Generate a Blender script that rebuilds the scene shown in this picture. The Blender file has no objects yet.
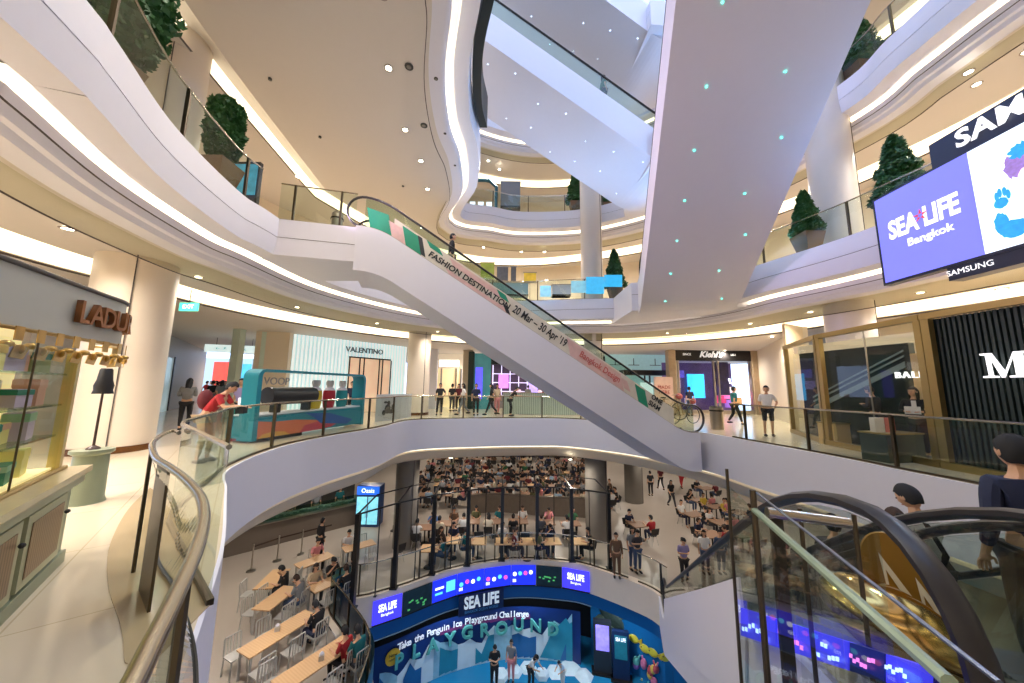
import bpy, bmesh, math, random
from mathutils import Vector, Matrix
random.seed(7)
SC = bpy.context.scene
COL = SC.collection
PI = math.pi
# ------------------------------------------------------------------ camera model
FPX, EYE = 337.0, 1.55
PITCH, ROLL = math.radians(7.7), math.radians(0.75)
R0 = Vector((1, 0, 0)); F0 = Vector((0, math.cos(PITCH), math.sin(PITCH))); U0 = Vector((0, -math.sin(PITCH), math.cos(PITCH)))
CR = R0 * math.cos(ROLL) + U0 * math.sin(ROLL)
CU = -R0 * math.sin(ROLL) + U0 * math.cos(ROLL)
def ray(px, py):
    return F0 + CR * ((px - 512) / FPX) + CU * ((341.5 - py) / FPX)
def U(px, py, z):
    d = ray(px, py); s = (z - EYE) / d.z
    return Vector((d.x * s, d.y * s, z))
def D(px, py, y):
    d = ray(px, py); s = y / d.y
    return Vector((d.x * s, y, EYE + d.z * s))
def V(px, py, A, B):
    "point where the sight line meets the upright plane through plan points A and B"
    d = ray(px, py); ex, ey = B[0] - A[0], B[1] - A[1]
    s = (A[0] * ey - A[1] * ex) / (d.x * ey - d.y * ex)
    return Vector((d.x * s, d.y * s, EYE + d.z * s))
cam_d = bpy.data.cameras.new('camera'); cam = bpy.data.objects.new('camera', cam_d); COL.objects.link(cam)
cam_d.sensor_fit = 'HORIZONTAL'; cam_d.sensor_width = 36; cam_d.lens = 36 * FPX / 1024; cam_d.clip_start = .05; cam_d.clip_end = 300
m3 = Matrix((CR, CU, -F0)).transposed()
cam.matrix_world = Matrix.Translation((0, 0, EYE)) @ m3.to_4x4()
SC.camera = cam
SC.view_settings.view_transform = 'Standard'; SC.view_settings.look = 'None'; SC.view_settings.gamma = 1
SC.view_settings.use_curve_mapping = False; SC.view_settings.exposure = 0.25
# ------------------------------------------------------------------ materials
def lin(c):
    return tuple(((x / 255) / 12.92 if x / 255 <= .04045 else ((x / 255 + .055) / 1.055) ** 2.4) for x in c)
MATS = {}
def mat(name, rgb=(200, 200, 200), rough=.5, metal=0., emit=0., var=.04, scale=6., spec=.5, bump=0., kind=None):
    if name in MATS: return MATS[name]
    m = bpy.data.materials.new(name); m.use_nodes = True; nt = m.node_tree; b = nt.nodes['Principled BSDF']
    c = lin(rgb)
    tc = nt.nodes.new('ShaderNodeTexCoord'); nz = nt.nodes.new('ShaderNodeTexNoise'); nz.inputs['Scale'].default_value = scale
    nz.inputs['Detail'].default_value = 3
    nt.links.new(tc.outputs['Object'], nz.inputs['Vector'])
    mx = nt.nodes.new('ShaderNodeMix'); mx.data_type = 'RGBA'
    mx.inputs['A'].default_value = tuple(x * (1 - var) for x in c) + (1,); mx.inputs['B'].default_value = tuple(min(1, x * (1 + var)) for x in c) + (1,)
    nt.links.new(nz.outputs['Fac'], mx.inputs['Factor']); nt.links.new(mx.outputs['Result'], b.inputs['Base Color'])
    b.inputs['Roughness'].default_value = rough; b.inputs['Metallic'].default_value = metal; b.inputs['Specular IOR Level'].default_value = spec
    if emit:
        b.inputs['Emission Color'].default_value = c + (1,); b.inputs['Emission Strength'].default_value = emit
        nt.links.new(mx.outputs['Result'], b.inputs['Emission Color'])
    if bump:
        bp = nt.nodes.new('ShaderNodeBump'); bp.inputs['Strength'].default_value = bump; nt.links.new(nz.outputs['Fac'], bp.inputs['Height']); nt.links.new(bp.outputs['Normal'], b.inputs['Normal'])
    MATS[name] = m; return m
def glass(name, tint=(225, 240, 230), refl=.35, graze=.7):
    if name in MATS: return MATS[name]
    m = bpy.data.materials.new(name); m.use_nodes = True; nt = m.node_tree
    for n in list(nt.nodes): nt.nodes.remove(n)
    o = nt.nodes.new('ShaderNodeOutputMaterial'); t = nt.nodes.new('ShaderNodeBsdfTransparent'); g = nt.nodes.new('ShaderNodeBsdfGlossy')
    t.inputs['Color'].default_value = lin(tint) + (1,); g.inputs['Roughness'].default_value = .02
    fr = nt.nodes.new('ShaderNodeLayerWeight'); fr.inputs['Blend'].default_value = .5
    pw = nt.nodes.new('ShaderNodeMath'); pw.operation = 'POWER'; pw.inputs[1].default_value = 4.
    mu = nt.nodes.new('ShaderNodeMath'); mu.operation = 'MULTIPLY_ADD'; mu.inputs[1].default_value = graze; mu.inputs[2].default_value = .015 + refl * .04
    mx = nt.nodes.new('ShaderNodeMixShader'); nt.links.new(fr.outputs['Facing'], pw.inputs[0]); nt.links.new(pw.outputs[0], mu.inputs[0]); nt.links.new(mu.outputs[0], mx.inputs['Fac'])
    nt.links.new(t.outputs[0], mx.inputs[1]); nt.links.new(g.outputs[0], mx.inputs[2]); nt.links.new(mx.outputs[0], o.inputs['Surface'])
    MATS[name] = m; return m
def brickmat(name, rgb, mortar, w, h, rough=.3, mort=.01, offs=0., spec=.5, coord='Object', rot=0., c2=None):
    if name in MATS: return MATS[name]
    m = bpy.data.materials.new(name); m.use_nodes = True; nt = m.node_tree; b = nt.nodes['Principled BSDF']
    tc = nt.nodes.new('ShaderNodeTexCoord'); br = nt.nodes.new('ShaderNodeTexBrick'); mp = nt.nodes.new('ShaderNodeMapping'); mp.inputs['Rotation'].default_value = (0, 0, rot)
    nt.links.new(tc.outputs[coord], mp.inputs['Vector']); nt.links.new(mp.outputs['Vector'], br.inputs['Vector'])
    br.offset = offs; br.inputs['Scale'].default_value = 1; br.inputs['Brick Width'].default_value = w; br.inputs['Row Height'].default_value = h
    br.inputs['Mortar Size'].default_value = mort; br.inputs['Color1'].default_value = lin(rgb) + (1,); br.inputs['Color2'].default_value = lin(c2 or tuple(int(x * .97) for x in rgb)) + (1,)
    br.inputs['Mortar'].default_value = lin(mortar) + (1,)
    nt.links.new(br.outputs['Color'], b.inputs['Base Color']); b.inputs['Roughness'].default_value = rough; b.inputs['Specular IOR Level'].default_value = spec
    MATS[name] = m; return m
def wavemat(name, c1, c2, scale, rough=.5, emit=0., metal=0., direction='X'):
    if name in MATS: return MATS[name]
    m = bpy.data.materials.new(name); m.use_nodes = True; nt = m.node_tree; b = nt.nodes['Principled BSDF']
    tc = nt.nodes.new('ShaderNodeTexCoord'); w = nt.nodes.new('ShaderNodeTexWave'); w.bands_direction = direction; w.inputs['Scale'].default_value = scale
    w.inputs['Distortion'].default_value = .6
    cr = nt.nodes.new('ShaderNodeValToRGB'); cr.color_ramp.elements[0].color = lin(c1) + (1,); cr.color_ramp.elements[1].color = lin(c2) + (1,)
    nt.links.new(tc.outputs['Object'], w.inputs['Vector']); nt.links.new(w.outputs['Fac'], cr.inputs['Fac']); nt.links.new(cr.outputs['Color'], b.inputs['Base Color'])
    b.inputs['Roughness'].default_value = rough; b.inputs['Metallic'].default_value = metal
    if emit: nt.links.new(cr.outputs['Color'], b.inputs['Emission Color']); b.inputs['Emission Strength'].default_value = emit
    MATS[name] = m; return m
WHITE = mat('painted_white', (222, 220, 230), .45, var=.015)
CREAM = mat('cream_plaster', (228, 214, 192), .55, var=.02)
CEIL = mat('ceiling_plaster', (208, 200, 192), .6, var=.015)
COVE = mat('cove_diffuser', (255, 236, 200), .6, emit=2.6, var=.05)
COVE2 = mat('inner_cove_diffuser', (255, 236, 204), .6, emit=1.7, var=.08)
GROOVE = mat('shadow_groove', (84, 74, 70), .7)
STEEL = mat('brushed_steel', (176, 168, 156), .28, 1., var=.06, scale=30)
DSTEEL = mat('dark_bronze_steel', (92, 82, 68), .35, .9, var=.06)
GOLD = mat('brushed_gold', (190, 150, 84), .28, 1., var=.06, scale=20)
BRASS = mat('satin_brass_panel', (176, 150, 96), .35, .8)
BLACK = mat('black_metal', (26, 24, 24), .4)
RUBBER = mat('black_rubber', (40, 38, 40), .38, var=.1)
GL = glass('clear_glass', (241, 247, 244), .5)
GLG = glass('green_glass', (228, 238, 230), .6)
GLD = glass('smoke_glass', (222, 222, 204), .5)
WOOD = wavemat('oak_table_top', (204, 164, 120), (212, 173, 129), 5., .45)
MARBLE = brickmat('cream_marble_floor', (222, 206, 180), (196, 178, 150), 1.4, .9, .16, .006, rot=.9)
FOODFL = mat('food_court_floor', (168, 156, 144), .3, var=.06, scale=1.2)
CONC = mat('grey_concrete', (120, 114, 106), .6, var=.1, scale=2)
# ------------------------------------------------------------------ mesh builder
class MB:
    def __init__(s): s.v = []; s.f = []; s.mi = []; s.m = 0
    def add(s, vs, fs):
        n = len(s.v); s.v += [tuple(v) for v in vs]; s.f += [tuple(i + n for i in f) for f in fs]; s.mi += [s.m] * len(fs); return s
    def quad(s, a, b, c, d): return s.add([a, b, c, d], [(0, 1, 2, 3)])
    def box(s, c, d, rz=0., tilt=None):
        hx, hy, hz = d[0] / 2, d[1] / 2, d[2] / 2; M = tilt if tilt else Matrix.Rotation(rz, 3, 'Z'); c = Vector(c)
        vs = [c + M @ Vector((x, y, z)) for x in (-hx, hx) for y in (-hy, hy) for z in (-hz, hz)]
        return s.add(vs, [(0, 1, 3, 2), (4, 6, 7, 5), (0, 4, 5, 1), (2, 3, 7, 6), (0, 2, 6, 4), (1, 5, 7, 3)])
    def prism(s, pts, z0, z1):
        n = len(pts); vs = [(p[0], p[1], z0) for p in pts] + [(p[0], p[1], z1) for p in pts]
        return s.add(vs, [tuple(range(n))[::-1], tuple(range(n, 2 * n))] + [(i, (i + 1) % n, n + (i + 1) % n, n + i) for i in range(n)])
    def slabpoly(s, pts, off):
        "polygon of 3-D points given a thickness by the vector off"
        n = len(pts); off = Vector(off); vs = [Vector(p) for p in pts] + [Vector(p) + off for p in pts]
        return s.add(vs, [tuple(range(n))[::-1], tuple(range(n, 2 * n))] + [(i, (i + 1) % n, n + (i + 1) % n, n + i) for i in range(n)])
    def tube(s, pts, r, seg=8, cap=True, closed=False, sq=(1, 1)):
        pts = [Vector(p) for p in pts]; n = len(pts); rs = r if isinstance(r, (list, tuple)) else [r] * n; vs = []; fs = []
        up = None
        for i, p in enumerate(pts):
            if closed: t = (pts[(i + 1) % n] - pts[i - 1])
            else: t = pts[min(i + 1, n - 1)] - pts[max(i - 1, 0)]
            t = t.normalized() if t.length > 1e-9 else Vector((0, 0, 1))
            if up is None: up = Vector((0, 0, 1)) if abs(t.z) < .9 else Vector((0, 1, 0))
            a = t.cross(up)
            if a.length < 1e-4: up = Vector((1, 0, 0)); a = t.cross(up)
            a.normalize(); b = a.cross(t).normalized(); up = b
            for k in range(seg):
                th = 2 * PI * k / seg + PI / seg; vs.append(p + a * (math.cos(th) * rs[i] * sq[0]) + b * (math.sin(th) * rs[i] * sq[1]))
        m = n if closed else n - 1
        for i in range(m):
            j = (i + 1) % n
            for k in range(seg): fs.append((i * seg + k, i * seg + (k + 1) % seg, j * seg + (k + 1) % seg, j * seg + k))
        if cap and not closed: fs += [tuple(range(seg))[::-1], tuple(range((n - 1) * seg, n * seg))]
        return s.add(vs, fs)
    def lathe(s, prof, c=(0, 0, 0), seg=24, cap=True):
        vs = []; fs = []; n = len(prof)
        for r, z in prof:
            for k in range(seg): a = 2 * PI * k / seg; vs.append((c[0] + r * math.cos(a), c[1] + r * math.sin(a), c[2] + z))
        for i in range(n - 1):
            for k in range(seg): fs.append((i * seg + k, i * seg + (k + 1) % seg, (i + 1) * seg + (k + 1) % seg, (i + 1) * seg + k))
        if cap: fs += [tuple(range(seg))[::-1], tuple(range((n - 1) * seg, n * seg))]
        return s.add(vs, fs)
    def ell(s, c, r, seg=12, rings=8, fn=None, M=None):
        vs = []; fs = []; c = Vector(c)
        for i in range(rings + 1):
            ph = PI * i / rings
            for k in range(seg):
                th = 2 * PI * k / seg; v = Vector((math.sin(ph) * math.cos(th) * r[0], math.sin(ph) * math.sin(th) * r[1], math.cos(ph) * r[2]))
                if fn: v = fn(v)
                if M: v = M @ v
                vs.append(c + v)
        for i in range(rings):
            for k in range(seg): fs.append((i * seg + k, (i + 1) * seg + k, (i + 1) * seg + (k + 1) % seg, i * seg + (k + 1) % seg))
        return s.add(vs, fs)
    def mesh(s, name, mats, origin=(0, 0, 0), smooth=False):
        me = bpy.data.meshes.new(name); o = Vector(origin)
        me.from_pydata([tuple(Vector(v) - o) for v in s.v], [], s.f); me.update()
        for m in (mats if isinstance(mats, (list, tuple)) else [mats]): me.materials.append(m)
        if s.m or any(s.mi): me.polygons.foreach_set('material_index', s.mi)
        if smooth:
            me.polygons.foreach_set('use_smooth', [True] * len(me.polygons))
            try: me.set_sharp_from_angle(angle=math.radians(40))
            except Exception: pass
        return me
    def build(s, name, mats, parent=None, smooth=False, label=None, cat=None, group=None, kind=None, local=False):
        if parent is not None: org = (0, 0, 0) if local else WL[parent.name]
        else:
            xs = [v[0] for v in s.v]; ys = [v[1] for v in s.v]; zs = [v[2] for v in s.v]
            org = (0, 0, 0) if local else ((min(xs) + max(xs)) / 2, (min(ys) + max(ys)) / 2, min(zs))
        me = s.mesh(name, mats, org, smooth); o = bpy.data.objects.new(name, me); COL.objects.link(o)
        if parent is not None: o.parent = parent; WL[o.name] = Vector(org)
        else: o.location = org; WL[o.name] = Vector(org)
        return tag(o, label, cat, group, kind)
WL = {}
def tag(o, label=None, cat=None, group=None, kind=None):
    if label: o['label'] = label
    if cat: o['category'] = cat
    if group: o['group'] = group
    if kind: o['kind'] = kind
    return o
def empty(name, loc, label, cat, group=None, rz=0.):
    o = bpy.data.objects.new(name, None); COL.objects.link(o); o.location = loc; o.rotation_euler[2] = rz; o.empty_display_size = .2
    WL[o.name] = Vector(loc); return tag(o, label, cat, group)
def local_empty(name, label=None, cat=None, group=None): return empty(name, (0, 0, 0), label, cat, group)
KIDS = {}
def copy_tree(o, loc=None, rz=None, label=None, group=None, parent=None):
    c = o.copy(); COL.objects.link(c)
    if parent is not None: c.parent = parent
    if loc is not None: c.location = loc
    if rz is not None: c.rotation_euler[2] = rz
    if label: c['label'] = label
    if group: c['group'] = group
    ks = KIDS.get(o.name)
    if ks is None: ks = KIDS[o.name] = list(o.children)
    KIDS[c.name] = [copy_tree(ch, parent=c) for ch in ks]
    return c
def struct(name, mb, m, smooth=False): return mb.build(name, m, None, smooth, kind='structure')
def text(body, size, ext, m, right, up, pos, name='lettering', parent=None, align='CENTER', bold=0., space=1., label=None, cat=None, group=None, shear=0., fit=None):
    cu = bpy.data.curves.new(name, 'FONT'); cu.body = body; cu.size = size; cu.extrude = ext; cu.align_x = align; cu.align_y = 'CENTER'; cu.offset = bold; cu.space_character = space; cu.shear = shear
    cu.resolution_u = 3
    o = bpy.data.objects.new('tmp_text', cu); COL.objects.link(o); dg = bpy.context.evaluated_depsgraph_get(); me = bpy.data.meshes.new_from_object(o.evaluated_get(dg)); bpy.data.objects.remove(o)
    right = Vector(right).normalized(); up = Vector(up); up = (up - right * up.dot(right)).normalized(); nrm = right.cross(up)
    pos = Vector(pos); org = WL[parent.name] if parent is not None else pos
    k = 1.
    if fit:
        w = max(v.co.x for v in me.vertices) - min(v.co.x for v in me.vertices); k = fit / w
    for v in me.vertices: v.co = pos + right * v.co.x * k + up * v.co.y + nrm * v.co.z - org
    me.materials.clear(); me.materials.append(m)
    ob = bpy.data.objects.new(name, me); COL.objects.link(ob)
    if parent is not None: ob.parent = parent
    else: ob.location = pos
    WL[ob.name] = Vector(org)
    return tag(ob, label, cat, group)
# ------------------------------------------------------------------ outlines and sweeps
def spline(pts, per=8, closed=False):
    pts = [Vector((p[0], p[1], p[2] if len(p) > 2 else 0)) for p in pts]; n = len(pts); out = []
    for i in range(n if closed else n - 1):
        g = (lambda k: pts[k % n]) if closed else (lambda k: pts[max(0, min(n - 1, k))])
        p0, p1, p2, p3 = g(i - 1), g(i), g(i + 1), g(i + 2)
        for j in range(per):
            t = j / per
            out.append(.5 * ((2 * p1) + (p2 - p0) * t + (2 * p0 - 5 * p1 + 4 * p2 - p3) * t * t + (3 * p1 - p0 - 3 * p2 + p3) * t ** 3))
    if not closed: out.append(pts[-1])
    return out
def normals(pl, closed=True, centre=(1.5, 9)):
    n = len(pl); out = []
    for i in range(n):
        a = pl[(i - 1) % n] if closed else pl[max(0, i - 1)]; b = pl[(i + 1) % n] if closed else pl[min(n - 1, i + 1)]
        t = (b - a); v = Vector((t.y, -t.x, 0)).normalized()
        out.append(v)
    # orientation: outward from the centre on average
    s = sum(v.dot(Vector((p.x - centre[0], p.y - centre[1], 0))) for v, p in zip(out, pl))
    if s < 0: out = [-v for v in out]
    return out
def sweep(mb, pl, nm, prof, F=0., closed=True):
    n = len(pl); k = len(prof); vs = []; fs = []
    for p, v in zip(pl, nm):
        for o, z in prof: vs.append((p.x + v.x * o, p.y + v.y * o, F + z))
    for i in range(n if closed else n - 1):
        j = (i + 1) % n
        for q in range(k - 1): fs.append((i * k + q, j * k + q, j * k + q + 1, i * k + q + 1))
    return mb.add(vs, fs)
def far_strip(mb, pl, nm, o, z, centre, R):
    n = len(pl); vs = []
    for p, v in zip(pl, nm):
        a = Vector((p.x + v.x * o, p.y + v.y * o, z)); d = Vector((a.x - centre[0], a.y - centre[1], 0))
        k = max(1.01, R / max(.1, d.length)); vs += [a, (centre[0] + d.x * k, centre[1] + d.y * k, z)]
    return mb.add(vs, [(2 * i, 2 * ((i + 1) % n), 2 * ((i + 1) % n) + 1, 2 * i + 1) for i in range(n)])
# ================================================================== the building
CEN = (1.5, 9.5)
def P2(*pts): return [U(a, b, z) for a, b, z in pts]
near0 = [Vector(p + (0,)) for p in [(7.9, 3.2), (6.6, .6), (4.4, -.6), (1.6, -.9), (.9, .25), (.4, .45), (-.5, .45), (-1.05, .95), (-1.58, 1.8), (-2.13, 2.62), (-2.85, 3.62), (-4.15, 5.2)]]
far0 = P2((231, 468, 0), (281, 447, 0), (330, 436, 0), (380, 427.5, 0), (414, 420, 0), (480, 418.5, 0), (530, 418.3, 0), (570, 419, 0), (635, 424, 0), (700, 432, 0), (750, 441, 0), (800, 450, 0), (850, 459.5, 0), (900, 470, 0), (1000, 490, 0))
O0 = spline(near0 + far0, 7, True); N0 = normals(O0)
# first upper level
far1 = P2((85, 0, 6), (117, 43, 6), (177, 130, 6), (240, 193, 6), (270, 213, 6)) + [Vector((-6.2, 11.3, 0)), Vector((-4.6, 14.3, 0)), Vector((-2.4, 16.2, 0))] + P2((512, 301, 6), (575, 299.5, 6), (635, 297, 6)) + [Vector((8.2, 14, 0))] + P2((760, 265, 6), (820, 246, 6), (880, 225, 6)) + [Vector(p + (0,)) for p in [(10.4, 5), (9.5, .5), (6, -3.5), (1, -4.5), (-3, -2.2), (-4.3, 1)]]
O1 = spline(far1, 7, True); N1 = normals(O1)
far2 = [Vector(p + (0,)) for p in [(-.4, 4.6), (-.7, 6.3), (-.85, 7.2)]] + [p + Vector((.65, 0, 0)) for p in P2((449, 67, 11), (453, 117, 11), (463, 150, 11), (464, 187, 11))] + P2((462, 200, 12), (493, 207, 12), (524, 212, 12), (585, 209, 12)) + [Vector(p + (0,)) for p in [(7.4, 16.6), (9.8, 13.8)]] + P2((840, 85, 12), (885, 42, 12), (930, 0, 12)) + [Vector(p + (0,)) for p in [(11, 4), (9, 0), (5, -2.2), (1.2, -1.2), (-.6, 1.8)]]
O2 = spline(far2, 7, True); N2 = normals(O2)
far3 = [Vector(p + (0,)) for p in [(-3, 3), (-4.4, 7), (-4.6, 11), (-4.2, 14.5), (-2.8, 17.4), (.7, 18.9), (4.3, 18.6), (7.6, 17), (10.2, 14), (11.6, 10), (11.2, 5), (9, 0), (5, -2.2), (1, -2), (-1.5, 0)]]
O3 = spline(far3, 7, True); N3 = normals(O3)
farm = [Vector(p + (0,)) for p in [(8.2, 13.1), (6.8, 13.0), (5.75, 13.1)]] + P2((645, 588, -6), (590, 568, -6), (562, 563, -6), (512, 561, -6), (456, 570, -6), (403, 588, -6), (369, 598, -6)) + [Vector((-6.0, 12.7, 0))] + P2((350, 636, -6), (373, 683, -6)) + [Vector(p + (0,)) for p in [(-2.9, 7.4), (-1.6, 4.4), (1.5, 2.4), (6, 2.2), (9.5, 4.5), (10.4, 8.5), (9.8, 11.6)]]
OM = spline(farm, 6, True); NM = normals(OM)
_t = [0]
def trim(mb, m, smooth=True):
    _t[0] += 1; return struct('trim_%d' % _t[0], mb, m, smooth)
def nearc(pl):  # nothing
    return pl
def stretch(pl, nm, o):
    if o < 2 or pl is not O2: return [p + v * o for p, v in zip(pl, nm)]
    if 'S' not in SM:
        q = [p.copy() for p in pl]; n = len(q)
        for it in range(150): q = [q[i] * .5 + (q[i - 1] + q[(i + 1) % n]) * .25 for i in range(n)]
        SM['S'] = q; SM['N'] = normals(q)
    return [p + v * (o + .3 + 2.9 * max(0, min(1, (3 - p.x) / 3)) * max(0, min(1, (19 - p.y) / 4))) for p, v in zip(SM['S'], SM['N'])]
SM = {}
def ssweep(mb, pl, nm, prof, F):
    cols = [stretch(pl, nm, o) for o, z in prof]; n = len(pl); k = len(prof); vs = []
    for i in range(n):
        for q in range(k): vs.append((cols[q][i].x, cols[q][i].y, F + prof[q][1]))
    return mb.add(vs, [(i * k + q, (i + 1) % n * k + q, (i + 1) % n * k + q + 1, i * k + q + 1) for i in range(n) for q in range(k - 1)])
def upper_slab(pl, nm, F, wall_off=6.2, inner=True, R=32, floor=True):
    trim(sweep(MB(), pl, nm, [(.25, .02), (0, .02), (0, -.5), (.02, -.5)], F), WHITE)
    trim(sweep(MB(), pl, nm, [(.02, -.5), (.02, -.515)], F), GROOVE)
    trim(sweep(MB(), pl, nm, [(.02, -.515), (.0, -.52), (.05, -1.0), (.5, -1.03), (.52, -.85), (.8, -.85)], F), WHITE)
    w = [max(0, min(1, (2.2 - p.x) / 1.5)) * max(0, min(1, (17.2 - p.y) / 1.5)) if pl is O2 else 0 for p in pl]
    def sw(A, B, m):
        n = len(pl); k = len(A); vs = []
        for p, v, ww in zip(pl, nm, w):
            for (o, z), (o2, z2) in zip(A, B):
                oo = o + (o2 - o) * ww; vs.append((p.x + v.x * oo, p.y + v.y * oo, F + z + (z2 - z) * ww))
        return trim(MB().add(vs, [(i * k + q, (i + 1) % n * k + q, (i + 1) % n * k + q + 1, i * k + q + 1) for i in range(n) for q in range(k - 1)]), m)
    sw([(.78, -.85), (.74, -1.11)], [(.78, -.85), (.74, -1.3)], COVE)
    sw([(.74, -1.11), (.66, -1.12), (.68, -1.27)], [(.74, -1.3), (.74, -1.32), (.74, -1.36)], WHITE)
    sw([(.68, -1.27), (.7, -1.285)], [(.74, -1.36), (.74, -1.361)], GROOVE)
    sw([(.7, -1.285), (.76, -1.4), (.84, -1.42), (.9, -1.52), (1.2, -1.55)], [(.74, -1.361), (.75, -1.5), (.8, -1.54), (.9, -1.55), (1.2, -1.55)], WHITE)
    if not inner: return
    sw([(1.3, -1.5), (1.3, -1.92)], [(1.3, -1.5), (1.3, -1.52)], GLD)
    sw([(1.29, -1.92), (1.31, -1.94)], [(1.29, -1.5), (1.31, -1.51)], GROOVE)
    trim(ssweep(MB(), pl, nm, [(1.29, -1.92), (1.31, -1.94)], F), GROOVE)
    trim(ssweep(MB(), pl, nm, [(1.2, -1.55), (3.7, -1.5), (4.0, -1.22), (4.3, -1.2)], F), CEIL)
    trim(ssweep(MB(), pl, nm, [(4.3, -1.2), (4.5, -1.74)], F), COVE2)
    trim(ssweep(MB(), pl, nm, [(4.5, -1.74), (4.25, -1.76), (4.2, -1.8)], F), CEIL)
    trim(ssweep(MB(), pl, nm, [(4.2, -1.8), (4.22, -1.85)], F), GROOVE)
    c = ssweep(MB(), pl, nm, [(4.22, -1.85), (5.2, -1.88)], F); far_strip(c, stretch(pl, nm, 5.2), nm, 0, F - 1.88, CEN, R)
    struct('ceiling', c, CEIL)
    if floor:
        f = far_strip(MB(), pl, nm, .25, F + .02, CEN, R); struct('floor', f, MARBLE)
upper_slab(O1, N1, 6)
upper_slab(O2, N2, 12)
upper_slab(O3, N3, 18, R=30)
# level walls behind the upper walkways
def shop_wall(pl, nm, z0, z1, off, name):
    struct(name, sweep(MB(), pl, nm, [(off, z0), (off, z1)]), CREAM)
shop_wall(O1, N1, 6, 10.15, 6.4, 'wall_mid_level')
shop_wall(O2, N2, 12, 16.15, 6.0, 'wall_upper_level')
shop_wall(O3, N3, 18, 24, 4.0, 'wall_top_level')
# entrance level slab
trim(sweep(MB(), O0, N0, [(.03, .0), (0, -.005), (0, -1.35)]), WHITE)
trim(sweep(MB(), O0, N0, [(0, -1.35), (.22, -1.38)]), WHITE)
trim(sweep(MB(), O0, N0, [(.22, -1.38), (.26, -1.43)]), COVE2)
trim(sweep(MB(), O0, N0, [(.26, -1.43), (.2, -1.5), (.34, -1.75), (.55, -1.92), (1.0, -1.98)]), CREAM)
struct('floor', far_strip(MB(), O0, N0, .03, 0, CEN, 60), MARBLE)
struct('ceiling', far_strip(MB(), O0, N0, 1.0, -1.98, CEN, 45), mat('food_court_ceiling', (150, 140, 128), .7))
# food court slab
trim(sweep(MB(), OM, NM, [(.35, .05), (0, .05), (0, -1.0), (.4, -1.05)], -6), mat('warm_white_panel', (222, 208, 192), .5))
struct('floor', far_strip(MB(), OM, NM, .35, -6, CEN, 45), FOODFL)
# aquarium level
struct('floor', MB().quad((-14, -2, -10.8), (18, -2, -10.8), (18, 26, -10.8), (-14, 26, -10.8)), mat('blue_vinyl_floor', (34, 128, 176), .25, var=.3, scale=.6))
# outer closing walls
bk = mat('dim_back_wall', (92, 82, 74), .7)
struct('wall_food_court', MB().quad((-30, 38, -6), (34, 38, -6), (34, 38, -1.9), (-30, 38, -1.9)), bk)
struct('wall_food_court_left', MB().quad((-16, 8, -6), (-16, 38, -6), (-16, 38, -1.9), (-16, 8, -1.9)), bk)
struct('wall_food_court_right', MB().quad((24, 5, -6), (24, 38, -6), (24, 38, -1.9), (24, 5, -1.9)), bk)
struct('wall_rear', MB().quad((-30, -6.5, -11), (34, -6.5, -11), (34, -6.5, 24), (-30, -6.5, 24)), CREAM)
# ------------------------------------------------------------------ round columns
COLM = mat('column_plaster', (226, 212, 194), .4, var=.02)
GRYC = mat('column_grey', (206, 198, 194), .4, var=.02)
def column(x, y, r, z0, z1, m, lab, base=None):
    e = empty('column', (x, y, z0), lab, 'column')
    MB().lathe([(r, 0), (r, z1 - z0)], (x, y, z0), 40).build('shaft', m, e, True)
    MB().box((x + r * .72, y - r * .72, (z0 + z1) / 2), (.02, .02, z1 - z0), -.8).build('joint_strip', GROOVE, e)
    if base: MB().lathe([(r + .02, 0), (r + .02, .14)], (x, y, z0), 40).build('base_ring', mat('copper_base', (122, 84, 52), .25, .8), e, True)
    return e
column(-9.2, 8.0, .72, 0, 22, COLM, 'very thick cream round column behind the pastry counter', True)
c2 = U(414, 416, 0)
column(-5.15, 18.7, .62, 0, 4.5, COLM, 'cream round column beside the white Valentino shopfront', True)
column(4.45, 18.3, .56, -6, -1.95, CONC, 'concrete column in the food court behind the last black post')
column(4.45, 18.3, .5, 0, 4.6, GRYC, 'grey round column standing behind the middle of the long escalator')
column(4.45, 18.3, .6, 4.62, 17.9, GRYC, 'tall pale column rising past the upper balconies beside the potted tree')
column(11.2, 11.0, .62, 0, 20, GRYC, 'tall pale column on the right between two potted trees')
column(-5.0, 17.2, .55, -6, -1.95, CONC, 'round concrete column in the food court left of the diners')
column(8.4, 24, .6, -6, -1.95, CONC, 'concrete column beside the food court walkway')
# ------------------------------------------------------------------ landings
A1 = U(357, 228, 6); A0 = U(275, 219, 6); B1 = U(697, 433, 0)
u1 = (A1 - B1); u1.z = 0; run1 = u1.length; u1.normalize(); n1 = Vector((-u1.y, u1.x, 0)); n1 = n1 if n1.y > 0 else -n1
def landing(pts, F, lab, h=1.0, name='trim'):
    trim(MB().prism(pts, F - h, F + .02), WHITE, False)
    e = MB()
    for a, b in zip(pts, pts[1:]):
        a = Vector(a); b = Vector(b); a.z = b.z = F - .51; e.slabpoly([a, b, b + Vector((0, 0, .012)), a + Vector((0, 0, .012))], ((b - a).cross(Vector((0, 0, 1)))).normalized() * .006)
    trim(e, GROOVE, False)
W1 = 1.5
pA = A1 + n1 * (W1 + .3)
landing([A0, A1, A1 - u1 * .15, pA - u1 * .15, Vector((-6.6, 11.0, 6)), Vector((-7, 9, 6))], 6, '', 1.0)
landing([Vector(p + (0,)) for p in [(5.05, 13.9), (8.5, 13.0), (9.6, 13.0), (8.6, 14.6), (6.3, 16.6), (5.05, 16.9)]], 6, '', 1.2)
landing([Vector(p + (0,)) for p in [(5.7, 12.3), (5.5, 15.9), (6.2, 17.6), (9.5, 15.2), (11.3, 12.6)]], 12, '', 1.2)
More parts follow.
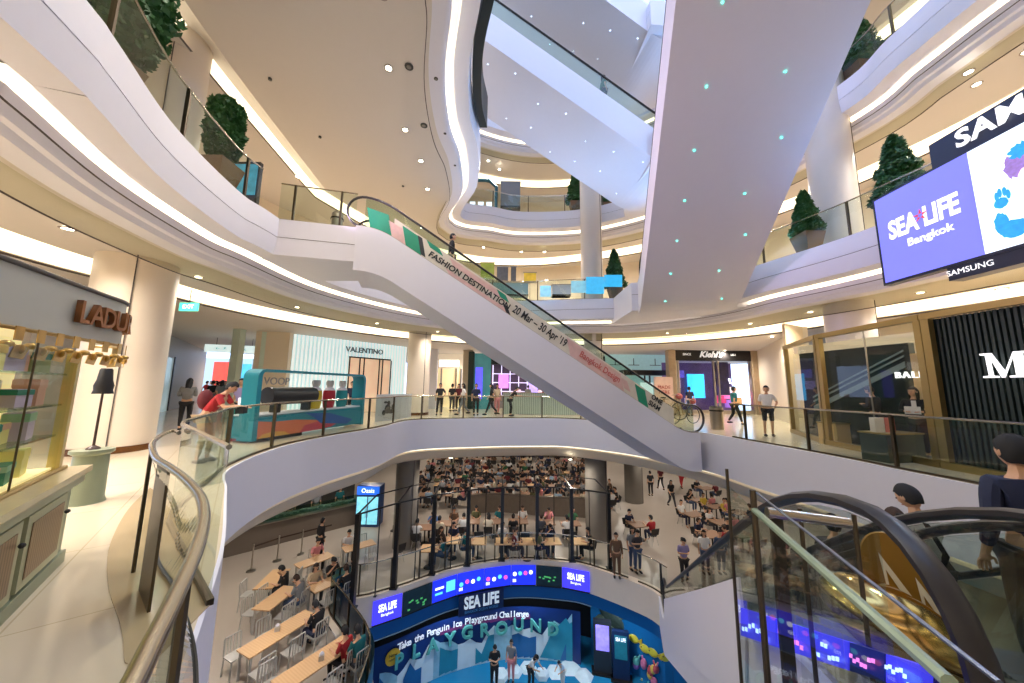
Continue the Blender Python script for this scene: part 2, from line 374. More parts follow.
landing([Vector(p + (0,)) for p in [(5.7, 12.3), (5.5, 15.9), (6.2, 17.6), (9.5, 15.2), (11.3, 12.6)]], 18, '', 1.2)
# ------------------------------------------------------------------ escalators
STEP = wavemat('ribbed_step_metal', (70, 70, 74), (150, 150, 152), 30, .4, metal=.7)
def escalator(lab, B, u, z0, z1, W, flat0=1.0, flat1=1.0, depth=1.3, side=None, gl=None, group=None, newel=True, curve=.5, nside=None, sidem=None, nrm=None, steps=True):
    "B = lower end of the near side in plan, u = plan direction uphill; b runs to the other side"
    u = Vector((u[0], u[1], 0)).normalized(); n = nrm if nrm is not None else n1
    side = side or WHITE; gl = gl or GLG
    run = (z1 - z0) / math.tan(math.radians(30)); L = flat0 + run + flat1
    B = Vector((B[0], B[1], 0))
    def P(a, b, z): return B + u * a + n * b + Vector((0, 0, z))
    k = .5; k2 = curve; tn = math.tan(math.radians(30))
    def bez(p, q, r, n=6): return [((1 - t) ** 2 * p[0] + 2 * t * (1 - t) * q[0] + t * t * r[0], (1 - t) ** 2 * p[1] + 2 * t * (1 - t) * q[1] + t * t * r[1]) for t in [i / n for i in range(n + 1)]]
    path = [(0, z0)] + bez((flat0 - k, z0), (flat0, z0), (flat0 + k, z0 + k * tn)) + bez((flat0 + run - k2, z1 - k2 * tn), (flat0 + run, z1), (flat0 + run + min(k2, flat1 * .7), z1)) + [(L, z1)]
    e = empty('escalator', P(0, W / 2, z0), lab, 'escalator', group)
    t = .14
    for b0 in (-t, W):
        top = [P(a, b0, z + .02) for a, z in path]; bot = [P(a, b0, z - depth) for a, z in path]
        MB().slabpoly(top + bot[::-1], n * t).build('side_panel', side, e)
    m = MB()
    for (a, z), (a2, z2) in zip(path, path[1:]):
        m.slabpoly([P(a, -t, z - depth), P(a2, -t, z2 - depth), P(a2, -t, z2 - depth - .04), P(a, -t, z - depth - .04)], n * (W + 2 * t))
    m.build('underside', sidem or side, e)
    m = MB()
    ns = int(run / .4)
    for i in range(ns):
        a = flat0 + i * .4; m.slabpoly([P(a, .05, z0 + .231 * i), P(a + .4, .05, z0 + .231 * i), P(a + .4, .05, z0 + .231 * (i + 1) - .03), P(a, .05, z0 + .231 * (i + 1) - .03)], n * (W - .1))
    m.slabpoly([P(0, .05, z0 - .1), P(flat0, .05, z0 - .1), P(flat0, .05, z0 - .01), P(0, .05, z0 - .01)], n * (W - .1))
    m.slabpoly([P(L - flat1, .05, z1 - .1), P(L, .05, z1 - .1), P(L, .05, z1 - .01), P(L - flat1, .05, z1 - .01)], n * (W - .1))
    m.build('steps', STEP, e)
    for b0 in (0.0, W - .02):
        pts = [p for p in path[1:-1]]; top = [P(a, b0, z + .93) for a, z in pts]; bot = [P(a, b0, z + .04) for a, z in pts]
        MB().slabpoly(top + bot[::-1], n * .02).build('glass_side', gl, e)
        hr = [P(a, b0 + .01, z + .98) for a, z in path[1:-1]]
        r = .47
        lo = []; hi = []
        for i in range(13):
            th = PI / 2 * i / 12 * 1.9
            lo.append(P(path[1][0] - math.sin(th) * r, b0 + .01, z0 + .98 - r + math.cos(th) * r)); hi.append(P(path[-2][0] + math.sin(th) * r, b0 + .01, z1 + .98 - r + math.cos(th) * r))
        MB().tube(lo[:0:-1] + hr + hi[1:], .048, 8, sq=(1, .7)).build('handrail', RUBBER, e, True)
        m = MB()
        m.slabpoly([P(a, b0 - .07, z + .02) for a, z in path] + [P(a, b0 - .07, z + .06) for a, z in path[::-1]], n * .16); m.build('deck_strip', STEEL, e)
    return e, P, path, L
# long escalator across the atrium
esc1, PE1, path1, L1 = escalator('long white escalator with printed advertising glass crossing the middle of the atrium', B1, u1, 0, 6, W1, (run1 - 10.39) * .5, (run1 - 10.39) * .5, 1.25, nrm=n1)
# printed film on its near balustrade
def on1(a, h, off=-.03):
    z = None
    for (x0, z0), (x1, z1) in zip(path1, path1[1:]):
        if x0 <= a <= x1: z = z0 + (z1 - z0) * (a - x0) / (x1 - x0)
    return PE1(a, off, z + h)
adm = mat('printed_cream_film', (214, 206, 190), .3, var=.12, scale=4)
m = MB(); al = [1.0 + i * (L1 - 2.0) / 30 for i in range(31)]
for i in range(30): m.quad(on1(al[i], .06), on1(al[i + 1], .06), on1(al[i + 1], .66), on1(al[i], .66))
film = m.build('advert_film', adm, esc1)
sl = (PE1(6, 0, 0) - PE1(5, 0, 0)).normalized(); dn = (-sl * math.cos(PI / 6) + Vector((0, 0, -.5))).normalized()
upv = Vector((0, 0, 1)) - dn * dn.z
inkk = mat('black_print', (28, 28, 30), .5); inkr = mat('pink_print', (196, 96, 92), .5); inkg = mat('green_print', (30, 140, 108), .4, var=.25, scale=3); inkd = mat('dark_print', (44, 44, 48), .5, var=.3); inkp = mat('pale_pink_print', (214, 176, 168), .5, var=.2, scale=5)
def patch(a0, a1, h0, h1, m, off=-.036):
    MB().quad(on1(a0, h0, off), on1(a1, h0, off), on1(a1 + .12, h1, off), on1(a0 + .12, h1, off)).build('printed_patch', m, film)
patch(10.7, 11.3, .06, .66, inkg); patch(9.85, 10.3, .06, .6, inkg); patch(10.3, 10.7, .06, .5, inkp); patch(9.72, 9.86, .1, .62, inkd); patch(9.2, 9.6, .5, .66, inkg)
patch(7.1, 9.0, .06, .2, inkp, -.034); patch(7.2, 8.9, .42, .6, inkp, -.034); patch(7.1, 7.4, .44, .62, inkg); patch(7.05, 7.2, .08, .3, inkd); patch(3.0, 5.0, .08, .6, inkp, -.034); patch(2.05, 2.45, .06, .6, inkg); patch(2.75, 3.0, .2, .5, inkp)
text('FASHION DESTINATION', .25, .002, inkk, dn, upv, on1(8.35, .3, -.045), 'advert_lettering', film, bold=.006, fit=2.9)
text("20 Mar \u2013 30 Apr '19", .36, .002, inkk, dn, upv, on1(6.05, .36, -.045), 'advert_lettering', film, bold=.006, fit=2.1)
text('Bangkok Design', .3, .002, inkr, dn, upv, on1(3.9, .36, -.045), 'advert_lettering', film, bold=.004, fit=1.7)
text('ONE\nSIAM', .24, .002, inkk, dn, upv, on1(1.75, .42, -.045), 'advert_lettering', film, bold=.006)
# escalators high above
uD = Vector((-.985, -.17, 0)).normalized(); nD = Vector((.17, -.985, 0)).normalized()
for z0, lb in ((12, 'middle pair of high blue-lit escalators'), (18, 'topmost pair of blue-lit escalators')):
    for k, q in enumerate(('nearer', 'farther')):
        base = Vector((6.35, 12.9, 0)) - nD * (1.75 * k) - nD * 0
        e_, PE, pth, LL = escalator('%s flight of the %s' % (q, lb), base + uD * -.6, uD, z0, z0 + 6, 1.47, .8, .8, 1.35, nrm=-nD)
        if k == 0:
            stm = mat('tiny_star_light', (200, 225, 255), .5, emit=6)
            if z0 == 12: starm = MB().ell((0, 0, 0), (.02, .02, .012), 6, 4).mesh('star_light', stm)
        for i in range(9):
            a = 1.5 + i * 1.1; zz = z0 + (a - .8) * .577
            s = bpy.data.objects.new('star_light', starm); COL.objects.link(s); s.parent = e_; s.location = PE(a, .3 + 1.0 * ((i * 7 + k * 3) % 5) / 5, zz - 1.41) - WL[e_.name]
# huge pair passing overhead on the right
uO = Vector((-.255, -.967, 0)).normalized(); nO = Vector((.967, -.255, 0)).normalized()
teal = mat('teal_star_light', (60, 235, 200), .5, emit=9)
tealm = MB().ell((0, 0, 0), (.02, .02, .01), 8, 4).mesh('star_light', teal)
for k, q in enumerate(('left', 'right')):
    base = Vector((5.3, 13.7, 0)) - uO * .35 + nO * (1.72 * k + .1)
    e_, PE, pth, LL = escalator('%s flight of the huge white escalator pair passing overhead' % q, base, uO, 6, 12, 1.44, .9, .8, 1.3, nrm=nO)
    for i in range(8 if k else 9):
        a = 1.3 + i * 1.2; zz = 6 + (a - .9) * .577
        for b in (.72,):
            s = bpy.data.objects.new('star_light', tealm); COL.objects.link(s); s.parent = e_; s.location = PE(a, b + .25 * (1 if (i + k) % 2 else -1) * (k * .8), zz - 1.36) - WL[e_.name]
# escalators in the right foreground, leaving from beside the camera down to the food court
u2 = Vector((-.316, -.949, 0)).normalized(); n2 = Vector((.949, -.316, 0)).normalized()
e2a, PE2, path2, L2 = escalator('nearest glass-sided escalator going down to the food court', Vector((5.65, 13.5, 0)), u2, -6, 0, .86, 1.35, 1.0, 1.0, nrm=n2, gl=GL, curve=1.1)
e2b, PE3, path3, L3 = escalator('second escalator carrying riders down to the food court', Vector((5.65, 13.5, 0)) + n2 * 1.16, u2, -6, 0, 1.1, 1.35, 1.6, 1.0, nrm=n2, gl=GL, curve=1.1)
# ================================================================== balustrades
RAILM = mat('satin_handrail', (178, 168, 150), .25, 1.)
def balustrade(pts, lab, h=1.08, every=2.0, gl=GLG, post=DSTEEL, closed=False, name='glass_balustrade', rail_r=.022, group=None, pw=.05):
    pts = [Vector(p) for p in pts]
    e = empty(name, pts[0], lab, 'railing', group)
    up = Vector((0, 0, h))
    m = MB()
    for a, b in zip(pts, pts[1:]): m.quad(a, b, b + up, a + up)
    m.build('glass_panel', gl, e)
    MB().tube([p + up for p in pts], rail_r, 6).build('top_rail', RAILM, e, True)
    m = MB().tube([p + Vector((0, 0, .02)) for p in pts], .03, 4).build('base_channel', DSTEEL, e)
    d = every * .3; 
    pr = None
    for a, b in zip(pts, pts[1:]):
        L = (b - a).length; t = (b - a).normalized() if L > 1e-6 else Vector((1, 0, 0)); s = 0
        while d <= L - s + 1e-9 and L > 0:
            s += d; p = a + t * s; rz = math.atan2(t.y, t.x)
            if post:
                if pr is None:
                    pr = MB().box((0, 0, h / 2), (pw, .06, h)).mesh('post', post)
                o = bpy.data.objects.new('post', pr); COL.objects.link(o); o.parent = e; o.location = p - WL[e.name]; o.rotation_euler[2] = rz
            d = every
        d -= (L - s)
    return e
def sub(pl, nm, i, j, off, z):
    n = len(pl); return [Vector((pl[k % n].x + nm[k % n].x * off, pl[k % n].y + nm[k % n].y * off, z)) for k in range(i, j + 1)]
balustrade(sub(O0, N0, 82, 142, .12, 0), 'long glass balustrade of the entrance level running behind the kiosk to the long escalator foot')
balustrade(sub(O0, N0, 151, 187, .12, 0), 'glass balustrade in front of the gold-framed shopfronts on the right', every=1.9)
b_l = sub(O0, N0, 82, 82, .12, 0)[0]
balustrade([b_l, Vector((-4.02, 4.25, 0)), Vector((-3.75, 3.95, 0)), Vector((-2.1, 2.6, 0))], 'angular glass balustrade at the floor edge beside the curved steel handrail', every=50, post=None)
balustrade(sub(O1, N1, 0, 27, .12, 6.02), 'glass balustrade of the upper left balcony in front of the round column')
balustrade([A0 + Vector((0, .1, .02)), A1 + Vector((-.1, .1, .02))], 'short glass balustrade on the landing at the top of the long escalator', every=1.2)
balustrade(sub(O1, N1, 40, 68, .12, 6.02), 'glass balustrade of the middle balcony in front of the potted tree and column', every=2.4)
balustrade(sub(O1, N1, 82, 112, .12, 6.02), 'glass balustrade of the right balcony behind the large video screen', every=2.4)
balustrade(sub(O2, N2, 47, 72, .12, 12.02), 'glass balustrade of the highest visible balcony at the back', every=2.2)
balustrade(sub(O2, N2, 88, 110, .12, 12.02), 'glass balustrade of the top right balcony', every=2.4)
# dark LED strip hanging along the second balcony
k0 = sub(O2, N2, 8, 33, -.06, 0)
m = MB()
vs = []
for p in k0: vs.append(p)
n = len(k0); m.add([(p.x, p.y, 11.55) for p in k0] + [(p.x, p.y, 12.9) for p in k0] + [(p.x + .3, p.y, 12.9) for p in k0] + [(p.x + .3, p.y, 11.55) for p in k0],
      [f for i in range(n - 1) for f in ((i, i + 1, n + i + 1, n + i), (n + i, n + i + 1, 2 * n + i + 1, 2 * n + i), (2 * n + i, 2 * n + i + 1, 3 * n + i + 1, 3 * n + i), (3 * n + i, 3 * n + i + 1, i + 1, i))] + [(0, n, 2 * n, 3 * n), (n - 1, 4 * n - 1, 3 * n - 1, 2 * n - 1)])
m.build('wall_banner', mat('black_banner', (16, 30, 28), .4), None, False, 'narrow black banner hung along the edge of the second balcony', 'banner')
# ------------------------------------------------------------------ curved steel handrail at lower left
hp = [U(x, y, 1.0) for x, y in [(179, 433), (173, 431), (162, 435), (154, 441), (152, 447), (156, 458), (168, 466), (183, 477), (195, 489), (202, 501), (204, 519), (198, 545), (187, 572), (168, 612), (150, 648), (135, 680), (110, 725), (60, 800)]]
e = empty('curved_handrail', (hp[10].x, hp[10].y, 0), 'thick S-curved stainless steel handrail on the glass at lower left', 'railing')
hs = spline(hp, 5)
MB().tube(hs, .021, 12).build('rail', RAILM, e, True)
m = MB()
tp_ = hs[20:]; bpth = spline([U(x, y, .03) for x, y in [(163, 505), (158, 532), (158, 560), (175, 589), (192, 640), (196, 700), (190, 800)]], 12)
bt_ = [bpth[int(i * (len(bpth) - 1) / (len(tp_) - 1))] for i in range(len(tp_))]
for i in range(len(tp_) - 1): m.quad(tp_[i] - Vector((0, 0, .05)), tp_[i + 1] - Vector((0, 0, .05)), bt_[i + 1], bt_[i])
m.build('glass_panel', GL, e)
MB().tube(bt_, .012, 6).build('base_channel', BLACK, e)
def fin(px0, px1, py, z1=1.0, z0=0.):
    a = U(px0, py, z1); b = U(px1, py, z1); a.z = b.z = 0
    return a, b
a = U(158, 458, .96); b = U(168, 466, .96)
MB().slabpoly([Vector((a.x, a.y, .0)), Vector((b.x, b.y, .0)), Vector((b.x, b.y, .93)), Vector((a.x, a.y, .93))], (.012, .012, 0)).build('support_plate', DSTEEL, e)
for q in (4, 12): p = hp[q]; MB().tube([(p.x, p.y, 0), (p.x, p.y, .98)], .014, 6).build('post', DSTEEL, e)
# polished darker marble border on the floor
bp_ = spline([U(x, y, 0) for x, y in [(150, 488), (128, 510), (110, 545), (108, 585), (120, 625), (124, 660), (118, 690)]] + [Vector((-1.0, .6, 0))], 6)
bq_ = [Vector((-3.9, 4.3, 0))] + [Vector((-2.1, 2.6, 0)), Vector((-1.95, 2.0, 0)), Vector((-1.3, 1.05, 0)), Vector((-.6, .5, 0))]
BORD = mat('honey_marble_border', (184, 162, 126), .14, var=.08, scale=2)
struct('trim_floor_border', MB().prism([(p.x, p.y) for p in bp_] + [(p.x, p.y) for p in bq_[::-1]], .001, .006), BORD)
# ------------------------------------------------------------------ foreground glass guard right of the camera
a = Vector((1.03, 1.50, 0)); b = Vector((.77, .66, 0)); c = Vector((1.16, 1.88, 0)); d_ = Vector((1.42, 1.5, 0))
e = empty('glass_guard', a, 'glass guard with slanting rails and bronze fin in the right foreground', 'railing')
up = Vector((0, 0, 1.05))
MB().quad(a, b, b + up, a + up).build('glass_panel', GL, e)
MB().tube([a + Vector((0, 0, 1.05)), b + Vector((0, 0, 1.05))], .013, 8).build('glass_edge_rail', mat('green_glass_edge', (150, 170, 150), .2, .3), e, True)
MB().tube([U(757, 493, 1.13), U(1000, 683, 1.1)], .0045, 8).build('wire_rail', mat('blue_grey_wire', (110, 120, 140), .3, .8), e, True)
MB().quad(a, c, c + up, a + up).build('glass_panel', GLG, e)
MB().tube([U(767, 512, 1.02), U(849, 523, 1.0)], .022, 12).build('cross_rail', RAILM, e, True)
for p, r in ((a, .012), (c, .008)): MB().tube([(p.x, p.y, 0), (p.x, p.y, 1.13)], r, 8).build('post', DSTEEL, e)
q0 = Vector((1.17, 1.6, 0)); q1 = Vector((1.24, 1.62, 0))
MB().slabpoly([q0, q1, q1 + Vector((0, 0, .98)), q0 + Vector((0, 0, .98))], (-.003, .01, 0)).build('bronze_fin', DSTEEL, e)
for k in (.0, .35):
    p = Vector((1.32 + k * .5, 1.62 - k * .2, 0)); MB().tube([p, p + Vector((0, 0, 1.02))], .009, 8).build('post', DSTEEL, e)
MB().quad(Vector((1.26, 1.62, .0)), Vector((1.5, 1.62, .0)), Vector((1.5, 1.62, .98)), Vector((1.26, 1.62, .98))).build('glass_panel', GL, e)
# golden ornaments between the two foreground escalators
egg_c = D(888, 622, 2.25)
def eggf(v):
    return Vector((v.x, v.y, v.z * (1.0 + .15 * v.x / .4)))
e = empty('golden_bowl', (egg_c.x, egg_c.y, egg_c.z - .2), 'large polished golden dome beside the nearest escalator', 'ornament')
Me = Matrix.Rotation(-.5, 3, 'Z') @ Matrix.Rotation(.42, 3, 'Y')
MB().ell(egg_c, (.34, .26, .2), 32, 20, eggf, Me).build('dome', mat('polished_gold', (214, 178, 112), .16, 1., var=.25, scale=5), e, True)
rim = [egg_c + Me @ Vector((.345 * math.cos(t), .265 * math.sin(t), .0)) for t in [2 * PI * i / 40 for i in range(40)]]
MB().tube(rim, .007, 6, closed=True).build('rim_band', mat('dark_gold', (96, 72, 40), .3, 1.), e, True)
dc = D(908, 592, 2.35); dr = ray(908, 592).normalized()
dx = Vector((.90, -.43, 0)).normalized()
e = empty('golden_disc', (dc.x, dc.y, dc.z - .35), 'upright golden disc with white triangular strokes behind the golden dome', 'ornament')
dup = Vector((-.25, .1, 1)).normalized(); dn_ = dx.cross(dup).normalized()
m = MB(); cs = [dc + dx * (.2 * math.cos(t)) + dup * (.36 * math.sin(t)) for t in [2 * PI * i / 40 for i in range(40)]]
m.slabpoly(cs, dn_ * .02).build('plate', mat('antique_gold', (176, 132, 56), .35, .7), e)
dn_ = dn_ if dn_.dot(-dr) > 0 else -dn_
for k in (-.07, .06):
    m = MB(); o = dc + dx * k + dup * (.10 if k < 0 else -.02) + dn_ * .025
    m.slabpoly([o + dup * .13, o + dx * .075 - dup * .12, o + dx * .03 - dup * .1, o + dup * .03, o - dx * .03 - dup * .14, o - dx * .04 - dup * .14], dn_ * .004); m.build('white_stroke', mat('ivory_enamel', (240, 232, 214), .4), e)
# glowing panels on the escalator flank, standing in for screens reflected in the glass
def reflected_blue(name): return mat(name, (40, 44, 205), .4, emit=1.1, var=.25, scale=3)
e = empty('flank_reflection', PE2(6, -.15, -4), 'blue glowing strip imitating reflected screens on the flank of the nearest escalator', 'screen')
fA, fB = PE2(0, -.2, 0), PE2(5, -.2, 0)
MB().slabpoly([V(x, y, PE2(0, -.165, 0), PE2(5, -.165, 0)) for x, y in [(664, 599), (700, 589), (738, 577), (745, 640), (745, 712), (713, 684), (690, 662), (664, 639)]], n2 * .02).build('white_cladding', WHITE, e2a)
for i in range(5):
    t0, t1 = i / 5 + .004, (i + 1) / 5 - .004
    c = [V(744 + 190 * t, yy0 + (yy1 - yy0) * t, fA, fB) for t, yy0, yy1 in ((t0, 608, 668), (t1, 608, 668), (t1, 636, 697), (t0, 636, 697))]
    sp_ = MB().slabpoly(c, -n2 * .03).build('reflection_panel', mat('blue_screen_or_reflection', (56, 52, 205), .4, emit=1.0, var=.3, scale=3) if i != 3 else mat('dark_blue_reflection', (14, 20, 60), .4, emit=.6, var=.5), e)  # both blue tones imitate the screens' reflection, no display hangs here
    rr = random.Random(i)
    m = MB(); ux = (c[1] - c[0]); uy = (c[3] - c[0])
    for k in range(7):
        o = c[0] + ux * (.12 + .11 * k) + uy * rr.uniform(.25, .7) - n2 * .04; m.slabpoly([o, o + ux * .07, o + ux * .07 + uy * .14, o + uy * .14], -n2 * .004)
    m.build('reflection_mark', mat('reflection_mark_%d' % (i % 2), [(190, 220, 255), (220, 120, 200)][i % 2], .4, emit=1.4), sp_)
# ================================================================== shops on the entrance level
TEALG = mat('pale_teal_wall', (150, 190, 190), .4, var=.05)
e = empty('shopfront', U(350, 421, 0), 'white-lit Valentino boutique front with black framed doors', 'shop')
vA, vB = Vector((-11.3, 17, 0)), Vector((-7.0, 22.3, 0)); vd = (vB - vA).normalized(); vn = Vector((vd.y, -vd.x, 0))
curt = wavemat('backlit_white_curtain', (176, 212, 218), (236, 246, 246), 2.6, .6, emit=.55)
MB().slabpoly([vA, vB, vB + Vector((0, 0, 4.1)), vA + Vector((0, 0, 4.1))], -vn * .2).build('curtain_wall', curt, e)
def onv(px, py): return V(px, py, vA, vB)
pl_, pr_ = onv(347, 380), onv(389, 380); zt = onv(368, 359).z
dw = Vector((0, 0, zt))
intr = mat('boutique_interior', (224, 190, 160), .5, emit=.5, var=.3, scale=1.2)
q0 = Vector((pl_.x, pl_.y, 0)) + vn * .02; q1 = Vector((pr_.x, pr_.y, 0)) + vn * .02
MB().slabpoly([q0, q1, q1 + dw, q0 + dw], vn * .01).build('lit_doorway', intr, e)
m = MB()
for t in (0, .23, .33, .7, .78, 1):
    p = q0.lerp(q1, t) + vn * .04; m.slabpoly([p, p + vd * .07, p + vd * .07 + dw, p + dw], vn * .03)
m.slabpoly([q0 + dw, q1 + dw, q1 + dw + Vector((0, 0, .08)), q0 + dw + Vector((0, 0, .08))], vn * .06)
m.build('door_frame', BLACK, e)
text('VALENTINO', .42, .02, mat('dark_grey_letter', (92, 104, 112), .4), vd, (0, 0, 1), onv(365, 351) + vn * .05, 'lettering', e, bold=.01)
# cream return wall and pillar left of it
struct('wall_left_return', MB().box((-11.9, 16.8, 2.1), (1.5, .5, 4.2), .2), CREAM)
struct('wall_left_return', MB().slabpoly([vA, vA + Vector((-1.0, -.6, 0)), vA + Vector((-1.0, -.6, 4.1)), vA + Vector((0, 0, 4.1))], (0, .2, 0)), mat('pale_mint_wall', (206, 222, 210), .4))
MB().box((-13.0, 15.9, 2.1), (.35, .35, 4.2)).build('shop_pillar', mat('mint_pillar', (200, 216, 204), .2), None, False, 'slim mint glass pillar beside the corridor', 'pillar')
# left corridor
cA, cB = Vector((-15.2, 13.2, 0)), Vector((-24.5, 27, 0)); cd = (cB - cA).normalized(); cn = Vector((cd.y, -cd.x, 0))
struct('wall_corridor_left', MB().slabpoly([cA - cd * 6, cB, cB + Vector((0, 0, 4.1)), cA - cd * 6 + Vector((0, 0, 4.1))], -cn * .2), mat('grey_shop_wall', (168, 160, 150), .5))
e = empty('shopfront', cA + cd * 3, 'dark-framed glass shop window on the left side of the corridor', 'shop')
MB().slabpoly([cA + cd * .5 + cn * .03, cA + cd * 7 + cn * .03, cA + cd * 7 + cn * .03 + Vector((0, 0, 2.9)), cA + cd * .5 + cn * .03 + Vector((0, 0, 3.0))], cn * .01).build('lit_window', mat('pale_blue_window', (186, 206, 206), .15, emit=.25, var=.3, scale=1.5), e)
m = MB()
for t in (.5, 3.2, 4.4, 7):
    p = cA + cd * t + cn * .05; m.slabpoly([p, p + cd * .14, p + cd * .14 + Vector((0, 0, 3)), p + Vector((0, 0, 3))], cn * .05)
m.build('window_frame', BLACK, e)
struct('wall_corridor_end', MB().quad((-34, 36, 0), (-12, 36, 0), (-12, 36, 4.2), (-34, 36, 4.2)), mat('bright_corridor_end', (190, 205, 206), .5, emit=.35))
struct('wall_corridor_right', MB().quad((-14.6, 19.5, 0), (-17, 36, 0), (-17, 36, 4.2), (-14.6, 19.5, 4.2)), CREAM)
p = D(232, 349, 19); e = empty('hanging_sign', p, 'long white hanging directional sign over the left corridor', 'sign')
MB().box(p, (2.5, .12, .42), .3).build('sign_face', mat('white_lit_sign', (214, 232, 230), .4, emit=.7), e)
text('\u2190  P   Toilets', .26, .003, mat('teal_sign_print', (60, 150, 150), .5), (1, .3, 0), (0, 0, 1), p + Vector((0, -.09, 0)), 'lettering', e)
MB().tube([p + Vector((-.9, 0, .2)), p + Vector((-.9, 0, 1.2))], .012).tube([p + Vector((.9, .3, .2)), p + Vector((.9, .3, 1.2))], .012).build('hanger', BLACK, e)
p = D(189, 307, 9.5); e = empty('exit_sign', p, 'small green illuminated exit sign under the ceiling beside the thick column', 'sign')
MB().box(p, (.52, .05, .24)).build('sign_face', mat('green_exit_sign', (60, 190, 160), .4, emit=1.2), e)
text('EXIT', .16, .003, mat('white_sign_print', (250, 255, 250), .5, emit=1.), (1, 0, 0), (0, 0, 1), p + Vector((0, -.03, 0)), 'lettering', e)
MB().tube([p + Vector((0, 0, .1)), p + Vector((0, 0, .5))], .01).build('hanger', BLACK, e)
for px, py, wd, col, nm_ in ((222, 373, 1.6, (214, 70, 40), 'orange-red hanging banner deep in the left corridor'), (237, 377, 2.6, (70, 170, 200), 'bright blue display screen at the end of the left corridor')):
    p = D(px, py, 31 if px < 230 else 34); MB().box((p.x, p.y, 1.75), (wd, .1, 3.5)).build('corridor_banner', mat('banner_' + str(px), col, .5, emit=.8, var=.4, scale=2), None, False, nm_, 'banner')
# back row of shops
YB = 23.0
def xz(px, py, y=YB): return D(px, py, y)
def wall_px(name, px0, px1, y, m, z1=4.15, y2=None):
    a = D(px0, 395, y); b = D(px1, 395, y2 or y)
    return struct(name, MB().slabpoly([(a.x, a.y, 0), (b.x, b.y, 0), (b.x, b.y, z1), (a.x, a.y, z1)], (0, .25, 0)), m)
wall_px('wall_back_left', 425, 436, 23.5, WHITE)
wall_px('wall_back_mid', 462, 472, 24.0, mat('beige_stone', (206, 190, 166), .4))
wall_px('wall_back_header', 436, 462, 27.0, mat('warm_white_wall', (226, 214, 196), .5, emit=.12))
e = empty('shopfront', D(447, 412, 26.5) * 1, 'small bright shop with a glowing white fascia seen behind the walkers', 'shop')
a = D(437, 370, 26); b = D(460, 410, 26); MB().box(((a.x + b.x) / 2, 26, 1.45), (b.x - a.x, .1, 2.9)).build('lit_opening', mat('amber_lit_shop', (226, 204, 160), .5, emit=.6, var=.3, scale=.8), e)
MB().box(((a.x + b.x) / 2, 25.9, 3.3), ((b.x - a.x) * .8, .1, .5)).build('fascia_sign', mat('white_glow_sign', (250, 250, 245), .4, emit=1.6), e)
m = MB()
for t in (0, .2, .8, 1): m.box((a.x + (b.x - a.x) * t, 25.9, 1.45), (.12, .1, 2.9))
m.build('door_frame', STEEL, e)
e = empty('shopfront', D(480, 412, 24), 'tall teal glass shop entrance with a blue screen beside the walkers', 'shop')
a = D(473, 370, 24); b = D(490, 410, 24)
MB().box(((a.x + b.x) / 2, 24, 1.95), (b.x - a.x, .1, 3.9)).build('glass_front', mat('teal_shop_glass', (70, 140, 146), .12, emit=.25, var=.35, scale=1.), e)
MB().box((a.x - .1, 23.9, 2.0), (.4, .4, 4.0)).build('dark_pillar', mat('dark_teal_frame', (24, 50, 50), .3), e)
MB().box((a.x + .45, 23.9, 1.8), (.5, .06, 2.2)).build('blue_screen_or_reflection', mat('violet_screen', (84, 80, 220), .4, emit=1.2, var=.4, scale=2), e)
# cosmetics hall
e = empty('cosmetics_shop', D(540, 412, 27), 'pink and violet lit cosmetics shop behind the long escalator', 'shop')
a = D(489, 370, 27); b = D(612, 410, 27); W_ = b.x - a.x
MB().box(((a.x + b.x) / 2, 27.6, 2.05), (W_, .1, 4.1)).build('back_wall', mat('violet_dark_interior', (70, 54, 78), .5, emit=.15, var=.5, scale=1.5), e)
MB().box(((a.x + b.x) / 2, 27, 3.7), (W_, .2, .75)).build('header', BLACK, e)
m = MB()
for i in range(14): m.box((a.x + .3 + i * W_ / 14, 27.4, 2.1), (.07, .05, 2.4))
for z in (1.2, 1.9, 2.6): m.box((a.x + W_ / 2, 27.4, z), (W_ - .5, .05, .06))
m.build('lit_shelving', mat('white_violet_light', (214, 206, 240), .4, emit=1.1), e)
for i, (t, z, c) in enumerate([(.12, 2.0, (200, 120, 210)), (.36, 1.5, (160, 140, 230)), (.55, 2.4, (236, 170, 214)), (.64, 2.1, (244, 180, 220)), (.72, 1.6, (230, 130, 180)), (.82, 2.2, (120, 100, 210)), (.93, 1.8, (220, 210, 240))]):
    MB().box((a.x + W_ * t, 27.3, z), (.8, .05, 1.1)).build('light_box', mat('lightbox_%d' % i, c, .4, emit=1.2, var=.4, scale=3), e)
for i in range(6):
    x = a.x + .8 + i * W_ / 6.2; en = empty('cosmetics_counter', (x, 25.4, 0), 'low white cosmetics counter, number %s from the left, in the pink shop' % ['one', 'two', 'three', 'four', 'five', 'six'][i], 'counter')
    MB().box((x, 25.4, .45), (1.2, .6, .9)).build('cabinet', mat('counter_grey', (150, 140, 146), .3), en); MB().box((x, 25.4, .93), (1.26, .66, .05)).build('top', WHITE, en)
    MB().lathe([(.03, 0), (.03, .2), (.16, .22), (.12, .42)], (x, 25.4, .955), 10).build('mirror_stand', mat('pink_lamp', (240, 200, 220), .4, emit=.6), en)
# ribbed pale glass screen on the far walkway edge
a = D(503, 400, 19.6); b = D(582, 400, 19.6)
e = empty('display_screen_wall', ((a.x + b.x) / 2, 19.6, 0), 'low ribbed pale green glass screen wall behind the far balustrade', 'screen wall')
MB().box(((a.x + b.x) / 2, 19.6, .62), (b.x - a.x, .1, 1.2)).build('panel', wavemat('ribbed_pale_glass', (136, 150, 140), (190, 200, 188), 3., .3), e)
MB().box(((a.x + b.x) / 2, 19.6, 1.24), (b.x - a.x + .05, .2, .04)).build('cap', STEEL, e)
